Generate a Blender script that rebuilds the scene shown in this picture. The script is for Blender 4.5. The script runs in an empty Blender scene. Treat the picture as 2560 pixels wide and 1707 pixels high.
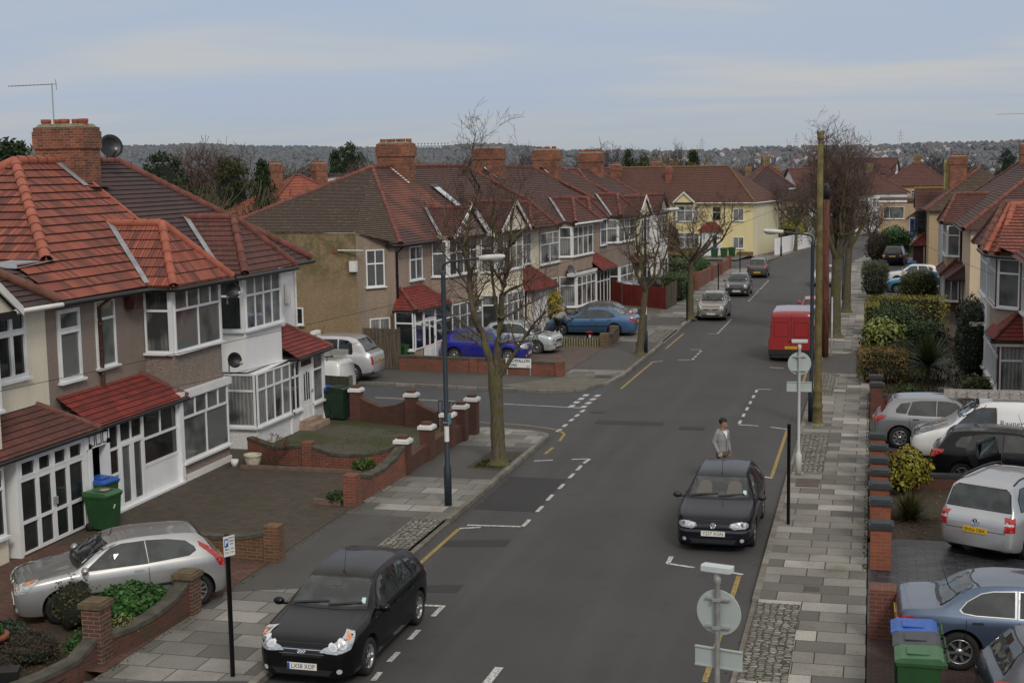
import bpy, bmesh, math, random
from mathutils import Vector, Matrix, noise as mnoise
from mathutils.bvhtree import BVHTree
from mathutils.geometry import delaunay_2d_cdt
sc = bpy.context.scene
C = sc.collection
R = math.radians
V = Vector

# ------------------------------------------------------------------ camera, light, sky
def setup_view():
    cd = bpy.data.cameras.new('camera'); co = bpy.data.objects.new('camera', cd); C.objects.link(co)
    cd.sensor_width = 36; cd.lens = 3450 / 2560 * 36; cd.clip_start = .3; cd.clip_end = 9000
    yaw, pitch, roll = R(14.6844), R(7.1964), R(-.9397)
    f = V((-math.sin(yaw) * math.cos(pitch), math.cos(yaw) * math.cos(pitch), -math.sin(pitch)))
    r0 = V((math.cos(yaw), math.sin(yaw), 0)); u0 = r0.cross(f)
    r = r0 * math.cos(roll) + u0 * math.sin(roll); u = -r0 * math.sin(roll) + u0 * math.cos(roll)
    m = Matrix((r, u, -f)).transposed().to_4x4(); m.translation = (0, 0, 8.5)
    co.matrix_world = m; sc.camera = co
    sc.view_settings.view_transform = 'Standard'; sc.view_settings.look = 'None'
    sc.view_settings.exposure = 0; sc.view_settings.gamma = 1
    el, az = R(38), R(150)
    sd = bpy.data.lights.new('sun', 'SUN'); so = bpy.data.objects.new('sun', sd); C.objects.link(so)
    sd.energy = 1.5; sd.angle = R(13); sd.color = (1, .93, .82)
    d = V((math.sin(az) * math.cos(el), math.cos(az) * math.cos(el), math.sin(el)))
    so.rotation_euler = d.to_track_quat('Z', 'Y').to_euler()
    w = bpy.data.worlds.new('World'); sc.world = w; w.use_nodes = True
    nt = w.node_tree; nt.nodes.clear()
    N = lambda t: nt.nodes.new(t); L = nt.links.new
    out = N('ShaderNodeOutputWorld'); bg = N('ShaderNodeBackground'); bg.inputs[1].default_value = .1
    sky = N('ShaderNodeTexSky'); sky.sky_type = 'NISHITA'; sky.sun_disc = False
    sky.sun_elevation = el; sky.sun_rotation = az; sky.air_density = 1.2; sky.dust_density = 2.0
    tc = N('ShaderNodeTexCoord'); sx = N('ShaderNodeSeparateXYZ'); L(tc.outputs['Generated'], sx.inputs[0])
    def ma(op, a, b=None):
        n = N('ShaderNodeMath'); n.operation = op
        for i, q in enumerate((a, b)):
            if q is None: continue
            if isinstance(q, (int, float)): n.inputs[i].default_value = q
            else: L(q, n.inputs[i])
        return n.outputs[0]
    zz = ma('ADD', ma('MAXIMUM', sx.outputs[2], 0.), .10)
    cx = N('ShaderNodeCombineXYZ'); L(ma('DIVIDE', sx.outputs[0], zz), cx.inputs[0]); L(ma('DIVIDE', sx.outputs[1], zz), cx.inputs[1])
    n1 = N('ShaderNodeTexNoise'); n1.inputs['Scale'].default_value = .62; n1.inputs['Detail'].default_value = 7; n1.inputs['Roughness'].default_value = .55
    n1.inputs['Distortion'].default_value = .6
    mp = N('ShaderNodeMapping'); mp.inputs['Scale'].default_value = (.55, 1.25, 1); mp.inputs['Rotation'].default_value = (0, 0, R(14)); mp.inputs['Location'].default_value = (3.1, 1.7, 0)
    L(cx.outputs[0], mp.inputs[0]); L(mp.outputs[0], n1.inputs['Vector'])
    r1 = N('ShaderNodeValToRGB'); L(n1.outputs[0], r1.inputs[0])
    e = r1.color_ramp.elements; e[0].position = .38; e[0].color = (4.0, 4.75, 6.2, 1); e[1].position = .62; e[1].color = (5.2, 5.3, 5.5, 1)
    k = e.new(.5); k.color = (4.3, 4.9, 5.95, 1)
    # thin the cloud veil low in the sky to an even grey-blue
    low = N('ShaderNodeMapRange'); low.inputs[1].default_value = .0; low.inputs[2].default_value = .055; L(sx.outputs[2], low.inputs[0])
    m2 = N('ShaderNodeMix'); m2.data_type = 'RGBA'; L(low.outputs[0], m2.inputs[0]); m2.inputs[6].default_value = (4.2, 4.7, 5.15, 1); L(r1.outputs[0], m2.inputs[7])
    hi = N('ShaderNodeMapRange'); hi.inputs[1].default_value = .16; hi.inputs[2].default_value = .62; L(sx.outputs[2], hi.inputs[0])
    m3 = N('ShaderNodeMix'); m3.data_type = 'RGBA'; L(hi.outputs[0], m3.inputs[0]); L(m2.outputs[2], m3.inputs[6]); m3.inputs[7].default_value = (8.3, 7.9, 7.4, 1)
    m1 = N('ShaderNodeMix'); m1.data_type = 'RGBA'; m1.inputs[0].default_value = .9; L(sky.outputs[0], m1.inputs[6]); L(m3.outputs[2], m1.inputs[7])
    L(m1.outputs[2], bg.inputs[0]); L(bg.outputs[0], out.inputs[0])

# ------------------------------------------------------------------ materials
MATS = {}
def shader(name, fn):
    if name in MATS: return MATS[name]
    m = bpy.data.materials.new(name); m.use_nodes = True; nt = m.node_tree
    b = nt.nodes['Principled BSDF']
    class G: pass
    g = G(); g.nt = nt; g.b = b
    def N(t, **kw):
        n = nt.nodes.new(t)
        for k, q in kw.items(): setattr(n, k, q)
        return n
    def L(a, c): nt.links.new(a, c)
    tc = N('ShaderNodeTexCoord'); g.uv = tc.outputs['UV']; g.ob = tc.outputs['Object']
    def put(s, v):
        if hasattr(v, 'is_linked') or hasattr(v, 'links'): L(v, s)
        else: s.default_value = (*v, 1) if isinstance(v, tuple) and len(v) == 3 and s.type == 'RGBA' else v
    def noise(scale, detail=3, rough=.55, vec=None, dist=0):
        n = N('ShaderNodeTexNoise'); n.inputs['Scale'].default_value = scale; n.inputs['Detail'].default_value = detail
        n.inputs['Roughness'].default_value = rough; n.inputs['Distortion'].default_value = dist; L(vec or g.ob, n.inputs['Vector']); return n.outputs[0]
    def ramp(x, stops):
        n = N('ShaderNodeValToRGB'); L(x, n.inputs[0]); e = n.color_ramp.elements
        while len(e) < len(stops): e.new(.5)
        for q, (p, c) in zip(e, stops): q.position = p; q.color = (*c, 1) if isinstance(c, tuple) else (c, c, c, 1)
        return n.outputs[0]
    def mix(f, a, b_, mode='MIX'):
        n = N('ShaderNodeMix', data_type='RGBA', blend_type=mode); put(n.inputs[0], f); put(n.inputs[6], a); put(n.inputs[7], b_); return n.outputs[2]
    def bump(h, st=.4, dist=.02):
        n = N('ShaderNodeBump'); n.inputs['Strength'].default_value = st; n.inputs['Distance'].default_value = dist; L(h, n.inputs['Height'])
        L(n.outputs[0], b.inputs['Normal'])
    def brick(c1, c2, mo, w, h, ms, off=.5, bias=0, freq=2, vec=None, smooth=.1):
        n = N('ShaderNodeTexBrick'); n.offset = off; n.offset_frequency = freq; n.inputs['Scale'].default_value = 1
        n.inputs['Brick Width'].default_value = w; n.inputs['Row Height'].default_value = h; n.inputs['Mortar Size'].default_value = ms
        n.inputs['Mortar Smooth'].default_value = smooth; n.inputs['Bias'].default_value = bias
        put(n.inputs['Color1'], c1); put(n.inputs['Color2'], c2); put(n.inputs['Mortar'], mo); L(vec or g.uv, n.inputs['Vector'])
        return n
    def mapping(vec, scale=(1, 1, 1), rot=(0, 0, 0), loc=(0, 0, 0)):
        n = N('ShaderNodeMapping'); n.inputs['Scale'].default_value = scale; n.inputs['Rotation'].default_value = rot; n.inputs['Location'].default_value = loc
        L(vec, n.inputs[0]); return n.outputs[0]
    def inv(x):
        n = N('ShaderNodeMath', operation='SUBTRACT'); n.inputs[0].default_value = 1; L(x, n.inputs[1]); return n.outputs[0]
    g.N, g.L, g.put, g.noise, g.ramp, g.mix, g.bump, g.brick, g.mapping, g.inv = N, L, put, noise, ramp, mix, bump, brick, mapping, inv
    g.col = lambda c: put(b.inputs['Base Color'], c)
    g.set = lambda k, v: put(b.inputs[k], v)
    fn(g); MATS[name] = m; return m

def plain(name, c, rough=.6, metal=0., var=.25, scale=4, bump=0., bscale=60, coat=0., spec=.5):
    def f(g):
        d = tuple(x * (1 - var) for x in c)
        g.col(g.mix(g.ramp(g.noise(scale, 4), [(.35, 0.), (.65, 1.)]), d, c))
        g.set('Roughness', rough); g.set('Metallic', metal); g.set('Specular IOR Level', spec)
        if coat: g.set('Coat Weight', coat); g.set('Coat Roughness', .04)
        if bump: g.bump(g.noise(bscale, 2), bump, .01)
    return shader(name, f)

def brickmat(name, c1, c2, mo=(.3, .26, .21), w=.225, h=.075, ms=.007, stain=.35, dark=(.035, .025, .02), rough=.9, moss=0.):
    def f(g):
        n = g.brick(c1, c2, mo, w, h, ms)
        c = g.mix(g.ramp(g.noise(1.3, 5, .65), [(.38, 0.), (.72, stain)]), n.outputs[0], dark)
        sp = g.noise(9, 2)
        c = g.mix(g.ramp(sp, [(.55, 0.), (.75, .45)]), c, tuple(x * 1.35 for x in c2))
        if moss: c = g.mix(g.ramp(g.noise(2.1, 4), [(.5, 0.), (.7, moss)]), c, (.05, .055, .015))
        g.col(c); g.set('Roughness', rough); g.bump(g.inv(n.outputs[1]), .5, .012)
    return shader(name, f)

def tilemat(name, c1, c2, w=.2, h=.18, old=.35, oldc=(.045, .035, .035), gap=.012, lich=0., hc=None):
    def f(g):
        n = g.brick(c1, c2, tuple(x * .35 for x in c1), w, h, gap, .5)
        c = g.mix(g.ramp(g.noise(.9, 6, .7), [(.35, 0.), (.7, old)]), n.outputs[0], oldc)
        c = g.mix(g.ramp(g.noise(14, 2), [(.45, 0.), (.8, .35)]), c, oldc)
        if hc: c = g.mix(g.ramp(g.noise(.35, 4), [(.45, 0.), (.62, .8)]), c, hc)
        if lich: c = g.mix(g.ramp(g.noise(5, 4), [(.58, 0.), (.68, lich)]), c, (.22, .2, .08))
        g.col(c); g.set('Roughness', .82); g.bump(g.inv(n.outputs[1]), .35, .015)
    return shader(name, f)

def rendermat(name, c, var=.18, st=(.1, .09, .05), stf=.3, bump=.35, bs=45, speck=0.):
    def f(g):
        c0 = g.mix(g.ramp(g.noise(bs * .8, 2, .6), [(.3, 0.), (.7, 1.)]), tuple(x * (1 - var) for x in c), tuple(min(1, x * (1 + var)) for x in c))
        mp = g.mapping(g.ob, (1.2, 1.2, .28))
        c0 = g.mix(g.ramp(g.noise(1.1, 5, .6, mp), [(.45, 0.), (.8, stf)]), c0, st)
        if speck: c0 = g.mix(g.ramp(g.noise(70, 1), [(.56, 0.), (.62, speck)]), c0, (.5, .47, .43))
        g.col(c0); g.set('Roughness', .92); g.bump(g.noise(bs, 3), bump, .012)
    return shader(name, f)

def panemat(name, inner, curtain=None, f0=.0, freq=9.):
    def f(g):
        if curtain:
            wv = g.N('ShaderNodeTexWave', wave_type='BANDS', bands_direction='X'); wv.inputs['Scale'].default_value = freq / 6.28
            wv.inputs['Distortion'].default_value = 2.5; wv.inputs['Detail'].default_value = 2; g.L(g.uv, wv.inputs['Vector'])
            cc = g.mix(g.ramp(wv.outputs[0], [(.2, 0.), (.9, 1.)]), tuple(x * .6 for x in curtain), curtain)
            c = g.mix(g.ramp(g.noise(.8, 2), [(.36, 0.), (.52, 1.)]), inner, cc)
        else:
            c = g.mix(g.ramp(g.noise(1.3, 3), [(.4, 0.), (.7, 1.)]), tuple(x * .4 for x in inner), inner)
        g.col(c); g.set('Roughness', .04); g.set('Specular IOR Level', .62); g.set('IOR', 1.5)
        g.bump(g.noise(1.7, 1), .05, .03)
    return shader(name, f)

def paint(name, c, metal=.35, flake=.06):
    def f(g):
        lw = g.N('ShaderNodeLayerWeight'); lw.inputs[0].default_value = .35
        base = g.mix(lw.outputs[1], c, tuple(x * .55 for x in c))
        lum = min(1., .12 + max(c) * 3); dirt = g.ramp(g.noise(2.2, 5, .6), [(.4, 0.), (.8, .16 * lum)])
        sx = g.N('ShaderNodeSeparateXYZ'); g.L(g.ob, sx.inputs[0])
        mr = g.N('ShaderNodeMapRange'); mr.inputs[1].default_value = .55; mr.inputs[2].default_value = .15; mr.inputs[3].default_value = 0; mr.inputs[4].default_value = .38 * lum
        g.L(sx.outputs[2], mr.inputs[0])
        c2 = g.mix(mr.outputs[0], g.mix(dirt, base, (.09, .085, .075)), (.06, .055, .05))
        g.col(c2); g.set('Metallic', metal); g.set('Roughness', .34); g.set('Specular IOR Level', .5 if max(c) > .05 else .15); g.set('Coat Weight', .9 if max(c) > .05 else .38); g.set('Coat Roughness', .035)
    return shader(name, f)

def leafmat(name, c1, c2, rough=.55, sc_=7, c3=None):
    def f(g):
        gi = g.N('ShaderNodeNewGeometry')
        c = g.mix(gi.outputs['Random Per Island'], c1, c2)
        if c3: c = g.mix(g.ramp(g.noise(1.6, 3), [(.5, 0.), (.6, .9)]), c, c3)
        c = g.mix(g.ramp(g.noise(sc_, 3), [(.35, .55), (.6, 0.)]), c, tuple(x * .25 for x in c1))
        g.col(c); g.set('Roughness', rough); g.set('Specular IOR Level', .3)
    return shader(name, f)

# ------------------------------------------------------------------ mesh collector
class MB:
    def __init__(s): s.v = []; s.f = []; s.m = []; s.uv = []; s.sm = []
    def poly(s, pts, mi=0, uv=None, sm=False):
        i = len(s.v); s.v += [V(p) for p in pts]; s.f.append(list(range(i, i + len(pts)))); s.m.append(mi); s.uv.append(uv); s.sm.append(sm)
    def box(s, a, b, mi=0, M=None, taper=None):
        x0, y0, z0 = a; x1, y1, z1 = b
        p = [V(q) for q in ((x0, y0, z0), (x1, y0, z0), (x1, y1, z0), (x0, y1, z0), (x0, y0, z1), (x1, y0, z1), (x1, y1, z1), (x0, y1, z1))]
        if taper:
            cx, cy = (x0 + x1) / 2, (y0 + y1) / 2
            for q in p[4:]: q.x = cx + (q.x - cx) * taper; q.y = cy + (q.y - cy) * taper
        if M: p = [M @ q for q in p]
        for f in ((0, 3, 2, 1), (4, 5, 6, 7), (0, 1, 5, 4), (1, 2, 6, 5), (2, 3, 7, 6), (3, 0, 4, 7)): s.poly([p[k] for k in f], mi)
    def prism(s, pts, d, mi=0, cap=True):
        d = V(d); p = [V(q) for q in pts]; n = len(p)
        for i in range(n): s.poly([p[i], p[(i + 1) % n], p[(i + 1) % n] + d, p[i] + d], mi)
        if cap: s.poly([q + d for q in p], mi); s.poly(p[::-1], mi)
    def grid(s, rows, mi=0, close=False, sm=True):
        i0 = len(s.v); n = len(rows[0])
        for r in rows: s.v += [V(p) for p in r]
        for a in range(len(rows) - 1):
            for b in range(n if close else n - 1):
                c = (b + 1) % n
                s.f.append([i0 + a * n + b, i0 + a * n + c, i0 + (a + 1) * n + c, i0 + (a + 1) * n + b]); s.m.append(mi); s.uv.append(None); s.sm.append(sm)
    def tube(s, pts, rad, n=6, mi=0, cap=False, sm=True):
        pts = [V(p) for p in pts]; rows = []; up = V((.13, .21, .97))
        if not isinstance(rad, (list, tuple)): rad = [rad] * len(pts)
        for i, p in enumerate(pts):
            t = (pts[min(i + 1, len(pts) - 1)] - pts[max(i - 1, 0)])
            t = t.normalized() if t.length > 1e-9 else V((0, 0, 1))
            a = t.cross(up)
            if a.length < .05: a = t.cross(V((1, 0, 0)))
            a.normalize(); b = t.cross(a); up = b.cross(t) * -1 if False else up
            rows.append([p + (a * math.cos(k * 2 * math.pi / n) + b * math.sin(k * 2 * math.pi / n)) * rad[i] for k in range(n)])
        s.grid(rows, mi, True, sm)
        if cap: s.poly(rows[0][::-1], mi); s.poly(rows[-1], mi)
    def lathe(s, prof, o=(0, 0, 0), n=16, mi=0, axis='z', sm=True):
        rows = []; o = V(o)
        for r, h in prof:
            row = []
            for k in range(n):
                a = k * 2 * math.pi / n; c, d = r * math.cos(a), r * math.sin(a)
                row.append(o + (V((c, d, h)) if axis == 'z' else V((d, h, c)) if axis == 'y' else V((h, c, d))))
            rows.append(row)
        s.grid(rows, mi, True, sm)
    def ball(s, c, r, n=10, mi=0, sc_=(1, 1, 1)):
        c = V(c); rows = []
        for i in range(n // 2 + 1):
            t = math.pi * i / (n // 2); rr = max(1e-4, math.sin(t)) * r
            rows.append([c + V((rr * math.cos(k * 2 * math.pi / n) * sc_[0], rr * math.sin(k * 2 * math.pi / n) * sc_[1], r * math.cos(t) * sc_[2])) for k in range(n)])
        s.grid(rows, mi, True)
    def add(s, o, M=None):
        i = len(s.v); s.v += [(M @ p) if M else p.copy() for p in o.v]; s.f += [[k + i for k in f] for f in o.f]; s.m += o.m; s.uv += o.uv; s.sm += o.sm
    def mesh(s, name, mats):
        me = bpy.data.meshes.new(name); me.from_pydata([tuple(p) for p in s.v], [], s.f)
        if not isinstance(mats, (list, tuple)): mats = [mats]
        for m in mats: me.materials.append(m)
        me.polygons.foreach_set('material_index', s.m); me.polygons.foreach_set('use_smooth', s.sm)
        uvl = me.uv_layers.new(name='UVMap').data; buf = [0.] * (2 * len(me.loops)); li = 0
        for f, u in zip(s.f, s.uv):
            if u: 
                for q in u: buf[2 * li], buf[2 * li + 1] = q; li += 1
                continue
            P = [s.v[k] for k in f]; n = V((0, 0, 0))
            for i in range(len(P)):
                a, b = P[i], P[(i + 1) % len(P)]; n.x += (a.y - b.y) * (a.z + b.z); n.y += (a.z - b.z) * (a.x + b.x); n.z += (a.x - b.x) * (a.y + b.y)
            if n.length < 1e-12: n = V((0, 0, 1))
            n.normalize()
            if abs(n.z) > .95: t, b = V((1, 0, 0)), V((0, 1, 0))
            else: t = V((-n.y, n.x, 0)).normalized(); b = n.cross(t)
            for q in P: buf[2 * li] = q.dot(t); buf[2 * li + 1] = q.dot(b); li += 1
        uvl.foreach_set('uv', buf); me.update(); return me
    def build(s, name, mats, parent=None, **kw):
        o = bpy.data.objects.new(name, s.mesh(name, mats)); C.objects.link(o)
        if parent: o.parent = parent
        return tag(o, **kw)

def tag(o, label=None, cat=None, group=None, kind=None):
    if label: o['label'] = label
    if cat: o['category'] = cat
    if group: o['group'] = group
    if kind: o['kind'] = kind
    return o
def thing(name, label, cat, loc=(0, 0, 0), rz=0., group=None):
    o = bpy.data.objects.new(name, None); C.objects.link(o); o.location = loc; o.rotation_euler = (0, 0, rz); o.empty_display_size = .3
    return tag(o, label, cat, group)
def clone(o, parent=None, label=None, group=None, loc=None, rz=None):
    c = o.copy(); C.objects.link(c); c.parent = parent
    if label: c['label'] = label
    if group: c['group'] = group
    if loc is not None: c.location = loc
    if rz is not None: c.rotation_euler = (0, 0, rz)
    for ch in list(o.children): clone(ch, c)
    return c
def text_mb(txt, h, mi=0, bold=.0, width=None):
    cu = bpy.data.curves.new('t', 'FONT'); cu.body = txt; cu.size = h * 1.38; cu.align_x = 'CENTER'; cu.align_y = 'CENTER'; cu.offset = bold; cu.resolution_u = 2
    ob = bpy.data.objects.new('t', cu); C.objects.link(ob); bpy.context.view_layer.update()
    me = bpy.data.meshes.new_from_object(ob.evaluated_get(bpy.context.evaluated_depsgraph_get()))
    b = MB(); k = 1.
    if width and len(me.vertices):
        xs = [v.co.x for v in me.vertices]; k = width / (max(xs) - min(xs))
    for p in me.polygons: b.poly([V((me.vertices[i].co.x * k, me.vertices[i].co.y, 0)) for i in p.vertices], mi)
    bpy.data.objects.remove(ob); bpy.data.meshes.remove(me); bpy.data.curves.remove(cu)
    return b
def gz(y): return -.007 * max(0., y - 40.)
def lerp(a, b, t): return a + (b - a) * t
def interp(tab, x):
    if x <= tab[0][0]: return tab[0][1]
    for i in range(len(tab) - 1):
        x0, y0 = tab[i]; x1, y1 = tab[i + 1]
        if x <= x1:
            d = (y1 - y0) / (x1 - x0)
            def sl(k):
                if k <= 0 or k >= len(tab) - 1: return (tab[1][1] - tab[0][1]) / (tab[1][0] - tab[0][0]) if k <= 0 else (tab[-1][1] - tab[-2][1]) / (tab[-1][0] - tab[-2][0])
                a = (tab[k][1] - tab[k - 1][1]) / (tab[k][0] - tab[k - 1][0]); b = (tab[k + 1][1] - tab[k][1]) / (tab[k + 1][0] - tab[k][0])
                return 0 if a * b <= 0 else 2 * a * b / (a + b)
            h = x1 - x0; t = (x - x0) / h; m0, m1 = sl(i), sl(i + 1)
            return (2 * t**3 - 3 * t * t + 1) * y0 + (t**3 - 2 * t * t + t) * h * m0 + (-2 * t**3 + 3 * t * t) * y1 + (t**3 - t * t) * h * m1
    return tab[-1][1]
setup_view()
# ------------------------------------------------------------------ shared materials
upvc = plain('white_upvc', (.74, .76, .78), .35, var=.1, scale=2)
whitep = plain('white_paint', (.72, .72, .70), .6, var=.18, scale=1.5)
creamp = plain('cream_paint', (.62, .58, .47), .7, var=.15)
blackp = plain('black_paint', (.012, .012, .014), .4, var=.2)
brownp = plain('brown_stain', (.07, .022, .018), .5, var=.3)
lead = plain('lead_flashing', (.30, .32, .35), .6, var=.35, scale=3)
galv = plain('galvanised_steel', (.42, .44, .44), .45, .4, var=.2, scale=5)
signback = plain('grey_sign_back', (.40, .45, .44), .55, .1, var=.08, scale=3)
bluesteel = plain('blue_grey_steel', (.022, .035, .05), .5, var=.25)
rust = shader('rusty_white_pole', lambda g: (g.col(g.mix(g.ramp(g.noise(2.2, 5, .7), [(.57, 0.), (.66, 1.)]), (.5, .52, .52), (.28, .09, .03))), g.set('Roughness', .6)))
rubber = plain('tyre_rubber', (.013, .013, .014), .85, var=.3, scale=12)
darkplastic = plain('dark_plastic', (.016, .017, .019), .5, var=.25)
greyplastic = plain('grey_plastic', (.06, .062, .066), .55, var=.2)
chrome = plain('bright_chrome', (.72, .74, .76), .16, 1., var=.05)
alloy = plain('silver_alloy', (.48, .49, .51), .3, .85, var=.15)
carglass = shader('car_glass', lambda g: (g.col(g.mix(g.ramp(g.noise(2.6, 2), [(.42, 0.), (.62, 1.)]), (.012, .016, .017), (.035, .045, .047))), g.set('Roughness', .025), g.set('Specular IOR Level', .75), g.set('IOR', 1.55)))
lampglass = plain('headlamp_glass', (.55, .58, .62), .08, .35, var=.35, scale=22, coat=1.)
lampcore = plain('headlamp_bowl', (.82, .84, .86), .1, .5, var=.1)
redlamp = plain('red_lamp', (.42, .012, .012), .12, var=.35, scale=16, coat=1.)
amberlamp = plain('amber_lamp', (.75, .22, .03), .15, var=.1, coat=1.)
platewhite = plain('plate_white', (.74, .74, .70), .35, var=.05)
plateyellow = plain('plate_yellow', (.72, .44, .02), .35, var=.05)
ink = plain('black_ink', (.012, .012, .014), .5, var=.05)
navyink = plain('navy_ink', (.02, .035, .12), .5, var=.05)
blueink = plain('blue_panel', (.01, .06, .32), .4, var=.05)
seatcloth = plain('seat_cloth', (.24, .21, .18), .9, var=.2)
disc_mat = plain('paper_disc', (.55, .72, .78), .6, var=.2, scale=30)

FONTN = {}
def plate(body_hit, txt, mat, parent, facing, w=.52, h=.112, eu=False, name='number_plate'):
    p, n = body_hit
    ux = V((0, facing, 0)); n = V((n.x, 0, n.z)).normalized()
    if n.x * facing < 0: n = -n
    if abs(n.z) > .5: n = V((facing * .87, 0, .5 * (1 if n.z > 0 else -1)))
    uz = n.cross(ux)
    if uz.z < 0: uz = -uz
    M = Matrix((ux, uz, n)).transposed().to_4x4(); M.translation = p + n * .018
    b = MB(); b.box((-w / 2, -h / 2, -.014), (w / 2, h / 2, .0), 0, M)
    o = b.build(name, mat, parent)
    t = text_mb(txt, h * .7, 0, .0, w * (.8 if eu else .86)); k = MB(); k.add(t, M @ Matrix.Translation((w * .04 if eu else 0, 0, .003))); k.build('lettering', ink, o)
    if eu:
        k = MB(); k.box((-w / 2 + .002, -h / 2 + .003, .001), (-w / 2 + .045, h / 2 - .003, .003), 0, M); k.build('blue_band', blueink, o)

BOD = {}
BOD['hatch'] = dict(top=[(0, .43), (.010, .515), (.04, .565), (.12, .61), (.265, .665), (.29, .69), (.36, .825), (.43, .94), (.50, .985), (.60, 1.), (.78, .985), (.875, .945), (.945, .70), (.965, .655), (.985, .61), (1, .50)],
    belt=[(0, .42), (.04, .53), (.12, .575), (.27, .625), (.5, .645), (.9, .675), (.96, .63), (1, .49)],
    roof=[(0, .93), (.15, .88), (.265, .84), (.35, .74), (.45, .675), (.6, .68), (.85, .66), (.93, .76), (1, .9)])
BOD['saloon'] = dict(top=[(0, .40), (.012, .47), (.05, .525), (.12, .57), (.27, .645), (.295, .67), (.36, .80), (.44, .94), (.52, .99), (.60, 1.), (.70, .975), (.755, .92), (.845, .735), (.87, .72), (.95, .705), (.985, .67), (1, .54)],
    belt=[(0, .39), (.05, .49), (.12, .535), (.27, .61), (.5, .64), (.85, .665), (.96, .64), (1, .52)],
    roof=[(0, .93), (.15, .88), (.27, .84), (.35, .74), (.45, .675), (.6, .68), (.75, .66), (.84, .8), (.88, .86), (1, .9)])
BOD['mpv'] = dict(top=[(0, .36), (.012, .43), (.05, .50), (.12, .555), (.21, .615), (.24, .645), (.32, .80), (.40, .93), (.48, .98), (.60, 1.), (.84, .985), (.925, .94), (.962, .66), (.975, .60), (.99, .56), (1, .46)],
    belt=[(0, .35), (.05, .47), (.12, .52), (.25, .58), (.5, .60), (.93, .62), (.97, .58), (1, .45)],
    roof=[(0, .93), (.12, .88), (.22, .85), (.33, .76), (.42, .72), (.6, .73), (.9, .70), (.95, .80), (1, .9)])
BOD['van'] = dict(top=[(0, .24), (.012, .31), (.05, .37), (.12, .43), (.17, .47), (.19, .50), (.26, .72), (.33, .90), (.38, .975), (.45, 1.), (.93, 1.), (.975, .985), (.99, .96), (1, .93)],
    belt=[(0, .23), (.05, .34), (.12, .40), (.2, .46), (.4, .5), (.95, .5), (1, .5)],
    roof=[(0, .94), (.1, .9), (.18, .88), (.3, .84), (.4, .86), (.95, .86), (1, .84)], plan=[(0, .72), (.01, .80), (.04, .9), (.1, .97), (.2, 1), (.95, 1), (.985, .985), (1, .95)])
BOD['smallvan'] = dict(top=[(0, .33), (.012, .40), (.05, .46), (.14, .53), (.20, .575), (.23, .61), (.32, .80), (.40, .945), (.47, .99), (.56, 1.), (.93, .985), (.975, .96), (.99, .92), (1, .86)],
    belt=[(0, .32), (.05, .44), (.12, .50), (.25, .555), (.5, .58), (.95, .58), (1, .56)],
    roof=[(0, .93), (.12, .88), (.22, .86), (.33, .78), (.42, .77), (.6, .79), (.95, .78), (1, .78)], plan=[(0, .70), (.01, .79), (.04, .9), (.1, .97), (.2, 1), (.95, 1), (.985, .98), (1, .94)])
BOD['taxi'] = dict(top=[(0, .36), (.012, .43), (.05, .51), (.14, .555), (.25, .59), (.275, .615), (.33, .80), (.38, .93), (.45, .985), (.57, 1.), (.76, .985), (.84, .93), (.90, .78), (.925, .665), (.955, .635), (.985, .58), (1, .44)],
    belt=[(0, .35), (.05, .47), (.14, .52), (.27, .565), (.5, .58), (.9, .585), (.96, .56), (1, .43)],
    roof=[(0, .9), (.12, .86), (.26, .84), (.35, .78), (.42, .75), (.6, .76), (.82, .72), (.9, .80), (1, .9)])
GL = dict(
 hatch5=[[(.325, .662), (.45, .895), (.50, .925), (.565, .932), (.57, .668)], [(.587, .668), (.583, .932), (.68, .925), (.735, .905), (.765, .71), (.76, .678)], [(.782, .70), (.752, .895), (.815, .87), (.848, .77), (.845, .715)]],
 hatch3=[[(.325, .662), (.45, .895), (.50, .925), (.60, .932), (.61, .672)], [(.628, .675), (.62, .932), (.72, .915), (.80, .875), (.838, .80), (.845, .755), (.81, .705)]],
 saloon=[[(.325, .645), (.45, .89), (.51, .92), (.565, .928), (.57, .66)], [(.587, .662), (.583, .928), (.66, .915), (.70, .888), (.75, .80), (.775, .72), (.765, .69), (.72, .672)]],
 mpv=[[(.27, .60), (.40, .88), (.46, .91), (.55, .92), (.555, .615)], [(.57, .615), (.567, .92), (.71, .92), (.725, .63)], [(.745, .635), (.735, .915), (.85, .90), (.895, .80), (.905, .66)]],
 van=[[(.215, .50), (.31, .80), (.345, .84), (.41, .84), (.42, .52)]],
 smallvan=[[(.255, .58), (.375, .845), (.42, .88), (.50, .885), (.505, .60), (.46, .565), (.36, .55)]],
 taxi=[[(.295, .595), (.365, .87), (.40, .90), (.475, .905), (.48, .60)], [(.50, .60), (.497, .905), (.665, .905), (.67, .60)], [(.695, .60), (.69, .905), (.765, .885), (.80, .83), (.815, .66), (.81, .61)]])

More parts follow.
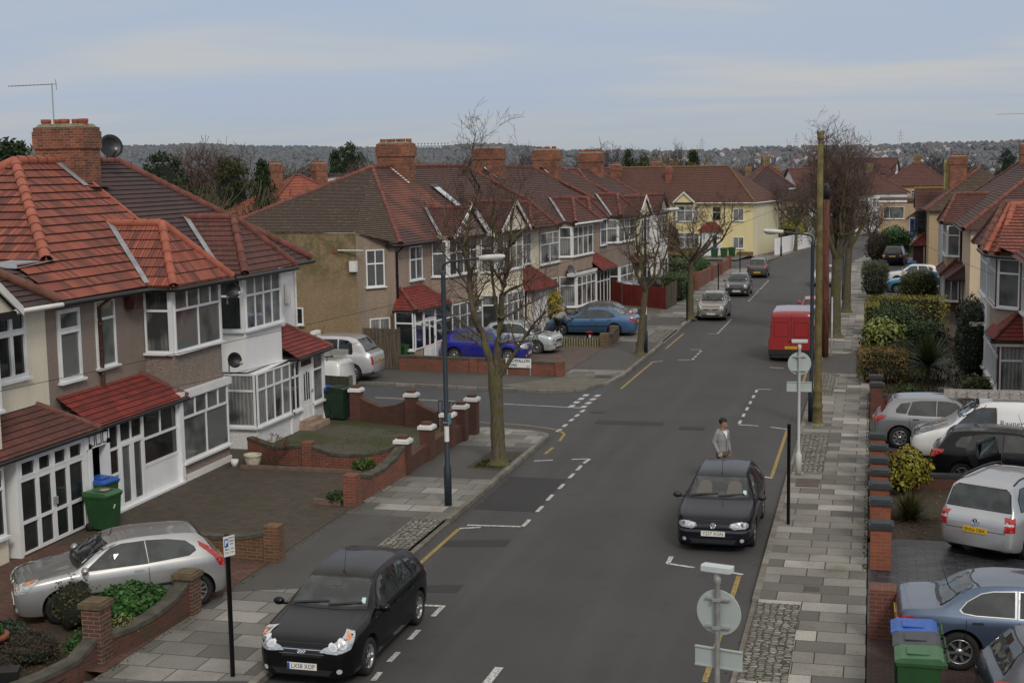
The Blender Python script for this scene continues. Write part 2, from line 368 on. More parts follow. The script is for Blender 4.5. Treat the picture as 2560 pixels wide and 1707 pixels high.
def make_car(name, label, kind, pm, L=4.1, W=1.73, H=1.45, glass='hatch5', wb=2.55, fo=.82, wr=.31, rim='alloy5', cat='car', plates=('', ''), group=None,
             head='slant', tail='hatch', rails=False, strip=False, skirt=0., mirror=None, aerial=True, plate_rear_z=.5, plate_front_z=.27, badge=None, grille='bar', detail=True, chromewin=False, euband=(False, False), bonnetlift=0.):
    T = BOD[kind]; root = thing(name, label, cat, group=group)
    plan = T.get('plan', [(0, .68), (.01, .78), (.04, .895), (.1, .965), (.2, 1), (.78, 1), (.92, .975), (.975, .91), (.99, .86), (1, .76)])
    bot = [(0, .17), (.02, .145), (.08, .125), (.9, .13), (.98, .16), (1, .2)]
    xs = [0, .004, .012, .025, .045, .07, .1, .14, .18, .22, .25, .27, .29, .31, .335, .36, .39, .42, .45, .49, .53, .58, .63, .68, .73, .77, .81, .84, .87, .90, .925, .945, .96, .972, .983, .992, 1]
    rows = []
    for x in xs:
        zt = interp(T['top'], x) * H; zs = min(interp(T['belt'], x) * H, zt - .012); zb = interp(bot, x) * H * .9
        w = interp(plan, x) * W / 2; wt = interp(T['roof'], x) * W / 2 * min(1., interp(plan, x) + .03)
        g = zt - zs; X = L / 2 - x * L; gh = min(1., g / .35)
        half = [(0, zb), (w * .80, zb), (w * .94, zb + .035), (w * .985, zb + .12), (w, lerp(zb, zs, .55)), (w * .995, lerp(zb, zs, .78)), (w * .975, zs - .035), (lerp(w * .955, w * .945, gh), zs),
                (lerp(w * .94, lerp(w * .93, wt, .22), gh), zs + g * .25), (lerp(w * .92, lerp(w * .93, wt, .62), gh), zs + g * .60), (lerp(w * .90, wt * 1.0, gh), zs + g * .88), (lerp(w * .84, wt * .93, gh), zs + g * .965), (wt * .70, zt - .006 - .012 * gh), (wt * .35, zt - .001), (0, zt)]
        ring = [V((X, y, z)) for y, z in half] + [V((X, -y, z)) for y, z in half[-2:0:-1]]
        rows.append(ring)
    b = MB(); b.grid(rows, 0, True, True); b.poly(rows[0][::-1], 0); b.poly(rows[-1], 0)
    bm = bmesh.new()
    vs = [bm.verts.new(p) for r in rows for p in r]; n = len(rows[0])
    for i in range(len(rows) - 1):
        for k in range(n): bm.faces.new((vs[i * n + k], vs[i * n + (k + 1) % n], vs[(i + 1) * n + (k + 1) % n], vs[(i + 1) * n + k]))
    bm.faces.new(vs[:n][::-1]); bm.faces.new(vs[-n:]); bmesh.ops.recalc_face_normals(bm, faces=bm.faces)
    for f in bm.faces:
        c = f.calc_center_median(); f.smooth = True
        if f.normal.z < -.75: f.material_index = 1
        elif c.z < skirt * H: f.material_index = 2
    bvh = BVHTree.FromBMesh(bm)
    me = bpy.data.meshes.new('body'); bm.to_mesh(me); bm.free()
    for m in (pm, darkplastic, greyplastic): me.materials.append(m)
    body = bpy.data.objects.new('body', me); C.objects.link(body)
    ax = [L / 2 - fo, L / 2 - fo - wb]; cuts = []
    for a in ax:
        for sgn in (1, -1):
            cb = MB(); cb.lathe([(.001, W / 2 - .30), (wr + .06, W / 2 - .30), (wr + .06, W / 2 + .2), (.001, W / 2 + .2)], (0, 0, 0), 28, 1, 'y', True)
            if sgn < 0:
                for p in cb.v: p.y = -p.y
            cm = cb.mesh('c', [pm, darkplastic])
            q = bmesh.new(); q.from_mesh(cm); bmesh.ops.remove_doubles(q, verts=q.verts, dist=.002); bmesh.ops.recalc_face_normals(q, faces=q.faces); q.to_mesh(cm); q.free()
            co = bpy.data.objects.new('c', cm); C.objects.link(co); co.location = (a, 0, wr + .015); cuts.append(co)
            md = body.modifiers.new('b', 'BOOLEAN'); md.operation = 'DIFFERENCE'; md.object = co; md.solver = 'EXACT'
    bpy.context.view_layer.update()
    nm = bpy.data.meshes.new_from_object(body.evaluated_get(bpy.context.evaluated_depsgraph_get()))
    body.modifiers.clear(); body.data = nm; nm.name = 'body'
    for c_ in cuts: bpy.data.objects.remove(c_)
    try: nm.set_sharp_from_angle(angle=R(38))
    except Exception: pass
    body.parent = root
    D = {'L': (V((0, -1, 0)), V((1, 0, 0)), V((0, 9, 0))), 'R': (V((0, 1, 0)), V((1, 0, 0)), V((0, -9, 0))), 'F': (V((-1, 0, 0)), V((0, 1, 0)), V((9, 0, 0))), 'B': (V((1, 0, 0)), V((0, 1, 0)), V((-9, 0, 0))), 'T': (V((0, 0, -1)), None, None)}
    q = math.hypot(1, .8)
    def hit(mode, u, v):
        if mode == 'T': o, d = V((u, v, 9)), V((0, 0, -1))
        elif mode in D: d, ux, o = D[mode]; o = o + ux * u + V((0, 0, v))
        else:
            e, s = mode  # ('f'|'b', side): slanted at a corner, u>0 runs along the side of the car
            sx = 1 if e == 'f' else -1; cor = V((sx * L / 2, s * W * .42, 0)); d = V((-sx, -s * .8, 0)) / q; ux = V((-sx * .8, s, 0)) / q
            o = cor + ux * u + V((0, 0, v)) - d * 6
        h = bvh.ray_cast(o, d)
        if h[0] is None: return None
        nn = h[1] if h[1].dot(d) < 0 else -h[1]
        return h[0], nn
    def decal(mb, poly, mode, off=.006, mi=0, step=.09):
        P = []
        for i in range(len(poly)):
            a, c_ = V(poly[i]), V(poly[(i + 1) % len(poly)]); k = max(1, int((c_ - a).length / step))
            P += [a.lerp(c_, j / k) for j in range(k)]
        m0 = len(P); E = [(i, (i + 1) % m0) for i in range(m0)]
        xa, xb = min(p.x for p in P), max(p.x for p in P); ya, yb = min(p.y for p in P), max(p.y for p in P)
        def inside(x, y):
            r = False; j = m0 - 1
            for i in range(m0):
                if (P[i].y > y) != (P[j].y > y) and x < (P[j].x - P[i].x) * (y - P[i].y) / (P[j].y - P[i].y) + P[i].x: r = not r
                j = i
            return r
        x = xa + step * .6
        G = []
        while x < xb:
            y = ya + step * .5
            while y < yb:
                if inside(x, y): G.append(V((x, y)))
                y += step
            x += step
        vs_, _e, fs, *_r = delaunay_2d_cdt(P + G, E, [list(range(m0))], 1, 1e-5)
        H_ = [hit(mode, v.x, v.y) for v in vs_]
        for f in fs:
            if all(H_[k] for k in f): mb.poly([H_[k][0] + H_[k][1] * off for k in f], mi, None, True)
    def ribbon(mb, pts, w, mode, off=.004, mi=0):
        for i in range(len(pts) - 1):
            a, c_ = V(pts[i]), V(pts[i + 1]); d = (c_ - a).normalized(); nn = V((-d.y, d.x)) * w / 2; k = max(1, int((c_ - a).length / .12))
            for j in range(k):
                p, r = a.lerp(c_, j / k), a.lerp(c_, (j + 1) / k); hh = [hit(mode, *z) for z in (p - nn, r - nn, r + nn, p + nn)]
                if all(hh): mb.poly([h[0] + h[1] * off for h in hh], mi)
    fx = lambda f: L / 2 - f * L
    # glass
    for side in ('L', 'R'):
        for pl in GL[glass]:
            if detail:
                cx_ = sum(p[0] for p in pl) / len(pl); cz_ = sum(p[1] for p in pl) / len(pl)
                gb = MB(); decal(gb, [(fx(cx_ + (x - cx_) * 1.07), (cz_ + (z - cz_) * 1.09) * H) for x, z in pl], side, .004); gb.build('window_surround', chrome if chromewin else darkplastic, root)
            gb = MB(); decal(gb, [(fx(x), z * H) for x, z in pl], side, .008); gb.build('side_window', carglass, root)
    zs0 = interp(T['top'], .29) * H + .02; zs1 = (.925 if kind not in ('van',) else .86) * H
    wb_, wt_ = W * .385, W * .325
    if kind in ('van', 'smallvan'): wb_, wt_ = W * .42, W * .375
    ws = MB(); sur = [(-wb_ - .02, zs0 - .03), (-wb_ * .5, zs0 - .045), (wb_ * .5, zs0 - .045), (wb_ + .02, zs0 - .03), (wt_ + .02, zs1 + .015), (-wt_ - .02, zs1 + .015)]
    decal(ws, sur, 'F', .005); o = ws.build('windscreen_surround', darkplastic, root)
    ws = MB(); decal(ws, [(-wb_, zs0), (-wb_ * .5, zs0 - .018), (wb_ * .5, zs0 - .018), (wb_, zs0), (wt_, zs1 - .01), (wt_ * .5, zs1), (-wt_ * .5, zs1), (-wt_, zs1 - .01)], 'F', .01)
    wso = ws.build('windscreen', carglass, root)
    if detail:
        k = MB(); ribbon(k, [(-wb_ * .95, zs0 - .01), (-.02, zs0 + .035)], .02, 'F', .03); ribbon(k, [(-.02, zs0 - .01), (wb_ * .85, zs0 + .035)], .02, 'F', .03); k.build('wiper', darkplastic, root)
        k = MB(); decal(k, [(-.09, zs1 - .10), (.09, zs1 - .10), (.09, zs1 - .045), (-.09, zs1 - .045)], 'F', .013); k.build('rear_view_mirror', greyplastic, wso)
        k = MB(); decal(k, [(wb_ * .80, zs0 + .03), (wb_ * .92, zs0 + .03), (wb_ * .90, zs0 + .10), (wb_ * .80, zs0 + .10)], 'F', .014, step=.05); k.build('tax_disc', disc_mat, wso)
    rz0, rz1 = dict(hatch=(.70, .925), saloon=(.745, .945), mpv=(.66, .92), van=(.0, .0), smallvan=(.60, .88), taxi=(.66, .90))[kind]
    rb, rt = (W * .35, W * .30) if kind != 'smallvan' else (W * .36, W * .34)
    if kind == 'mpv': rb, rt = W * .39, W * .335
    if rz0 and kind != 'smallvan':
        k = MB(); decal(k, [(-rb - .02, rz0 * H - .02), (rb + .02, rz0 * H - .02), (rt + .02, rz1 * H + .015), (-rt - .02, rz1 * H + .015)], 'B', .005); k.build('rear_surround', darkplastic, root)
        k = MB(); decal(k, [(-rb, rz0 * H), (-rb * .5, rz0 * H - .01), (rb * .5, rz0 * H - .01), (rb, rz0 * H), (rt, rz1 * H - .02), (rt * .7, rz1 * H), (-rt * .7, rz1 * H), (-rt, rz1 * H - .02)], 'B', .01); k.build('rear_window', carglass, root)
    # seams, handles, trim
    k = MB(); hb = MB(); tr = MB()
    for side in ('L', 'R'):
        if kind in ('hatch', 'saloon', 'mpv', 'taxi'):
            dx = [.30, .575, .76] if glass != 'hatch3' else [.30, .62]
            for x in dx: ribbon(k, [(fx(x), .24 * H), (fx(x - .004), .62 * H)], .011, side)
            ribbon(k, [(fx(.30), .235 * H), (fx(dx[-1] if len(dx) == 2 else .70), .235 * H)], .011, side)
            for x in ([.53, .715] if len(dx) == 3 else [.57]): 
                if detail: decal(hb, [(fx(x) - .09, .575 * H), (fx(x) + .09, .575 * H), (fx(x) + .09, .598 * H), (fx(x) - .09, .598 * H)], side, .022, step=.06)
        elif kind in ('van', 'smallvan'):
            for x in (.215, .51, .76): ribbon(k, [(fx(x), .2 * H), (fx(x), .9 * H)], .012, side)
            ribbon(k, [(fx(.215), .2 * H), (fx(.95), .2 * H)], .012, side)
            if detail: decal(hb, [(fx(.56) - .12, .50 * H), (fx(.56) + .12, .50 * H), (fx(.56) + .12, .52 * H), (fx(.56) - .12, .52 * H)], side, .02, step=.06)
        if strip: decal(tr, [(fx(.27), .335 * H), (fx(.72), .355 * H), (fx(.72), .39 * H), (fx(.27), .37 * H)], side, .012, step=.12)
    for s in (1, -1):
        ribbon(k, [(fx(.03), s * W * .33), (fx(.10), s * W * .385), (fx(.265), s * W * .40)], .011, 'T')
    ribbon(k, [(-W * .33, .52 * H * (1 if kind != 'van' else .7)), (W * .33, .52 * H * (1 if kind != 'van' else .7))], .01, 'F')
    if kind == 'van':
        ribbon(k, [(0, .16 * H), (0, .93 * H)], .016, 'B'); ribbon(k, [(-W * .42, .93 * H), (W * .42, .93 * H)], .014, 'B')
        for s in (1, -1):
            for a, c_ in (((.06, .5), (.37, .5)), ((.37, .5), (.36, .78)), ((.36, .78), (.07, .78)), ((.07, .78), (.06, .5))): ribbon(k, [(s * a[0] * W, a[1] * H), (s * c_[0] * W, c_[1] * H)], .02, 'B')
    elif kind != 'saloon':
        ribbon(k, [(-W * .40, .63 * H), (-W * .36, .40 * H), (W * .36, .40 * H), (W * .40, .63 * H)], .012, 'B')
    else:
        ribbon(k, [(-W * .34, .70 * H), (-W * .30, .44 * H), (W * .30, .44 * H), (W * .34, .70 * H)], .012, 'B')
    k.build('panel_seam', blackp, root)
    if hb.f: hb.build('door_handle', darkplastic if metal_of(pm) else pm, root)
    if tr.f: tr.build('rubbing_strip', darkplastic, root)
    # front face
    k = MB()
    if grille == 'bar':
        decal(k, [(-W * .24, .475 * H), (W * .24, .475 * H), (W * .19, .375 * H), (-W * .19, .375 * H)], 'F', .007, 0)
        for z in (.452, .405): decal(k, [(-W * .225, z * H), (W * .225, z * H), (W * .22, (z + .009) * H), (-W * .22, (z + .009) * H)], 'F', .016, 1)
    elif grille == 'thin':
        decal(k, [(-W * .25, .465 * H), (W * .25, .465 * H), (W * .245, .405 * H), (-W * .245, .405 * H)], 'F', .007, 0)
        for z in (.425, .445): decal(k, [(-W * .24, z * H), (W * .24, z * H), (W * .24, (z + .006) * H), (-W * .24, (z + .006) * H)], 'F', .014, 2)
    elif grille == 'twin':
        for s in (1, -1): decal(k, [(s * W * .05, .39 * H), (s * W * .24, .405 * H), (s * W * .25, .445 * H), (s * W * .07, .43 * H)], 'F', .007, 0)
    elif grille == 'slot':
        decal(k, [(-W * .12, .435 * H), (W * .12, .435 * H), (W * .12, .405 * H), (-W * .12, .405 * H)], 'F', .007, 1)
    k.build('grille', [darkplastic, chrome, greyplastic], root); k = MB(); decal(k, [(-W * .30, .235 * H), (W * .30, .235 * H), (W * .26, .17 * H), (-W * .26, .17 * H)], 'F', .007, 0); k.build('lower_intake', darkplastic, root)
    hs = dict(slant=[(-.34, .435), (-.1, .42), (.14, .455), (.30, .60), (.20, .605), (-.06, .545), (-.28, .475)], oval=[(-.30, .425), (-.2, .405), (0, .40), (.1, .425), (.12, .465), (.04, .50), (-.12, .505), (-.26, .475)],
              round=[(-.02 + .13 * math.cos(t * .524), .47 + .085 * math.sin(t * .524)) for t in range(12)], box=[(-.28, .40), (.06, .40), (.14, .46), (.1, .50), (-.24, .475)], tall=[(-.16, .30), (.08, .30), (.2, .42), (.2, .5), (.06, .50), (-.12, .42)])[head]
    for s in (1, -1):
        k = MB(); decal(k, [(u, z * H) for u, z in hs], ('f', s), .012, 0, .04); cu = sum(u for u, z in hs) / len(hs); cz = sum(z for u, z in hs) / len(hs) * H
        lo = k.build('headlight', lampglass, root)
        if detail:
            k = MB()
            for du, dz, rr in ((-.12, -.02, .062), (.03, .015, .075)) if head != 'round' else ((0, 0, .09),):
                decal(k, [(cu + du + rr * math.cos(t * .7854), cz + dz + rr * math.sin(t * .7854)) for t in range(8)], ('f', s), .019, 0, .035)
                decal(k, [(cu + du + rr * .6 * math.cos(t * .7854), cz + dz + rr * .6 * math.sin(t * .7854)) for t in range(8)], ('f', s), .023, 1, .035)
            if head == 'slant': decal(k, [(cu + .13, cz + .055), (cu + .22, cz + .105), (cu + .21, cz + .135), (cu + .13, cz + .10)], ('f', s), .02, 2, .035)
            k.build('lamp_bowl', [lampcore, chrome, amberlamp], lo)
            k = MB(); decal(k, [(s * W * .36 + .045 * math.cos(t * .7854), .225 * H + .045 * math.sin(t * .7854)) for t in range(8)], 'F', .01, 0, .06); k.build('fog_lamp', lampcore, root)
    ts = dict(hatch=[(-.10, .50), (.10, .515), (.28, .60), (.30, .66), (.12, .66), (-.02, .62)], slim=[(.0, .50), (.16, .52), (.30, .80), (.27, .86), (.16, .74), (.04, .60)], saloon=[(-.24, .51), (.0, .49), (.22, .50), (.30, .585), (.2, .62), (-.22, .60)], mpv=[(-.10, .42), (.12, .42), (.14, .60), (-.06, .60)],
              van=[(-.03, .22), (.05, .22), (.05, .30), (-.03, .30)], taxi=[(-.06, .37), (.04, .37), (.06, .55), (-.02, .57)])[tail]
    for s in (1, -1):
        k = MB(); decal(k, [(u, z * H) for u, z in ts], ('b', s), .009, 0, .07)
        if tail in ('saloon', 'mpv'):
            zm = sum(z for u, z in ts) / len(ts); decal(k, [(min(u for u, z in ts) + .02, (zm - .008) * H), (max(u for u, z in ts) - .05, (zm - .008) * H), (max(u for u, z in ts) - .05, (zm + .016) * H), (min(u for u, z in ts) + .02, (zm + .016) * H)], ('b', s), .014, 1, .07)
        k.build('tail_light', [redlamp, lampcore], root)
    # mirrors
    for s in (1, -1):
        k = MB(); mx = .315 if kind in ('hatch', 'saloon') else .265; k.ball((fx(mx), s * (W / 2 + .09), interp(T['belt'], mx) * H + .09), .1, 10, 0, (.75, 1.05, .72)); k.box((fx(mx) - .03, min(s * (W / 2 - .08), s * (W / 2 + .05)), interp(T['belt'], mx) * H + .04), (fx(mx) + .03, max(s * (W / 2 - .08), s * (W / 2 + .05)), interp(T['belt'], mx) * H + .08), 0); k.build('wing_mirror', mirror or pm, root)
    # wheels
    for a in ax:
        for s in (1, -1):
            y1 = s * (W / 2 - .015); k = MB(); yy = lambda d: y1 - s * d
            k.lathe([(wr * .63, yy(.03)), (wr * .70, yy(.005)), (wr * .9, yy(.0)), (wr * .985, yy(.025)), (wr, yy(.06)), (wr, yy(.16)), (wr * .96, yy(.2)), (wr * .6, yy(.2))], (a, 0, wr), 26, 0, 'y'); tyre = k.build('wheel', rubber, root)
            k = MB(); ro = wr * .66
            k.lathe([(ro, yy(.028)), (ro * .97, yy(.01)), (ro * .9, yy(.02)), (ro * .86, yy(.07))], (a, 0, wr), 26, 0, 'y')
            k.lathe([(ro * .88, yy(.075)), (.001, yy(.075))], (a, 0, wr), 20, 1, 'y')
            ns = dict(alloy5=5, alloy7=7, multi=10, cover=8)[rim]; wd = dict(alloy5=.055, alloy7=.045, multi=.026, cover=.07)[rim]
            for t in range(ns):
                an = t * 2 * math.pi / ns + .3; M = Matrix.Translation((a, 0, wr)) @ Matrix.Rotation(an, 4, 'Y')
                y_a, y_b = sorted((yy(.018), yy(.045)))
                k.prism([M @ V(p) for p in ((ro * .15, y_a, -wd * .55), (ro * .92, y_a, -wd * .42), (ro * .92, y_a, wd * .42), (ro * .15, y_a, wd * .55))], V((0, y_b - y_a, 0)), 0)
            k.lathe([(ro * .30, yy(.04)), (ro * .26, yy(.006)), (.001, yy(.004))], (a, 0, wr), 14, 0, 'y'); k.build('rim', [alloy, darkplastic], tyre)
    if aerial:
        h = hit('T', fx(.46 if kind != 'saloon' else .80), 0.)
        if h: k = MB(); k.tube([h[0], h[0] + V((-.03, 0, .03)), h[0] + V((-.16, 0, .42))], [.014, .01, .003], 5); k.build('aerial', blackp, root)
    if rails:
        for s in (1, -1):
            k = MB(); pts = []
            for x in (.40, .44, .52, .62, .72, .82, .88): 
                h = hit('T', fx(x), s * W * .325)
                if h: pts.append(h[0] + V((0, 0, .0 if x in (.40, .88) else .055)))
            k.tube(pts, .02, 6); k.build('roof_rail', darkplastic, root)
    h = hit('F', 0, plate_front_z * H)
    if plates[0] and h: plate(h, plates[0], platewhite, root, 1, eu=euband[0])
    h = hit('B', 0, plate_rear_z * H)
    if plates[1] and h: plate(h, plates[1], plateyellow, root, -1, eu=euband[1])
    root['_L'] = L
    def place(x, y, z, rz): root.location = (x, y, z); root.rotation_euler = (0, 0, rz); return root
    root_api = dict(root=root, hit=hit, decal=decal, ribbon=ribbon, place=place, L=L, W=W, H=H, fx=fx)
    del root['_L']
    return root_api
def metal_of(m): return m.name in ('paint_black', 'paint_steel', 'paint_midblue', 'paint_bmw', 'paint_grey')
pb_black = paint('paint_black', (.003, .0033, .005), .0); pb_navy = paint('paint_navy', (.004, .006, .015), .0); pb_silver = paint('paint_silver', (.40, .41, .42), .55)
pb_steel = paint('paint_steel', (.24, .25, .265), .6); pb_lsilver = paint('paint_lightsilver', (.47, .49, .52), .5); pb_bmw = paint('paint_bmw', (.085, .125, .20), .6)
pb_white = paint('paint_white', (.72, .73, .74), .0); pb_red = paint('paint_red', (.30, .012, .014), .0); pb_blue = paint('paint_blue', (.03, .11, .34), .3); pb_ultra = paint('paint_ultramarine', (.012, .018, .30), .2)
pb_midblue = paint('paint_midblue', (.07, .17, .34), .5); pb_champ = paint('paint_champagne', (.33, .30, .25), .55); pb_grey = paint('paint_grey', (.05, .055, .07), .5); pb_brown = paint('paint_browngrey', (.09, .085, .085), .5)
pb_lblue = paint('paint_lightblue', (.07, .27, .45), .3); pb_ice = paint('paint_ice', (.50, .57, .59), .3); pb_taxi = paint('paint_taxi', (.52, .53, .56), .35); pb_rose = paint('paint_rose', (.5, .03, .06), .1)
# ------------------------------------------------------------------ the cars
def emblem(api, mode, v, r, kind, parent):
    h = api['hit'](mode, 0, v); p, n = h; ux = V((0, 1 if mode == 'F' else -1, 0)); n = V((n.x, 0, n.z)).normalized(); uz = n.cross(ux)
    if uz.z < 0: uz = -uz
    M = Matrix((ux, uz, n)).transposed().to_4x4(); M.translation = p + n * .02; b = MB()
    if kind == 'oval':
        rows = [[M @ V((a * math.cos(t * .3927), .52 * a * math.sin(t * .3927), z)) for t in range(16)] for a, z in ((r * .86, .002), (r * .88, .008), (r, .008), (r * 1.02, 0))]
        b.grid(rows, 0, True); b.add(text_mb('KIA', r * .6, 0, .006), M @ Matrix.Translation((0, 0, .008))); f = MB(); f.poly([M @ V((r * .95 * math.cos(t * .3927), .5 * r * math.sin(t * .3927), 0)) for t in range(16)]); f.build('badge_face', blackp, parent)
    else:
        rows = [[M @ V((a * math.cos(t * .3927), a * math.sin(t * .3927), z)) for t in range(16)] for a, z in ((r * .86, .002), (r * .88, .008), (r, .008), (r * 1.02, 0))]
        b.grid(rows, 0, True)
        f = MB(); f.poly([M @ V((r * .95 * math.cos(t * .3927), r * .95 * math.sin(t * .3927), 0)) for t in range(16)]); f.build('badge_face', navyink, parent)
        if kind == 'vw':
            def seg(a, c_):
                a, c_ = V(a) * r, V(c_) * r; d = (c_ - a).normalized(); q = V((-d.y, d.x)) * r * .075
                b.poly([M @ V((*p_, .007)) for p_ in (a - q, c_ - q, c_ + q, a + q)])
            for s in (1, -1):
                seg((s * .36, .82), (0, .12)); seg((s * .86, .36), (s * .40, -.78)); seg((s * .40, -.78), (0, -.02))
    b.build('badge', chrome, parent)
H90 = math.pi / 2
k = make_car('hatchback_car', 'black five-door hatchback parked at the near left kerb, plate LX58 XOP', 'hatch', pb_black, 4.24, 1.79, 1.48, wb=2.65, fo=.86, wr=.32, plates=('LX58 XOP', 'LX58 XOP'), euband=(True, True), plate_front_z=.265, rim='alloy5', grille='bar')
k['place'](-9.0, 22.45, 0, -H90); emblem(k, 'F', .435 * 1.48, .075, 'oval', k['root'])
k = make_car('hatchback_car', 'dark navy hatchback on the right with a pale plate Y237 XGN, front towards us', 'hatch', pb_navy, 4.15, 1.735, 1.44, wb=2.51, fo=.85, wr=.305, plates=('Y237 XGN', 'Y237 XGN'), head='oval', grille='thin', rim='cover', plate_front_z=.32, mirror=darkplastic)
k['place'](-3.28, 31.7, 0, -H90); emblem(k, 'F', .44 * 1.44, .062, 'vw', k['root'])
b = MB(); k['decal'](b, [(-.8, .335 * 1.44), (.8, .335 * 1.44), (.8, .375 * 1.44), (-.8, .375 * 1.44)], 'F', .008); b.build('bumper_strip', greyplastic, k['root'])
for s in (1, -1):
    b = MB(); k['decal'](b, [(s * .16, 1.02), (s * .52, 1.02), (s * .48, 1.22), (s * .40, 1.27), (s * .24, 1.27), (s * .18, 1.2)], 'F', .0115)
    b.build('front_seat', shader('seat_behind_glass', lambda g: (g.col((.085, .08, .072)), g.set('Roughness', .06), g.set('Specular IOR Level', .6))), k['root'])
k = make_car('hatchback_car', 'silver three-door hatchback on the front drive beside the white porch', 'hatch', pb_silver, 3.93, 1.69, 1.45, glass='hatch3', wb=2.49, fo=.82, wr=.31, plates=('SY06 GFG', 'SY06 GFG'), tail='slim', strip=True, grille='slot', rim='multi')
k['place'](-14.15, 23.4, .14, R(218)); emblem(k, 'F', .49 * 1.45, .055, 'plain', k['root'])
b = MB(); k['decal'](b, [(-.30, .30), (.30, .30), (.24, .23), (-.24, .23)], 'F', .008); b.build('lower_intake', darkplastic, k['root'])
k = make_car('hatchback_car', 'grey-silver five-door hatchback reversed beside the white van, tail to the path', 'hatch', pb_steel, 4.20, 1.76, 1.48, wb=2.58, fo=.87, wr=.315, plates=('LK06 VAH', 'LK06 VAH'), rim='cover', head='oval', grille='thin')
k['place'](2.22, 42.25, .12, 0)
k = make_car('small_van', 'small white van with a ladder on its roof and blue lettering', 'smallvan', pb_white, 4.38, 1.81, 1.80, glass='smallvan', wb=2.73, fo=.92, wr=.32, plates=('LN10 KVO', 'LN10 KVO'), tail='van', head='slant', grille='thin', cat='van', mirror=darkplastic, skirt=.0, rim='cover')
k['place'](3.35, 40.15, .12, math.pi - R(1))
for txt, x, z, hh in (('Rayner', .60, 1.20, .16), ('Property Services', .63, .99, .105), ('020 7790 8362', .62, .80, .06)):
    t = text_mb(txt, hh); b = MB()
    for f in t.f:
        P = [k['hit']('L', k['fx'](x) - t.v[i].x, z + t.v[i].y) for i in f]
        if all(P): b.poly([p[0] + p[1] * .006 for p in P])
    b.build('lettering', navyink, k['root'])
k2 = make_car('hatchback_car', 'black hatchback with an open rear door on the right hand drive', 'hatch', pb_black, 4.25, 1.74, 1.46, wb=2.58, fo=.85, wr=.31, plates=('LD05 NZC', 'LD05 NZC'), rim='alloy5')
k2['place'](3.72, 37.35, .12, R(-6))
r_ = k2['root']; b = MB(); k2['decal'](b, [(k2['fx'](x), z * 1.46) for x, z in ((.585, .2), (.578, .93), (.74, .91), (.79, .70), (.76, .45), (.70, .2))], 'R', .014); b.build('doorway', darkplastic, r_)
dm = Matrix.Translation((k2['fx'](.585), -.87, 0)) @ Matrix.Rotation(R(62), 4, 'Z')
b = MB(); b.prism([dm @ V(p) for p in ((0, 0, .3), (-.78, 0, .3), (-1.02, 0, .62), (-1.02, 0, .95), (0, 0, .95))], dm.to_3x3() @ V((0, .05, 0))); b.prism([dm @ V(p) for p in ((0, 0.06, .95), (-1.02, .06, .95), (-1.0, .14, 1.05), (-.86, .19, 1.34), (0, .19, 1.37))], dm.to_3x3() @ V((0, .03, 0))); do = b.build('rear_door', pb_black, r_)
b = MB(); b.poly([dm @ V(p) for p in ((-.06, .145, .98), (-.94, .145, .98), (-.86, .17, 1.1), (-.79, .185, 1.30), (-.06, .185, 1.32))]); 
b.v = [p - dm.to_3x3() @ V((0, .085, 0)) for p in b.v]; b.build('door_window', carglass, do)
k = make_car('people_carrier', 'silver people carrier with roof rails and yellow plate BN56 OBX', 'mpv', pb_lsilver, 4.39, 1.79, 1.65, glass='mpv', wb=2.68, fo=.92, wr=.33, plates=('BN56 OBX', 'BN56 OBX'), tail='mpv', rails=True, rim='multi', plate_rear_z=.395, aerial=False)
k['place'](3.25, 31.75, .12, R(61)); emblem(k, 'B', .50 * 1.65, .075, 'vw', k['root'])
k = make_car('saloon_car', 'blue-grey saloon with a chrome window line nosed into the lower drive', 'saloon', pb_bmw, 4.47, 1.74, 1.42, glass='saloon', wb=2.73, fo=.75, wr=.325, plates=('X9 RMB', 'X9 RMB'), tail='saloon', rim='alloy7', chromewin=True)
k['place'](2.72, 23.95, .12, R(1.5))
k = make_car('hatchback_car', 'dark grey car cut off at the bottom right corner', 'hatch', pb_grey, 4.1, 1.72, 1.46, wb=2.55, fo=.84, rim='cover')
k['place'](3.72, 21.0, .12, R(4))
k = make_car('panel_van', 'tall red panel van parked on the right, its rear doors to us', 'van', pb_red, 5.0, 1.99, 2.25, glass='van', wb=3.1, fo=.95, wr=.335, plates=('', 'HX04 WKG'), tail='van', head='tall', rim='cover', cat='van', aerial=False, plate_rear_z=.29, skirt=.13)
k['place'](-3.36, 63.3, gz(63), H90)
b = MB(); b.box((-2.54, -.97, .34), (-2.40, .97, .56)); b.box((-2.50, -.9, .20), (-2.3, .9, .34)); b.build('rear_bumper', darkplastic, k['root'])
b = MB(); h = k['hit']('B', -.08, .42 * 2.25); b.box(h[0] + V((-.05, -.02, -.03)), h[0] + V((.0, .16, .03))); b.build('door_handle', darkplastic, k['root'])
k = make_car('hatchback_car', 'mid-blue car just in front of the red van', 'hatch', pb_blue, 3.9, 1.68, 1.47, wb=2.5, rim='cover', detail=False); k['place'](-3.0, 72.3, gz(72), H90)
k = make_car('hatchback_car', 'pinkish red car two ahead of the red van', 'hatch', pb_rose, 3.9, 1.68, 1.47, wb=2.5, rim='cover', detail=False); k['place'](-2.95, 77.2, gz(77) + .04, H90)
k = make_car('hatchback_car', 'pale silver car far along the right kerb behind the telegraph pole', 'hatch', pb_lsilver, 4.0, 1.7, 1.46, wb=2.5, rim='cover', detail=False); k['place'](-3.3, 103.5, gz(103), -H90)
k = make_car('hatchback_car', 'champagne coloured small car parked under the middle street tree', 'hatch', pb_champ, 3.72, 1.66, 1.54, wb=2.43, fo=.65, head='round', grille='twin', rim='cover', plates=('LR54 TYU', 'LR54 TYU'), euband=(True, True)); k['place'](-8.72, 79.2, gz(79), -H90)
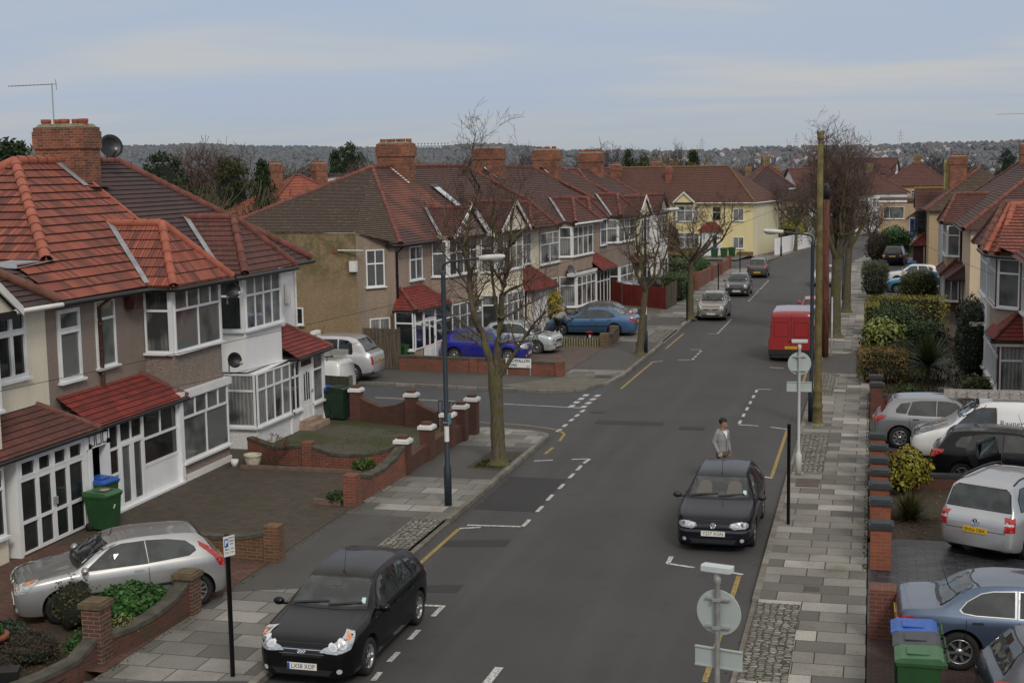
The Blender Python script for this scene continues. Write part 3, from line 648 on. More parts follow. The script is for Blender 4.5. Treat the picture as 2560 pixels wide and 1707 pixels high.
k = make_car('hatchback_car', 'dark slate three-door bubble car between two others on the left kerb', 'hatch', pb_grey, 3.55, 1.63, 1.49, glass='hatch3', wb=2.3, fo=.68, head='round', grille='slot', rim='cover', plates=('LN58 FZD', 'LN58 FZD')); k['place'](-8.75, 94.6, gz(94), -H90)
k = make_car('hatchback_car', 'grey-brown hatchback far along the left kerb, tail lights towards us', 'hatch', pb_brown, 3.57, 1.6, 1.54, wb=2.38, fo=.7, rim='cover', plates=('', 'EJ10 BVX'), plate_rear_z=.3, tail='slim'); k['place'](-8.75, 111.5, gz(111), H90)
k = make_car('saloon_car', 'light metallic blue saloon being washed on the drive', 'saloon', pb_midblue, 4.73, 1.81, 1.43, glass='saloon', wb=2.75, fo=.9, wr=.32, strip=True, rim='multi', plates=('', 'LT03 OXA')); k['place'](-13.85, 69.3, gz(69) + .1, math.pi)
k = make_car('saloon_car', 'dark blue saloon hidden behind the light blue one', 'saloon', pb_grey, 4.5, 1.75, 1.45, glass='saloon', wb=2.7, rim='cover', detail=False); k['place'](-14.3, 72.2, gz(72) + .1, math.pi)
k = make_car('hatchback_car', 'bright ultramarine hatchback on the corner house drive', 'hatch', pb_ultra, 3.95, 1.7, 1.44, glass='hatch3', wb=2.46, rim='cover', plates=('KM53 YPO', 'KM53 YPO')); k['place'](-16.55, 58.75, gz(58) + .1, 0)
k = make_car('hatchback_car', 'pale icy green small hatchback behind the ultramarine one', 'hatch', pb_ice, 3.7, 1.6, 1.44, wb=2.36, head='box', grille='thin', rim='cover', plates=('V842 JNP', '')); k['place'](-15.75, 61.95, gz(62) + .1, R(-8))
k = make_car('hatchback_car', 'grey car nearly hidden beyond the cream porch', 'hatch', pb_grey, 3.9, 1.68, 1.45, wb=2.5, rim='cover', detail=False, plates=('', 'KU02 HRN')); k['place'](-18.6, 75.3, gz(75) + .1, math.pi - .2)
k = make_car('estate_car', 'black estate behind the red fence panels', 'hatch', pb_black, 4.4, 1.74, 1.52, wb=2.65, rim='cover', tail='slim', detail=False, plates=('', 'LS07 UKE'), plate_rear_z=.36); k['place'](-14.0, 89.8, gz(90) + .1, math.pi - R(8))
k = make_car('hatchback_car', 'pale grey car behind the red fence, only its roof showing', 'hatch', pb_lsilver, 4.0, 1.7, 1.42, wb=2.5, rim='cover', detail=False); k['place'](-16.2, 87.2, gz(87) + .1, math.pi - R(8))
k = make_car('taxi', 'silver black-cab style taxi parked half on the side street pavement', 'taxi', pb_taxi, 4.58, 1.78, 1.83, glass='taxi', wb=2.89, fo=.85, wr=.34, tail='taxi', rim='cover', cat='taxi', plates=('', 'LR06 EDF'), plate_rear_z=.44, skirt=.27); k['place'](-21.55, 52.25, .06, math.pi)
b = MB(); b.box((.35, -.3, 1.80), (.55, .3, 1.93)); b.build('roof_sign', whitep, k['root'])
k = make_car('small_van', 'white van with a loaded roof rack, mostly hidden by the white house porch', 'smallvan', pb_white, 4.4, 1.8, 1.62, glass='smallvan', wb=2.7, tail='van', rim='cover', cat='van', detail=False); k['place'](-20.95, 47.4, 0, math.pi)
b = MB()
for y in (-.6, .6): b.tube([(-1.9, y, 1.72), (.9, y, 1.72)], .025, 6)
for x in (-1.7, -.6, .6): b.tube([(x, -.7, 1.58), (x, -.7, 1.70), (x, .7, 1.70), (x, .7, 1.58)], .02, 6)
b.build('roof_rack', darkplastic, k['root'])
lad = thing('ladder', 'stack of aluminium ladders on the hidden white van', 'ladder', (-20.95, 47.4, 1.74)); b = MB()
for y in (-.45, -.1): b.box((-1.7, y, 0), (2.3, y + .03, .09)); b.box((-1.7, y, .1), (2.3, y + .03, .19))
b.build('stile', galv, lad); b = MB()
for i in range(13): b.tube([(-1.55 + i * .3, -.45, .05), (-1.55 + i * .3, -.08, .05)], .014, 5)
b.build('rung', galv, lad)
k = make_car('suv', 'dark blue off-roader parked beyond the round bush', 'mpv', pb_navy, 4.5, 1.8, 1.72, glass='mpv', wb=2.65, tail='mpv', rails=True, rim='cover', cat='car', plates=('', 'KV08 LTA'), detail=False); k['place'](2.0, 125, gz(125) + .1, R(82))
k = make_car('hatchback_car', 'white hatchback behind the light blue one in a right hand garden', 'hatch', pb_white, 3.9, 1.68, 1.45, wb=2.5, rim='cover', detail=False); k['place'](2.9, 103.5, gz(103) + .1, math.pi)
k = make_car('hatchback_car', 'light blue hatchback nosing out beside the round bush', 'hatch', pb_lblue, 3.9, 1.68, 1.45, wb=2.5, rim='cover', detail=False); k['place'](2.75, 96.2, gz(96) + .1, math.pi)
for i, (x, y, c_, lb) in enumerate(((4.3, 212, pb_navy, 'dark car far off where the road bends away'), (3.2, 196, pb_grey, 'grey car far off beside the flat-roofed house'))):
    k = make_car('hatchback_car', lb, 'hatch', c_, 4.1, 1.7, 1.5, wb=2.5, rim='cover', detail=False, aerial=False); k['place'](x, y, -1.25, R(70))
# ladder on the small van
lad = thing('ladder', 'double aluminium ladder strapped on the small white van', 'ladder', (3.35, 40.15, .12 + 1.86), math.pi); b = MB()
for y in (.28, .62):
    for z in (0, .1): b.box((-2.2, y, z), (1.35, y + .035, z + .085))
b.build('stile', plain('weathered_aluminium', (.42, .40, .37), .6, .2, var=.35, scale=9), lad); b = MB()
for i in range(12):
    for z in (.045, .145): b.tube([(-2.05 + i * .28, .20, z), (-2.05 + i * .28, .68, z)], .016, 6)
b.build('rung', darkplastic, lad); b = MB()
for x in (-1.2, .45):
    b.box((x, -.62, -.05), (x + .05, .68, -.01)); b.box((x - .02, .62, -.16), (x + .07, .70, -.02)); b.box((x - .02, -.64, -.16), (x + .07, -.56, -.02))
b.build('roof_bar', darkplastic, lad)
# ------------------------------------------------------------------ ground, road, pavements
def asphalt(name, c, patch=.5):
    def f(g):
        a = g.mix(g.ramp(g.noise(.33, 5, .6), [(.35, 0.), (.68, 1.)]), tuple(x * .72 for x in c), c)
        st = g.mapping(g.ob, (1., .05, 1)); a = g.mix(g.ramp(g.noise(.9, 4, .6, st), [(.46, 0.), (.7, patch)]), a, tuple(x * 1.5 for x in c))
        a = g.mix(g.ramp(g.noise(70, 2, .7), [(.42, 0.), (.72, .55)]), a, tuple(x * 2.1 for x in c))
        a = g.mix(g.ramp(g.noise(45, 2, .5), [(.6, 0.), (.7, .5)]), a, tuple(x * .4 for x in c))
        a = g.mix(g.ramp(g.noise(1.4, 3), [(.62, 0.), (.72, .4)]), a, tuple(x * .55 for x in c))
        vo = g.N('ShaderNodeTexVoronoi', feature='DISTANCE_TO_EDGE'); vo.inputs['Scale'].default_value = .22; g.L(g.mix(.12, g.ob, g.noise(.9, 4), 'LINEAR_LIGHT') if False else g.ob, vo.inputs['Vector'])
        g.col(a); g.set('Roughness', .82); g.bump(g.noise(120, 2, .6), .35, .006)
    return shader(name, f)
road_m = asphalt('road_asphalt', (.047, .046, .046)); tar_m = asphalt('pavement_tarmac', (.06, .058, .055), .3); patch_m = asphalt('tarmac_patch', (.024, .024, .026), .2); side_m = asphalt('side_road_asphalt', (.05, .052, .058), .3)
def slabmat(name, w, h, lo=.06, hi=.30, off=.37, tint=(1, .97, .91), moss=.5):
    def f(g):
        n = g.brick((0, 0, 0), (1, 1, 1), (.02, .02, .02), w, h, .012, off, 0, 2, smooth=0.)
        k = g.ramp(n.outputs[0], [(0, lo), (.16, lo * 1.2), (.30, lerp(lo, hi, .36)), (.76, lerp(lo, hi, .5)), (.80, lerp(lo, hi, .62)), (.9, hi)])
        k = g.mix(1., k, tint, 'MULTIPLY')
        k = g.mix(g.ramp(g.noise(.8, 5, .65), [(.4, 0.), (.75, .45)]), k, (lo * .7, lo * .68, lo * .6))
        k = g.mix(g.ramp(g.noise(30, 3, .6), [(.35, .28), (.6, 0.)]), k, (lo * .5, lo * .5, lo * .45))
        k = g.mix(g.ramp(g.noise(.55, 5, .7), [(.56, 0.), (.7, moss)]), k, (.045, .048, .015))
        k = g.mix(g.ramp(n.outputs[1], [(.2, 0.), (.6, .8)]), k, (.03, .03, .02)); g.col(k); g.set('Roughness', .85); g.bump(g.inv(n.outputs[1]), .5, .01)
    return shader(name, f)
slab_l = slabmat('paving_slabs', .92, .62, .11, .34, .33); slab_r = slabmat('paving_slabs_bright', .85, .56, .11, .40, .41, (1, .96, .88), .5)
kerb_m = plain('granite_kerb', (.20, .185, .16), .85, var=.45, scale=3, bump=.3, bscale=30)
kerbs = shader('kerb_stones', lambda g: (lambda n: (g.col(g.mix(g.ramp(g.noise(2.5, 5), [(.4, 0.), (.7, .6)]), n.outputs[0], (.06, .06, .04))), g.set('Roughness', .85), g.bump(g.inv(n.outputs[1]), .5, .01)))(g.brick((.15, .135, .115), (.24, .225, .20), (.04, .04, .035), .9, 2, .012, 0)))
def cobble(name):
    def f(g):
        v = g.N('ShaderNodeTexVoronoi', feature='F1'); v.inputs['Scale'].default_value = 7.5; v.inputs['Randomness'].default_value = .55; g.L(g.mapping(g.ob, (1.0, 1.35, 0)), v.inputs['Vector'])
        e = g.N('ShaderNodeTexVoronoi', feature='DISTANCE_TO_EDGE'); e.inputs['Scale'].default_value = 7.5; e.inputs['Randomness'].default_value = .55; g.L(g.mapping(g.ob, (1.0, 1.35, 0)), e.inputs['Vector'])
        s = g.N('ShaderNodeSeparateColor'); g.L(v.outputs['Color'], s.inputs[0])
        k = g.ramp(s.outputs[0], [(0, (.13, .12, .105)), (.6, (.20, .19, .17)), (1, (.30, .29, .265))])
        k = g.mix(g.ramp(e.outputs[0], [(.05, 1.), (.13, 0.)]), k, (.03, .028, .018)); k = g.mix(g.ramp(g.noise(1.2, 3), [(.5, 0.), (.7, .35)]), k, (.05, .055, .02))
        g.col(k); g.set('Roughness', .8); g.bump(g.ramp(e.outputs[0], [(.0, 0.), (.22, 1.)]), .8, .03)
    return shader(name, f)
cob_m = cobble('cobbles')
block_brown = brickmat('block_paving_brown', (.048, .038, .029), (.088, .064, .05), (.025, .022, .016), .2, .1, .006, stain=.55, dark=(.03, .032, .022), moss=.35)
block_red = brickmat('block_paving_red', (.085, .042, .03), (.13, .065, .048), (.025, .018, .014), .2, .1, .006, stain=.4, dark=(.03, .02, .015))
block_black = brickmat('block_paving_black', (.022, .023, .028), (.05, .052, .06), (.008, .008, .009), .4, .16, .012, stain=.2, dark=(.012, .012, .014), rough=.45)
concrete = rendermat('old_concrete', (.125, .118, .10), .15, (.05, .055, .03), .7, .3, 30)
mossy_g = shader('mossy_garden', lambda g: (g.col(g.mix(g.ramp(g.noise(.55, 5, .65), [(.42, 0.), (.58, 1.)]), g.mix(g.ramp(g.noise(18, 4, .7), [(.4, 0.), (.65, 1.)]), (.028, .034, .010), (.065, .072, .020)), g.mix(g.noise(14, 3), (.055, .05, .036), (.10, .09, .068)))), g.set('Roughness', .95), g.bump(g.noise(30, 4), .5, .03)))
soil = rendermat('garden_soil', (.045, .032, .022), .4, (.025, .03, .012), .7, .9, 25)
white_mark = shader('white_road_paint', lambda g: (g.col(g.mix(g.ramp(g.noise(16, 4, .7), [(.46, 0.), (.62, .85)]), (.52, .52, .50), (.12, .12, .12))), g.set('Roughness', .7)))
yellow_mark = shader('yellow_road_paint', lambda g: (g.col(g.mix(g.ramp(g.noise(14, 4, .7), [(.40, 0.), (.60, .85)]), (.36, .25, .045), (.10, .09, .07))), g.set('Roughness', .7)))
def sheet(name, pts, z, mat, kind='structure', sub=True, base=gz, **kw):
    b = MB()
    ys = [p[1] for p in pts]; cut = 40.
    P = [V((p[0], p[1], z + base(p[1]))) for p in pts]
    if min(ys) < cut - .01 and max(ys) > cut + .01:
        for lo in (True, False):
            out = []
            for i in range(len(pts)):
                a, c_ = pts[i], pts[(i + 1) % len(pts)]; ia, ic = (a[1] <= cut) == lo, (c_[1] <= cut) == lo
                if ia: out.append(a)
                if ia != ic: t = (cut - a[1]) / (c_[1] - a[1]); out.append((a[0] + t * (c_[0] - a[0]), cut))
            if len(out) > 2: b.poly([V((p[0], p[1], z + base(p[1]))) for p in out], 0, [(p[0], p[1]) for p in out])
    else: b.poly(P, 0, [(p[0], p[1]) for p in pts])
    return b.build(name, mat, None, kind=kind, **kw)
Ledge = [(-9.75, -12), (-9.75, 40), (-9.75, 118), (-9.3, 130), (-7.2, 148), (-3.6, 172), (1.5, 200), (9, 236)]
Redge = [(-2.15, -12), (-2.15, 40), (-2.15, 118), (-1.6, 130), (.4, 150), (3.8, 174), (9.3, 204), (17, 240)]
b = MB()
for i in range(len(Ledge) - 1):
    q = [Ledge[i], Redge[i], Redge[i + 1], Ledge[i + 1]]; b.poly([V((x, y, gz(y))) for x, y in q])
b.build('road', road_m, None, kind='structure')
s1 = .14
sheet('side_road', [(-9.75, 41.0), (-9.75, 55.4), (-9.95, 53.2), (-10.6, 51.4), (-11.6, 50.55), (-14.5, 50.85), (-70, 58.6), (-70, 51.1), (-12.6, 42.7), (-11.2, 42.2), (-10.2, 41.4)], .004, side_m)
sheet('far_side_road', [(-9.75, 120), (-9.75, 136), (-14, 131.5), (-70, 137), (-70, 130), (-14, 125.5)], .004, side_m)
# terrain: one sheet out to the hills
def terrain(x, y):
    d = math.hypot(x, y); az = math.degrees(math.atan2(x, max(y, 1e-3))) if y > 0 else (90 if x > 0 else -90)
    near = gz(min(max(y, 0), 190)) - .10
    if d < 150: return near - (0 if -40 < x < 30 else .02)
    crest = interp([(-60, 74), (-38, 73), (-33, 76), (-28, 78), (-22, 72), (-18.5, 66), (-16, 72), (-13, 64), (-8, 58), (-3, 60), (2, 62), (6, 66), (12, 68), (60, 60)], az)
    crest -= 28
    crest += 4 * mnoise.noise(V((az * .35, 3.1, 0)))
    t = interp([(150, 0.), (420, -.9), (900, -1.), (1300, -.65), (2000, .2), (2900, 1.), (3300, .95), (4200, .3), (9000, .0)], d)
    low = -18
    z = t * crest if t > 0 else -t * low
    return lerp(near, z, min(1, (d - 150) / 80)) + (2.5 * mnoise.noise(V((x * .004, y * .004, 0))) if d > 300 else 0)
def hillmat(g):
    n = g.noise(.011, 8, .7); sx = g.N('ShaderNodeSeparateXYZ'); g.L(g.ob, sx.inputs[0])
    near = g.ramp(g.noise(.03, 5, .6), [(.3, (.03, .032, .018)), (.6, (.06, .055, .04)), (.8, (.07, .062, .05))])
    far = g.ramp(n, [(.3, (.12, .135, .155)), (.5, (.145, .157, .178)), (.66, (.165, .172, .19))])  # far tint carries distance haze in the ground colour
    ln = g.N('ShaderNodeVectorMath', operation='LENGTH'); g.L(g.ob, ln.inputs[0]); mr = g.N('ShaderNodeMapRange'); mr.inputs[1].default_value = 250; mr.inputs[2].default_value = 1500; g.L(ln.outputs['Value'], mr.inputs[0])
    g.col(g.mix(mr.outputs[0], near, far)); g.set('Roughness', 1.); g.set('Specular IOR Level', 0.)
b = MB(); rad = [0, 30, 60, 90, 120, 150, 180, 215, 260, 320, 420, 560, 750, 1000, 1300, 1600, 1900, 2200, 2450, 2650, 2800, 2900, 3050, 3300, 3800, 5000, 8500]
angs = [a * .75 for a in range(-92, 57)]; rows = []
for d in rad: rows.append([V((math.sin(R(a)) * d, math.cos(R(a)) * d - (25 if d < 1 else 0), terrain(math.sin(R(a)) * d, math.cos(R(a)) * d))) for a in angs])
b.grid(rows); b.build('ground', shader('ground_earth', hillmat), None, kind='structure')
b = MB(); b.poly([(-80, -60, -.12), (80, -60, -.12), (80, 25, -.12), (-80, 25, -.12)]); b.build('ground_near', soil, None, kind='structure')
# pavements and kerbs
def ring(pts, z, off): return [V((x, y, z + gz(y))) for x, y in pts]
PL = .11
nc = [(-9.87, 41.5), (-9.97, 41.93), (-10.32, 42.24), (-11.2, 42.49), (-12.6, 42.72)]
sheet('pavement', [(-12.55, -8), (-9.88, -8)] + nc + [(-12.9, 42.2), (-12.5, 41.6)], PL, slab_l)
sheet('pavement', [(-12.6, 42.72), (-20, 43.88), (-70, 50.95), (-70, 50), (-20, 43.3), (-16.8, 43.0), (-12.9, 42.2)], PL, tar_m)
fc = [(-70, 58.75), (-14.5, 50.98), (-11.6, 50.68), (-10.7, 51.5), (-10.08, 53.2), (-9.88, 55.4)]
sheet('pavement', fc + [(-9.88, 120), (-12.2, 120), (-12.2, 54.5), (-19.5, 55.3), (-70, 60.5)], PL, slab_l)
sheet('pavement', [(-2.02, -8), (.0, -8), (.0, 40), (.0, 118), (.5, 130), (2.5, 150), (5.9, 174), (4.0, 174), (.55, 150), (-1.45, 130), (-2.02, 118), (-2.02, 40)], PL, slab_r)
sheet('pavement', [(-9.7, 131), (-7.35, 148), (-3.75, 172), (1.35, 200), (-.8, 201), (-6.2, 172), (-9.8, 148), (-11.7, 138)], PL, slab_l)
def kerb(path, w=.13, h=PL + .004, name='kerb'):
    b = MB()
    for i in range(len(path) - 1):
        a, c_ = V(path[i]), V(path[i + 1]); d = c_ - a; n = V((-d.y, d.x)).normalized() * w
        p = [V((q.x, q.y, 0)) for q in (a, c_, c_ + n, a + n)]; g_ = [gz(q.y) for q in p]
        lo = [V((q.x, q.y, g - .05)) for q, g in zip(p, g_)]; hi = [V((q.x, q.y, g + h)) for q, g in zip(p, g_)]
        L_ = d.length; s0 = i * 1.37
        b.poly(hi, 0, [(s0, .5), (s0 + L_, .5), (s0 + L_, .7), (s0, .7)]); b.poly([lo[0], lo[1], hi[1], hi[0]], 0, [(s0, .2), (s0 + L_, .2), (s0 + L_, .4), (s0, .4)])
        b.poly([lo[2], lo[3], hi[3], hi[2]])
        for e in ((0, 3), (1, 2)): b.poly([lo[e[0]], lo[e[1]], hi[e[1]], hi[e[0]]])
    return b.build(name, kerbs, None, kind='structure')
kerb([(-9.75, -8), (-9.75, 28.15)], h=PL + .004); kerb([(-9.75, 28.15), (-9.75, 31.05)], h=.045); kerb([(-9.75, 31.05), (-9.75, 40), (-9.75, 41.55), (-9.88, 42.0), (-10.28, 42.34), (-11.17, 42.6), (-12.6, 42.83), (-70, 50.9)])
kerb([(-70, 58.62), (-14.5, 50.84), (-11.55, 50.53), (-10.6, 51.4), (-9.95, 53.2), (-9.75, 55.4), (-9.75, 66.5)]); kerb([(-9.75, 66.5), (-9.75, 72)], h=.045); kerb([(-9.75, 72), (-9.75, 120)]); kerb([(-9.55, 131), (-7.2, 148), (-3.6, 172), (1.5, 200)])
kerb([(1.0, 152), (-1.6, 130), (-2.15, 118), (-2.15, 57), ]); kerb([(-2.15, 57), (-2.15, 51)], h=.045); kerb([(-2.15, 51), (-2.15, 43.4)]); kerb([(-2.15, 43.4), (-2.15, 37.7)], h=.045); kerb([(-2.15, 37.7), (-2.15, 26.3)]); kerb([(-2.15, 26.3), (-2.15, 21.8)], h=.045); kerb([(-2.15, 21.8), (-2.15, -8)])
def rect(x0, y0, x1, y1): return [(x0, y0), (x1, y0), (x1, y1), (x0, y1)]
for q in (rect(-10.62, 28.25, -9.88, 30.95), rect(-2.02, 21.95, -1.22, 26.1), rect(-2.02, 37.75, -1.2, 43.3), rect(-2.02, 51.2, -1.3, 56.8), rect(-10.9, 66.6, -9.9, 71.8)): sheet('cobbled_crossing', q, PL + .004, cob_m)
for q in ([(-12.5, 24.6), (-9.9, 25.6), (-9.9, 28.2), (-10.65, 28.25), (-10.65, 31.0), (-12.5, 31.1)], [(-12.5, 35.3), (-9.9, 35.3), (-9.9, 39.6), (-12.5, 39.6)], [(-12.4, 8), (-9.9, 8), (-9.9, 20.2), (-12.6, 19.6)], rect(-12.2, 56.5, -9.9, 66.4), [(-19.3, 55.2), (-12.0, 54.35), (-11.0, 51.1), (-14.5, 51.05), (-30, 53.2), (-30, 56.4)], [(-2.0, 56.9), (-.02, 56.9), (-.02, 64.5), (-2.0, 62)], rect(-1.2, 27, -.9, 27.3), rect(-12.1, 74, -10, 78)):
    sheet('tarmac_infill', q, PL + .0045, tar_m)
sheet('side_path_concrete', [(-12.0, 54.2), (-9.95, 55.6), (-10.1, 53.2), (-10.75, 51.55), (-11.5, 50.8), (-13.2, 50.9), (-14, 51.6)], PL + .009, concrete)
for q in ([(-9.43, 29.0), (-7.9, 29.3), (-7.93, 29.9), (-9.4, 29.55)], [(-8.9, 25.7), (-8.0, 25.8), (-8.0, 26.35), (-8.8, 26.2)], rect(-9.6, 32.5, -8.0, 36.2), rect(-8.9, 44.5, -6.6, 45.2)): sheet('road_patch', q, .004, patch_m)
sheet('tree_pit', [(-11.0, 36.6), (-9.95, 36.4), (-9.92, 39), (-10.9, 38.9)], PL + .009, soil)
# markings
mz = .009
def mark(name, pts, mat): sheet(name, pts, mz, mat)
def bar(a, c_, w=.1, mat=white_mark, name='road_marking'):
    a, c_ = V(a), V(c_); d = (c_ - a).normalized(); n = V((-d.y, d.x)) * w / 2; mark(name, [tuple(q) for q in (a - n, c_ - n, c_ + n, a + n)], mat)
for a, c_ in (((-7.98, 20.9), (-8.0, 21.3)), ((-8.02, 21.8), (-8.02, 22.3)), ((-8.04, 22.95), (-8.04, 23.5)), ((-8.02, 24.3), (-8.02, 24.97)), ((-8.06, 24.93), (-9.2, 24.85)), ((-7.95, 31.08), (-7.95, 31.75)), ((-8.0, 31.06), (-9.3, 30.95)), ((-7.95, 32.5), (-7.95, 33.1)), ((-7.97, 33.7), (-7.97, 34.35)), ((-7.95, 35.0), (-7.95, 35.6)), ((-7.95, 36.3), (-7.95, 36.9)), ((-7.95, 37.3), (-7.95, 37.95)), ((-7.94, 38.25), (-7.9, 38.87)), ((-7.95, 38.85), (-8.4, 38.7)), ((-9.43, 38.3), (-8.92, 38.5)), ((-9.39, 30.62), (-8.92, 30.82)),
    ((-4.14, 28.68), (-4.14, 29.25)), ((-4.14, 28.69), (-3.55, 28.5)), ((-2.9, 28.36), (-2.5, 28.2)), ((-2.97, 37.55), (-2.53, 37.3)), ((-4.14, 52.9), (-3.64, 52.83)), ((-4.18, 45.16), (-3.5, 45.03)), ((-3.1, 44.88), (-2.49, 44.55)), ((-4.16, 59.0), (-3.54, 58.75)), ((-7.7, 64.53), (-8.22, 64.5)), ((-7.78, 60.85), (-8.3, 60.75)), ((-7.66, 71.2), (-8.17, 71.1)), ((-8.15, 99), (-7.5, 99.2)), ((-9.3, 60), (-8.89, 60.25))): bar(a, c_)
for i in range(6): bar((-4.16, 45.3 + i * 1.35), (-4.17, 45.95 + i * 1.35))
for y0, y1, n in ((60.9, 64.5, 4), (71.3, 78.8, 8), (89.6, 98.5, 6), (99.3, 108, 6)):
    for i in range(n): t = (y1 - y0) / n; bar((-7.68, y0 + i * t), (-7.66, y0 + (i + .55) * t))
bar((-6.09, 20.9), (-6.07, 21.95), .15); bar((-6.0, 15), (-6.0, 17), .15)
bar((-18.1, 48.53), (-14.81, 48.13), .09); bar((-13.2, 47.93), (-9.96, 47.51), .09); bar((-26, 49.5), (-22, 49.0), .09)
for i in range(4): bar((-10.36, 47.62 + i * .83), (-10.35, 48.08 + i * .83), .2); bar((-9.92, 47.54 + i * .85), (-9.88, 47.98 + i * .85), .2)
for y in (42.85, 43.75, 44.8, 45.7, 46.6): bar((-9.77, y), (-9.76, y + .52), .13)
Y_ = lambda P, w=.1: [bar(P[i], P[i + 1], w, yellow_mark, 'yellow_line') for i in range(len(P) - 1)]
Y_([(-30, 46.2), (-12.78, 44.1), (-11.88, 43.99), (-11.1, 43.83), (-10.3, 43.5), (-9.75, 43.1), (-9.45, 42.5), (-9.35, 41.3)]); Y_([(-9.39, 27.5), (-9.39, 30.58)]); Y_([(-9.33, 52.1), (-9.3, 60)]); Y_([(-2.57, 22), (-2.57, 28.1)]); Y_([(-2.55, 37.4), (-2.55, 44.4)]); Y_([(-2.55, 52.9), (-2.55, 58.6)]); Y_([(-9.34, 39.3), (-9.32, 40.3)]); Y_([(-9.4, 64.6), (-9.4, 71)]); Y_([(-8.9, 133), (-6.6, 149), (-4.9, 160)])
iron = plain('cast_iron', (.035, .036, .038), .6, .3, var=.4, scale=20)
sheet('manhole_cover', [(-9.2 + .3 * math.cos(t * .5236) , 46.8 + .3 * math.sin(t * .5236)) for t in range(12)], .010, iron); sheet('manhole_cover', rect(-10.8, 54.0, -10.1, 54.8), PL + .014, iron); sheet('manhole_cover', rect(-1.85, 36.0, -1.25, 36.9), PL + .01, plain('rusty_iron', (.10, .07, .055), .8)); sheet('manhole_cover', rect(-6.0, 44.0, -5.2, 44.5), .010, patch_m)
# drives and gardens (flush sheets)
GP = .125
for n_, q, z, m in (('driveway', rect(-18.3, 20.0, -12.5, 27.0), GP, block_red), ('driveway', rect(-18.3, 27.0, -12.5, 35.6), GP, block_brown), ('garden_concrete', [(-19.2, 35.9), (-12.6, 35.9), (-12.4, 42.0), (-16.8, 43.2), (-19.2, 43.8)], GP, mossy_g), ('front_garden', [(-18.4, 35.55), (-12.6, 35.5), (-12.6, 36.0), (-18.4, 36.2)], GP + .006, soil),
    ('garden_bed', [(-18.3, 14), (-13.3, 14), (-12.9, 20.6), (-12.75, 23.1), (-14.2, 22.6), (-15.0, 21.5), (-18.3, 21.2)], GP + .012, soil),
    ('driveway', [(-20.3, 56.2), (-19.4, 55.45), (-12.2, 54.65), (-12.2, 64.3), (-19.3, 64.3)], GP, brickmat('block_paving_far', (.085, .06, .05), (.13, .095, .08), (.04, .032, .028), .2, .1, .006)), ('front_garden', [(-19.5, 64.3), (-12.2, 64.3), (-12.2, 67), (-19, 67)], GP, soil), ('driveway', [(-19, 67), (-12.2, 67), (-12.2, 74), (-18.2, 74)], GP, tar_m), ('driveway', [(-18.4, 74), (-12.2, 74), (-12.2, 121), (-30, 124)], GP - .004, concrete),
    ('garden_far', [(-12.3, 131), (-11.7, 138), (-12.5, 141.5), (-30, 146), (-30, 134)], GP, concrete),
    ('driveway', [(.02, 25.2), (5.2, 25.2), (5.2, 31.2), (.6, 31.2), (.02, 30.8)], GP, block_black), ('driveway', rect(.02, 16, 5.2, 25.2), GP, brickmat('block_paving_dark_red', (.05, .03, .025), (.075, .045, .036), (.02, .016, .014), .2, .1, .006)), ('garden_bed', rect(.02, 31.2, 5.2, 36.2), GP, soil), ('driveway', rect(.02, 36.2, 5.2, 46.4), GP, brickmat('block_paving_grey', (.04, .04, .043), (.065, .06, .06), (.015, .015, .015), .2, .1, .006)),
    ('garden_bed', rect(.02, 46.4, 5.2, 120), GP, soil), ('driveway', rect(.3, 91, 5.0, 106), GP + .01, concrete), ('driveway', rect(.4, 118, 6, 135), GP + .01, tar_m), ('garden_concrete', rect(2.6, 47.2, 3.9, 62), GP + .01, concrete)): sheet(n_, q, z, m)
# ------------------------------------------------------------------ house parts
orange_t = tilemat('roof_tiles_orange', (.44, .105, .055), (.30, .075, .045), .30, .34, .35, (.13, .045, .035), .01)
def orange2(g):
    st = g.N('ShaderNodeTexWave', wave_type='BANDS', bands_direction='X'); st.inputs['Scale'].default_value = 1 / (.15 * 2 * math.pi) * math.pi * .99; g.L(g.uv, st.inputs['Vector'])
    n = g.brick((0, 0, 0), (1, 1, 1), (.2, .2, .2), .15, .34, .007, .0, 0, 2)
    c = g.ramp(n.outputs[0], [(0, (.12, .045, .036)), (.28, (.24, .068, .046)), (.6, (.34, .09, .056)), (1, (.40, .115, .072))])
    c = g.mix(g.ramp(st.outputs[0], [(.0, .5), (.35, 0.)]), c, (.07, .025, .022))
    c = g.mix(g.ramp(g.noise(.8, 5), [(.42, 0.), (.72, .6)]), c, (.13, .052, .042)); c = g.mix(n.outputs[1], c, (.05, .022, .018)); g.col(c); g.set('Roughness', .88); g.bump(st.outputs[0], .8, .03)  # darkens joints and course risers, painting in the shade under tile edges
orange_t = shader('roof_tiles_orange_pantile', orange2)
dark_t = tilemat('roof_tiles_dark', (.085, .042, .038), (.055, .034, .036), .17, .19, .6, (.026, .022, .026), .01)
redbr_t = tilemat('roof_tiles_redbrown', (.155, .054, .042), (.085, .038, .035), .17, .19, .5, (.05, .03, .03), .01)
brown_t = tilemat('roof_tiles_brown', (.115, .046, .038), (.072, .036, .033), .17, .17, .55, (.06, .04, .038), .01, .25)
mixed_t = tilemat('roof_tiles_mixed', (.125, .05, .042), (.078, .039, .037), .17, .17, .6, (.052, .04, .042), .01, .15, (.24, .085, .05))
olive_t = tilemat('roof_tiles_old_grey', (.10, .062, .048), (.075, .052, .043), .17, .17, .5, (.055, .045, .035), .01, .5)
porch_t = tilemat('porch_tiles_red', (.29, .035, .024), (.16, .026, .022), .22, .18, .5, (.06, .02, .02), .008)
porch2_t = tilemat('porch_tiles_weathered', (.17, .05, .036), (.10, .038, .032), .24, .2, .5, (.05, .028, .025), .01)
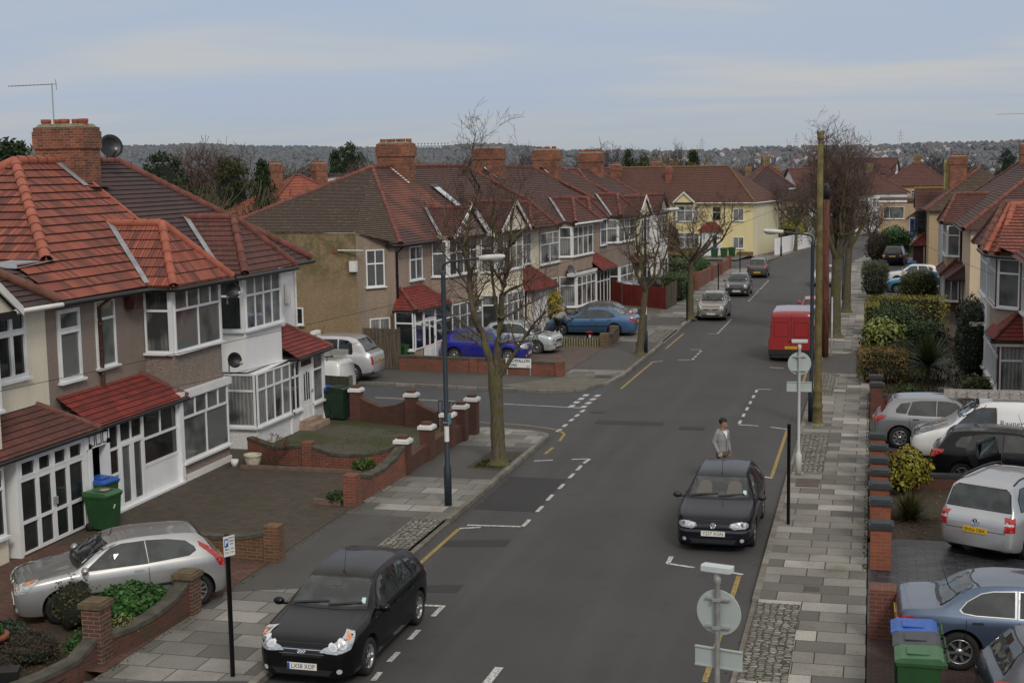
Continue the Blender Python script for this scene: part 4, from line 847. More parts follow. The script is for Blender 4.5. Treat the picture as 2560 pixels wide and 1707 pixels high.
ridge_o = plain('ridge_tile_orange', (.37, .11, .068), .8, var=.3, scale=3); ridge_r = plain('ridge_tile_red', (.19, .064, .05), .8, var=.45, scale=4); ridge_b = plain('ridge_tile_brown', (.17, .07, .05), .85, var=.45, scale=4)
pebble = rendermat('pebbledash_brown', (.20, .155, .13), .5, (.09, .07, .05), .4, .9, 38, .55)
pebble_p = rendermat('pebbledash_pink', (.30, .225, .18), .4, (.13, .10, .075), .5, .7, 38, .4)
pebble_b = shader('pebbledash_beige', lambda g: (lambda sx, mr: (g.L(g.ob, sx.inputs[0]), g.L(sx.outputs[2], mr.inputs[0]), g.col(g.mix(g.mix(mr.outputs[0], g.ramp(g.noise(.9, 6, .7), [(.45, 0.), (.7, .35)]), g.ramp(g.noise(1.4, 6, .75), [(.40, .0), (.56, .9)])), g.mix(g.ramp(g.noise(30, 3, .7), [(.36, 0.), (.64, 1.)]), (.15, .105, .06), (.36, .265, .16)), g.mix(g.noise(7, 4, .7), (.075, .065, .025), (.15, .125, .055)))), g.set('Roughness', .95), g.bump(g.noise(34, 3), .9, .014)))(g.N('ShaderNodeSeparateXYZ'), (lambda n: (setattr(n.inputs[1], 'default_value', 3.4), setattr(n.inputs[2], 'default_value', 4.6), n)[2])(g.N('ShaderNodeMapRange'))))
cream_w = rendermat('cream_render', (.66, .62, .50), .08, (.38, .35, .26), .35, .6, 26); yellow_w = rendermat('yellow_render', (.70, .61, .33), .03, (.55, .45, .22), .3, .2, 30); pale_w = rendermat('pale_render', (.60, .56, .40), .05, (.42, .38, .25), .35, .2, 30)
white_w = rendermat('white_render', (.72, .73, .75), .03, (.5, .5, .48), .25, .15, 20); white_brick = brickmat('white_painted_brick', (.66, .67, .69), (.72, .73, .75), (.55, .56, .58), stain=.18, dark=(.35, .34, .3), rough=.6)
grey_w = rendermat('grey_render', (.42, .41, .38), .08, (.25, .24, .2), .4, .3, 26); tan_w = rendermat('tan_render', (.40, .30, .19), .1, (.22, .17, .10), .6, .4, 22); peach_w = rendermat('peach_render', (.62, .50, .36), .06, (.4, .33, .22), .4, .4, 26)
chim_b = brickmat('chimney_brick', (.34, .10, .042), (.13, .04, .025), (.30, .25, .19), stain=.75, dark=(.05, .025, .02)); brick_r = brickmat('red_brick', (.23, .06, .035), (.15, .045, .03), (.20, .16, .12), stain=.45, dark=(.035, .022, .018), moss=.2)
brick_d = brickmat('dark_red_brick', (.13, .04, .028), (.085, .03, .024), (.09, .075, .06), stain=.5, dark=(.03, .02, .016), moss=.35); chim_y = brickmat('stock_brick', (.22, .15, .06), (.16, .10, .05), (.2, .17, .12), stain=.5)
pot_m = plain('chimney_pot_clay', (.30, .085, .05), .8, var=.4, scale=6); cement = rendermat('cement_flaunching', (.20, .18, .13), .3, (.08, .09, .03), .6, .8, 20)
pane_d = panemat('pane_dark', (.030, .036, .038)); pane_n = panemat('pane_net_curtain', (.035, .04, .042), (.26, .27, .27), 0, 16); pane_v = panemat('pane_vertical_blind', (.05, .055, .055), (.17, .185, .18), 0, 42)
pane_g = panemat('pane_grey', (.14, .155, .16)); pane_r = panemat('pane_red_curtain', (.16, .02, .028)); pane_s = panemat('pane_slatted', (.05, .052, .055), (.13, .135, .14), 0, 30)
gutter_b = plain('black_gutter', (.014, .013, .013), .45, var=.3); lichen = plain('lichen_cap', (.30, .24, .06), .9, var=.5, scale=9)

def fbox(b, p, u, n, u0, z0, u1, z1, d0, d1, mi=0):
    M = Matrix((u, n, V((0, 0, 1)))).transposed().to_4x4(); M.translation = p; b.box((u0, d0, z0), (u1, d1, z1), mi, M)
def win(parent, p, u, n, w, h, cols=(1, 1), tr=None, pane=None, sill=True, frame=None, tcols=None, outer=.055, sash=(), name='window', topsash=False, sillm=None, proud=.05, lower=0.):
    """casement window: p lower-left corner on the wall, u along it, n outwards; tr = share of the height in top lights; sash = columns with a thicker opening frame; lower = solid panel share"""
    p, u, n = V(p), V(u).normalized(), V(n).normalized(); frame = frame or upvc; pane = pane or pane_d; b = MB(); O_ = outer
    for a in ((0, 0, O_, h), (w - O_, 0, w, h), (O_, 0, w - O_, O_), (O_, h - O_, w - O_, h)): fbox(b, p, u, n, *a, 0, proud)
    zt = h * (1 - tr) if tr else h - O_; m_ = .022
    if tr: fbox(b, p, u, n, O_, zt - .032, w - O_, zt + .032, 0, proud - .002)
    def split(cl, z0, z1, th=False):
        s = sum(cl); x = O_; W_ = w - 2 * O_; k = 0
        for i, c_ in enumerate(cl):
            x1 = x + W_ * c_ / s
            if i < len(cl) - 1: fbox(b, p, u, n, x1 - m_, z0, x1 + m_, z1, 0, proud - .004)
            if th or i in sash:
                t = .04; e0, e1 = x + (m_ if i else 0), x1 - (m_ if i < len(cl) - 1 else 0)
                for a in ((e0, z0, e0 + t, z1), (e1 - t, z0, e1, z1), (e0 + t, z0, e1 - t, z0 + t), (e0 + t, z1 - t, e1 - t, z1)): fbox(b, p, u, n, *a, 0, proud + .012)
            x = x1
    split(cols, O_ + h * lower, zt - (.03 if tr else 0))
    if tr: split(tcols or cols, zt + .03, h - O_, topsash)
    if lower: fbox(b, p, u, n, O_, O_, w - O_, h * lower, 0, .03); fbox(b, p, u, n, O_, h * lower - .03, w - O_, h * lower + .05, 0, proud - .002)
    if sill: fbox(b, p, u, n, -.06, -.06, w + .06, 0., 0, .13)
    o = b.build(name, frame, parent); g = MB(); q = p + n * .014; z0 = O_ + h * lower
    g.poly([q + u * (O_ * .8) + V((0, 0, z0 - .01)), q + u * (w - O_ * .8) + V((0, 0, z0 - .01)), q + u * (w - O_ * .8) + V((0, 0, h - O_ * .8)), q + u * (O_ * .8) + V((0, 0, h - O_ * .8))]); g.build('pane', pane, o); return o
def door(parent, p, u, n, w, h, mat=None, glaz=(( .25, .35, .45, .85), (.55, .35, .75, .85)), frame=None, pane=None, name='door', toplight=.0):
    p, u, n = V(p), V(u).normalized(), V(n).normalized(); b = MB(); fbox(b, p, u, n, .05, .04, w - .05, h - .05, 0, .03); mm = [mat or upvc, frame or upvc]
    for a in ((0, 0, .05, h), (w - .05, 0, w, h), (.05, h - .05, w - .05, h), (.05, 0, w - .05, .04)): fbox(b, p, u, n, *a, 0, .055, 1)
    if toplight: fbox(b, p, u, n, .05, h - toplight - .03, w - .05, h - toplight + .03, .0, .05, 1)
    for x0, x1 in ((.14, .46), (.54, .86)): fbox(b, p, u, n, w * x0, h * .06, w * x1, h * .28, .03, .038)
    o = b.build(name, mm, parent); g = MB()
    for x0, z0, x1, z1 in glaz: fbox(g, p, u, n, w * x0, h * z0, w * x1, h * z1, .02, .034)
    if toplight: fbox(g, p, u, n, .1, h - toplight + .04, w - .1, h - .08, .02, .034)
    if g.f: g.build('pane', pane or pane_d, o)
    k = MB(); fbox(k, p, u, n, w * .86, h * .46, w * .89, h * .5, .03, .08); fbox(k, p, u, n, w * .78, h * .47, w * .89, h * .485, .07, .09); k.build('handle', galv, o); return o
def clip2(P, k, v, above):
    out = []
    for i in range(len(P)):
        a, c_ = P[i], P[(i + 1) % len(P)]; ia, ic = (a[1] >= v) == above, (c_[1] >= v) == above
        if ia: out.append(a)
        if ia != ic: t = (v - a[1]) / (c_[1] - a[1]); out.append((a[0] + t * (c_[0] - a[0]), v))
    return out
def tiles(b, pts, h=.19, lift=.028, mi=0):
    P = [V(p) for p in pts]; n = V((0, 0, 0))
    for i in range(len(P)): n += (P[i] - P[0]).cross(P[(i + 1) % len(P)] - P[0])
    n.normalize()
    if n.z < 0: n = -n; P = P[::-1]
    t = V((-n.y, n.x, 0)).normalized(); bb = n.cross(t)
    if bb.z < 0: bb = -bb; t = -t
    o = P[0]; Q = [((p - o).dot(t), (p - o).dot(bb)) for p in P]; v0 = o.dot(bb); u0 = o.dot(t); lo = min(q[1] for q in Q); hi = max(q[1] for q in Q)
    k = math.floor((lo + v0) / h)
    while k * h - v0 < hi - 1e-4:
        va, vb = k * h - v0, (k + 1) * h - v0; S = clip2(clip2(Q, 0, va, True), 0, vb, False); k += 1
        if len(S) < 3: continue
        f = lambda q: o + t * q[0] + bb * q[1] + n * (lift * (1 - (q[1] - va) / h) + .004)
        b.poly([f(q) for q in S], mi, [(q[0] + u0, q[1] + v0) for q in S])
        e = [q for q in S if abs(q[1] - va) < 1e-5]
        if len(e) >= 2: 
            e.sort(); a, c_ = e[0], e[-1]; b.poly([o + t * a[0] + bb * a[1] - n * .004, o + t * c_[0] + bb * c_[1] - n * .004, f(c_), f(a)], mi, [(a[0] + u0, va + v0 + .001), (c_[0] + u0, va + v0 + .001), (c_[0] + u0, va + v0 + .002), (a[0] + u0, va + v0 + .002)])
def ridge(b, a, c_, r=.12, step=.42, mi=0, up=.02):
    a, c_ = V(a), V(c_); L_ = (c_ - a).length; k = max(1, round(L_ / step)); d = (c_ - a) / k; z = V((0, 0, up))
    for i in range(k): b.tube([a + d * i + z, a + d * (i + 1.04) + z], [r * 1.08, r * .94], 9, mi)
    b.poly([a + z + V((0, r * .5, 0)), a + z - V((0, r * .5, 0)), a + z + V((0, 0, r))], mi)
def roofset(parent, planes, mat, ridges=(), rmat=None, h=.19, lift=.028, r=.12, name='roof'):
    b = MB()
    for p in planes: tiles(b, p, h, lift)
    o = b.build(name, mat, parent)
    if ridges:
        k = MB()
        for a, c_ in ridges: ridge(k, a, c_, r)
        k.build('ridge_tiles', rmat or ridge_r, o)
    return o
def gutter(parent, pts, mat=None, r=.055): b = MB(); b.tube(pts, r, 7, 0, True); return b.build('gutter', mat or gutter_b, parent)
def pipe(parent, pts, mat=None, r=.045):
    b = MB(); b.tube(pts, r, 7); 
    for i in range(3): p = V(pts[-2]).lerp(V(pts[-1]), .2 + .3 * i); b.tube([p, p + V((0, 0, .05))], r * 1.35, 7)
    return b.build('drainpipe', mat or gutter_b, parent)
def polys(parent, name, faces, mat): 
    b = MB()
    for f in faces: b.poly(f)
    return b.build(name, mat, parent)
def chimney(parent, x0, y0, x1, y1, zb, zt, mat=None, pots=4, potaxis='x', potm=None, capm=None, ph=.24, aerial=False):
    b = MB(); b.box((x0, y0, zb), (x1, y1, zt - .62)); b.box((x0 - .05, y0 - .05, zt - .62), (x1 + .05, y1 + .05, zt - .12)); b.box((x0 - .02, y0 - .02, zt - .12), (x1 + .02, y1 + .02, zt))
    o = b.build('chimney', mat or chim_b, parent); k = MB(); k.box((x0 + .02, y0 + .02, zt), (x1 - .02, y1 - .02, zt + .10), taper=.86); k.build('chimney_cap', capm or cement, o)
    for i in range(pots):
        t = (i + .6) / (pots + .2); px, py = (lerp(x0, x1, t), (y0 + y1) / 2 + (.08 if i % 2 else -.08)) if potaxis == 'x' else ((x0 + x1) / 2, lerp(y0, y1, t))
        k = MB(); k.lathe([(.13, zt + .04), (.12, zt + ph * .45), (.145, zt + ph * .6), (.15, zt + ph), (.12, zt + ph), (.10, zt + .12)], (px, py, 0), 12); k.build('chimney_pot', potm or pot_m, o)
    return o
def flash(parent, pts, w=.16, mat=None, lift=.05, name='lead_flashing'):
    b = MB()
    for i in range(len(pts) - 1):
        a, c_ = V(pts[i]), V(pts[i + 1]); d = (c_ - a).normalized(); n = d.cross(V((0, 0, 1))).normalized() * w / 2; z = V((0, 0, lift)); b.poly([a - n + z, c_ - n + z, c_ + n + z, a + n + z])
    return b.build(name, mat or lead, parent)
X, Y, Z = V((1, 0, 0)), V((0, 1, 0)), V((0, 0, 1))
SL = .77
def zroof(x, ez=5.5, xe=.38): return ez + (xe - x) * SL
def bayroof(parent, yc, a, xa, xf, mat, rmat, ez=5.5, rz=7.1, gable=False, h=.19, wallm=None, valley=True, name='bay_roof', board=None, panelm=None):
    xv = .38 - (rz - ez) / SL
    if not gable:
        pl = [[(xv, yc, rz), (xa, yc, rz), (xf, yc - a, ez), (.38, yc - a, ez)], [(xa, yc, rz), (xf, yc + a, ez), (xf, yc - a, ez)], [(xv, yc, rz), (.38, yc + a, ez), (xf, yc + a, ez), (xa, yc, rz)]]
        o = roofset(parent, pl, mat, [((xf, yc - a, ez), (xa, yc, rz)), ((xf, yc + a, ez), (xa, yc, rz)), ((xa, yc, rz), (xv, yc, rz))], rmat, h, name=name)
    else:
        pl = [[(xv, yc, rz), (xf, yc, rz), (xf, yc - a, ez), (.38, yc - a, ez)], [(xv, yc, rz), (.38, yc + a, ez), (xf, yc + a, ez), (xf, yc, rz)]]
        o = roofset(parent, pl, mat, [((xf, yc, rz), (xv, yc, rz))], rmat, h, name=name)
        b = MB(); xg = xf - .12; b.poly([(xg, yc - a + .05, ez), (xg, yc + a - .05, ez), (xg, yc, rz - .05)]); b.build('gable_wall', wallm, parent)
        b = MB(); q = .16
        for s in (1, -1): b.prism([(xf, yc + s * (a + .05), ez - .12), (xf, yc, rz - .06), (xf, yc, rz + .14 - .0), (xf, yc + s * (a + .05) - 0, ez + .08)], (.05, 0, 0))
        b.build('barge_board', board or whitep, parent)
        b = MB(); b.box((xg + .0, yc - a + .05, ez - .16), (xg + .06, yc + a - .05, ez)); b.build('gable_beam', gutter_b, parent)
    if valley: flash(parent, [(xv, yc, rz), (.38, yc - a, ez)], .15, None, .11)
    return o
def bay(parent, y0, y1, d, sl, sr, zs, zt, wallm, zb, cols=(1, 1, 1, 1), scols=(1,), tr=.3, pane=None, lpane=None, left=True, right=True, frame=None, topc=None, sash=(), corner=.07, tcols=None):
    """projecting bay: front from y0 to y1 at depth d, sides run back sl/sr further out along the wall"""
    P = [V((0, y0 - sl, 0)), V((d, y0, 0)), V((d, y1, 0)), V((0, y1 + sr, 0))]; b = MB()
    for a, c_ in zip(P, P[1:]): b.poly([a + Z * zb, c_ + Z * zb, c_ + Z * zs, a + Z * zs]); b.poly([a + Z * (zt - .02), c_ + Z * (zt - .02), c_ + Z * (zt + .22), a + Z * (zt + .22)])
    b.poly([p + Z * zs for p in P]); b.poly([p + Z * zb for p in P][::-1]); b.poly([p + Z * (zt + .22) for p in P]); b.build('bay_wall', wallm, parent)
    b = MB()
    for p in P[1:3]: b.box((p.x - corner, p.y - corner, zs), (p.x + .02, p.y + corner, zt))
    b.build('corner_post', frame or upvc, parent)
    for i, (a, c_) in enumerate(zip(P, P[1:])):
        if (i == 0 and not left) or (i == 2 and not right): continue
        u = (c_ - a).normalized(); n = V((u.y, -u.x, 0)); L_ = (c_ - a).length; g = corner * .8
        win(parent, a + u * (g if i else .03) + Z * zs, u, n, L_ - g - .03, zt - zs, cols if i == 1 else scols, tr, pane if i == 1 else (lpane or pane), True, frame, sash=sash, tcols=tcols if i == 1 else None)
def leanto(parent, y0, y1, z0, z1, x1, mat, hipl=0., hipr=0., rmat=None, h=.18, x0=0., name='porch_roof', fascia=None):
    pl = [[(x1, y0, z0), (x1, y1, z0), (x0, y1 - hipr, z1), (x0, y0 + hipl, z1)]]; rd = []
    if hipr: pl.append([(x1, y1, z0), (x0, y1, z0), (x0, y1 - hipr, z1)]); rd.append(((x1, y1, z0), (x0, y1 - hipr, z1)))
    if hipl: pl.append([(x0, y0, z0), (x1, y0, z0), (x0, y0 + hipl, z1)]); rd.append(((x1, y0, z0), (x0, y0 + hipl, z1)))
    o = roofset(parent, pl, mat, rd, rmat, h, .022, .08, name); k = MB(); k.tube([(x0, y0, z0 - .05), (x1 + .02, y0, z0 - .05)], .05, 6); k.tube([(x1 + .02, y0 - .02, z0 - .05), (x1 + .02, y1 + .02, z0 - .05)], .05, 6); k.tube([(x0, y1, z0 - .05), (x1 + .02, y1, z0 - .05)], .05, 6); k.build('porch_gutter', fascia or gutter_b, o)
    polys(o, 'soffit', [[(x0, y0, z0 - .06), (x1, y0, z0 - .06), (x1, y1, z0 - .06), (x0, y1, z0 - .06)]], whitep); return o
def wallbox(parent, pts, z0, z1, mat, name='wall'):
    b = MB(); n = len(pts)
    for i in range(n): a, c_ = V((*pts[i], 0)), V((*pts[(i + 1) % n], 0)); b.poly([a + Z * z0, c_ + Z * z0, c_ + Z * z1, a + Z * z1])
    return b.build(name, mat, parent)

# ------------------------------------------------------------------ three near houses on the left
GZ = .12
h1 = thing('terraced_house', 'cream rendered house at the left edge with glazed white porch doors', 'house', (-19, 0, 0))
wallbox(h1, [(-8.5, 18), (0, 18), (0, 28.75), (-8.5, 28.75)], GZ, 5.5, cream_w)
roofset(h1, [[(.38, 16, 5.5), (.38, 28.7, 5.5), (-.5, 28.7, zroof(-.5)), (-.75, 28.2, zroof(-.75)), (-4, 24.2, zroof(-4)), (-4, 16, zroof(-4))], [(-.7, 28.75, 5.62), (-7.5, 28.75, 5.6), (-4, 24.2, zroof(-4))]], dark_t, [((.42, 28.72, 5.56), (-4, 24.0, zroof(-4) + .05))], ridge_b)
bayroof(h1, 23.9, 2.15, 1.2, 1.2, dark_t, ridge_b, 5.6, 7.2, True, wallm=cream_w, valley=False)
gutter(h1, [(.46, 26.3, 5.46), (.46, 29.15, 5.44)], whitep, .06)
bay(h1, 23, 25.6, .85, 1., 0.02, 3.5, 5.3, cream_w, .12, (1, 1, 1), (1,), .3, pane_d)
win(h1, (.0, 26.72, 3.86), Y, X, 1.18, 1.62, (1, 1), .34, pane_d, True, sash=(0, 1), topsash=True)
leanto(h1, 25.0, 29.05, 2.45, 3.12, 1.12, porch2_t, 0, .85, ridge_b, .2)
# glazed porch
b = MB(); b.box((.0, 25.86, GZ), (.98, 25.96, 2.4)); b.box((.0, 28.55, GZ), (.98, 28.66, 2.4)); b.box((.88, 25.8, 2.28), (1.0, 29.6, 2.40)); b.build('porch_frame', upvc, h1)
b = MB(); b.box((0, 25.98, GZ), (.06, 28.5, 2.3)); b.build('porch_inner_wall', plain('porch_inside', (.12, .11, .10), .8), h1)
for y0, w_ in ((25.97, .66), (26.63, .62), (27.25, .62), (27.87, .66)):
    mid = y0 in (26.63, 27.25); win(h1, (.92, y0, GZ + .04), Y, X, w_, 1.68, (1,), None, pane_d, False, outer=.075 if mid else .05, name='porch_door' if mid else 'porch_window'); win(h1, (.92, y0, GZ + 1.72), Y, X, w_, .46, (1,), None, pane_d, False, outer=.045, sash=(0,), name='porch_toplight')
    b = MB(); b.box((.93, y0 + .06, GZ + .72), (.975, y0 + w_ - .06, GZ + .79)); b.build('glazing_bar', upvc, h1)
b = MB(); b.box((.97, 27.19, 1.02), (1.03, 27.22, 1.2)); b.box((.97, 27.28, 1.02), (1.03, 27.31, 1.2)); b.build('door_handle', galv, h1)
win(h1, (.86, 23.6, .75), Y, X, 1.9, 1.5, (1, 1, 1), .3, pane_d)
h2 = thing('terraced_house', 'brown pebbledash house with a bright orange tiled roof and long red porch roof', 'house', (-19, 0, 0))
wallbox(h2, [(-8.5, 28.75), (0, 28.75), (0, 36.3), (-8.5, 36.3)], GZ, 5.5, pebble)
zr = zroof(-4)
roofset(h2, [[(.38, 28.78, 5.5), (.38, 36.3, 5.5), (-4, 36.3, zr), (-4, 33.82, zr), (-.75, 30.1, zroof(-.75)), (-.75, 28.78, zroof(-.75))], [(-.75, 30.1, zroof(-.75)), (-4, 33.82, zr), (-7.3, 30.1, zroof(-.75)), (-7.3, 28.6, 5.36), (-.75, 28.6, 5.36)], [(-4, 33.82, zr), (-4, 36.3, zr), (-8.4, 36.3, 5.5), (-8.4, 28.6, 5.5), (-7.3, 30.1, zroof(-.75))]], orange_t, [((-.72, 30.05, zroof(-.75)), (-4, 33.82, zr)), ((-4, 33.82, zr), (-4, 36.1, zr)), ((-7.3, 30.1, zroof(-.75)), (-4, 33.82, zr))], ridge_o, .34, .04, .15)
polys(h2, 'lead_flat', [[(-.6, 28.6, zroof(-.75) - .06), (-.6, 30.35, zroof(-.75) + .03), (-1.75, 30.3, zroof(-.75) + .05), (-1.75, 28.6, zroof(-.75) - .04)]], plain('lead_sheet', (.34, .38, .43), .45, .1, var=.3, scale=3))
bayroof(h2, 34.65, 1.72, -.05, 1.15, orange_t, ridge_o, h=.34)
for yy in (36.3,): 
    b = MB(); ridge(b, (.4, 36.32, 5.52), (-4, 36.32, zr), .05, .34); b.build('party_verge', ridge_o, h2)
gutter(h2, [(.46, 28.8, 5.44), (.46, 32.95, 5.42), (1.24, 33.0, 5.42), (1.24, 36.3, 5.42)], None, .07); pipe(h2, [(.42, 31.0, 5.4), (.08, 31.02, 5.15), (.08, 31.02, 3.0)], plain('brown_pipe', (.09, .045, .028), .6, var=.4, scale=8), .055)
win(h2, (0, 29.2, 3.5), Y, X, .98, 1.75, (1,), .30, pane_v, True, sash=(0,)); win(h2, (0, 30.9, 3.6), Y, X, .92, 1.72, (1,), .28, pane_v, True)
b = MB(); b.box((.02, 32.35, 4.95), (.3, 32.75, 5.38)); b.build('alarm_box', brownp, h2)
bay(h2, 33.36, 36.15, .84, .02, .02, 3.68, 5.38, pebble, 2.5, (1, 1), (1,), .33, pane_v, pane_n, topc=None, tcols=(1, 1, 1, .8))
b = MB(); b.box((.79, 34.85, 3.78), (.852, 35.95, 4.72)); b.build('red_curtain', pane_r, h2)
leanto(h2, 29.0, 33.62, 2.46, 3.15, 1.05, porch_t, 0, .62, ridge_r, .18)
b = MB(); b.box((.80, 33.3, 2.40), (1.02, 36.35, 2.60)); b.build('white_fascia', upvc, h2)
# open recess, panelled porch and lower bay
b = MB()
for y0 in (28.72, 29.52): b.box((.78, y0, GZ), (1.0, y0 + .14, 2.1))
b.box((.80, 28.66, 1.98), (1.0, 29.66, 2.42)); b.build('recess_frame', upvc, h2)
b = MB()
for i in range(3):
    y0 = 28.74 + i * .3
    for a in ((y0, 2.03, y0 + .24, 2.05), (y0, 2.35, y0 + .24, 2.37), (y0, 2.05, y0 + .02, 2.35), (y0 + .22, 2.05, y0 + .24, 2.35)): b.box((1.0, a[0], a[1]), (1.012, a[2], a[3]))
b.build('fascia_panel_trim', blackp, h2)
b = MB(); b.box((-.02, 28.7, GZ), (.03, 29.6, 2.1)); b.build('recess_wall', plain('recess_dark', (.05, .05, .05), .8), h2); door(h2, (.04, 28.9, GZ), Y, X, .75, 1.9, upvc, ((.2, .5, .8, .9),), name='door')
win(h2, (.85, 29.66, GZ + .06), Y, X, .62, 2.22, (1,), .3, pane_d, False, outer=.06, lower=.40, name='porch_window'); 
b = MB(); b.box((.9, 29.82, 1.0), (.93, 30.1, 1.07)); b.build('letterbox', galv, h2)
for y0 in (30.28, 30.85): win(h2, (.85, y0, GZ + .06), Y, X, .57, 1.62, (1,), None, pane_g, False, outer=.085, name='porch_door', proud=.06)
win(h2, (.85, 30.28, GZ + 1.68), Y, X, 1.14, .60, (1, 1), None, pane_d, False, outer=.05, name='porch_toplight')
win(h2, (.85, 31.42, GZ + .06), Y, X, 1.86, 2.22, (1,), .32, pane_d, False, outer=.06, lower=.36, tcols=(1, 1), name='porch_window'); b = MB(); b.box((.84, 33.26, GZ), (1.0, 33.42, 2.42)); b.box((.80, 29.58, GZ), (.96, 29.66, 2.42)); b.box((.80, 29.6, GZ), (1.02, 33.4, GZ + .06)); b.build('porch_post', upvc, h2)
wallbox(h2, [(0, 33.4), (.95, 33.4), (.95, 36.2), (0, 36.2)], GZ, .66, pebble, 'bay_base'); b = MB(); b.box((.90, 33.4, .0), (1.0, 36.22, .30)); b.build('white_plinth', whitep, h2)
win(h2, (.93, 33.42, .66), Y, X, 2.75, 1.76, (1, 1), .31, pane_v, True, tcols=(1, 1, 1, .8)); polys(h2, 'bay_cheek', [[(0, 36.19, GZ), (.95, 36.19, GZ), (.95, 36.19, 2.5), (0, 36.19, 2.5)], [(.0, 33.4, 2.45), (.95, 33.4, 2.45), (.95, 36.2, 2.45), (0, 36.2, 2.45)]], pebble)
h3 = thing('terraced_house', 'white painted end house with a dark tiled roof at the side street corner', 'house', (-19, 0, 0))
wallbox(h3, [(-8.5, 36.3), (0, 36.3), (0, 43.45), (-8.5, 43.45)], GZ, 5.5, white_w)
roofset(h3, [[(.38, 36.3, 5.5), (.38, 43.9, 5.5), (-4, 39.2, zr), (-4, 36.3, zr)], [(.38, 43.9, 5.5), (-8.4, 43.9, 5.5), (-4, 39.2, zr)], [(-4, 36.3, zr), (-4, 39.2, zr), (-8.4, 43.9, 5.5), (-8.4, 36.3, 5.5)]], dark_t, [((.42, 43.95, 5.54), (-4, 39.2, zr)), ((-8.4, 43.9, 5.5), (-4, 39.2, zr)), ((-4, 36.9, zr), (-4, 39.3, zr))], ridge_r, .21, .03, .13)
bayroof(h3, 39.1, 1.85, -.05, 1.15, redbr_t, ridge_r, h=.21)
gutter(h3, [(1.24, 36.4, 5.42), (1.24, 40.9, 5.42), (.5, 41.6, 5.42), (.5, 44, 5.42)], None, .07)
bay(h3, 37.78, 40.4, .82, .05, 1.75, 3.76, 5.38, white_w, 2.5, (1, 1, 1, 1), (1,), .36, pane_n, pane_d, topc=None, frame=upvc)
b = MB(); b.box((.03, 42.55, 4.1), (.12, 42.85, 4.75)); b.build('alarm_box', whitep, h3); pipe(h3, [(.06, 43.38, 5.35), (.06, 43.38, 3.2)], whitep, .035)
wallbox(h3, [(.0, 37.85), (1.05, 37.85), (1.05, 43.2), (0, 43.2)], GZ, .82, white_brick, 'bay_base'); polys(h3, 'bay_cheek', [[(0, 37.86, 2.4), (1.05, 37.86, 2.4), (1.05, 40.4, 2.52), (0, 40.4, 2.52)]], white_w)
win(h3, (.05, 37.84, .82), X, -Y, 1.0, 1.62, (1,), .32, pane_n, True); win(h3, (1.05, 37.9, .82), Y, X, 2.48, 1.62, (1, 1, 1, 1), .32, pane_n, True); win(h3, (1.05, 40.38, .82), Y, X, .74, 1.62, (1, 1), .32, pane_d, True)
door(h3, (1.05, 41.14, .22), Y, X, 1.05, 2.22, upvc, ((.28, .36, .38, .76), (.46, .36, .56, .78), (.62, .36, .72, .76)), toplight=.32); win(h3, (1.05, 42.2, .82), Y, X, .86, 1.62, (1,), .32, pane_n, True); win(h3, (1.05, 43.18, .82), -X, Y, 1.0, 1.6, (1, 1), .32, pane_n, True)
b = MB(); b.box((1.02, 40.36, .1), (1.1, 40.42, 2.45)); b.box((1.0, 43.1, .1), (1.1, 43.2, 2.45)); b.build('porch_post', upvc, h3)
leanto(h3, 40.45, 43.4, 2.56, 3.35, 1.32, porch_t, 0, .8, ridge_r, .18)
b = MB(); b.box((1.05, 41.0, GZ), (1.6, 42.3, .30)); b.box((1.05, 41.05, .30), (1.35, 42.25, .42)); b.build('front_step', plain('step_tiles', (.33, .24, .18), .7, var=.3), h3)
chimney(h3, -4.72, 35.9, -3.13, 36.78, 7.4, 9.86, pots=5); flash(h3, [(-2.95, 35.85, 8.05), (-2.95, 36.85, 8.05)], .35, None, .08); flash(h3, [(-3.0, 35.75, 8.1), (-4.0, 35.75, 8.86)], .28, None, .08)
# ------------------------------------------------------------------ terrace beyond the side street
TO = (-20, 56.5, -.22); TR = math.atan2(-.1185, .993)
t1 = thing('terraced_house', 'beige pebbledash corner house with a bare flank wall and a gabled bay', 'house', TO, TR)
TZ = 5.5
wallbox(t1, [(-.25, .0), (0, .0), (0, 8.45), (-8.5, 8.45), (-8.5, -1.35), (-1.15, -1.35)], 0, 5.5, pebble_p)
polys(t1, 'flank_wall', [[(-8.5, -1.36, 0), (-1.16, -1.36, 0), (-1.16, -1.36, 6.02), (-8.5, -1.36, 6.02)]], pebble_b); polys(t1, 'splay_wall', [[(-1.15, -1.36, 0), (-.24, -.01, 0), (-.24, -.01, 5.66), (-1.15, -1.36, 6.0)]], rendermat('pebbledash_splay', (.26, .20, .145), .4, (.10, .09, .06), .6, .7, 38, .3))
A_ = (-4, 5.96, 8.82); F_ = (.38, -.15, 5.5)
roofset(t1, [[(.38, -.15, 5.5), (.38, 8.45, 5.5), (-4, 8.45, 8.82), A_]], dark_t and mixed_t, [(F_, A_), (A_, (-4, 8.2, 8.82)), ((-8.5, -1.4, 6.02), A_)], ridge_r, .17)
roofset(t1, [[(-8.5, -1.42, 6.05), (-1.16, -1.42, 6.05), A_], [(-1.16, -1.42, 6.05), (.38, -.15, 5.5), A_]], olive_t, (), None, .17, name='hip_roof')
bayroof(t1, 6.03, 2.0, 1.1, 1.1, redbr_t, ridge_r, 5.55, 6.85, True, .17, pebble_p)
gutter(t1, [(-.3, -.2, 5.44), (.46, -.22, 5.44), (.46, 4.1, 5.44)], None, .07); pipe(t1, [(.4, .1, 5.4), (.06, .1, 5.1), (.06, .1, .2)], None, .055)
win(t1, (0, 1.45, 3.8), Y, X, 1.3, 1.5, (1, 1), .4, pane_s, True)
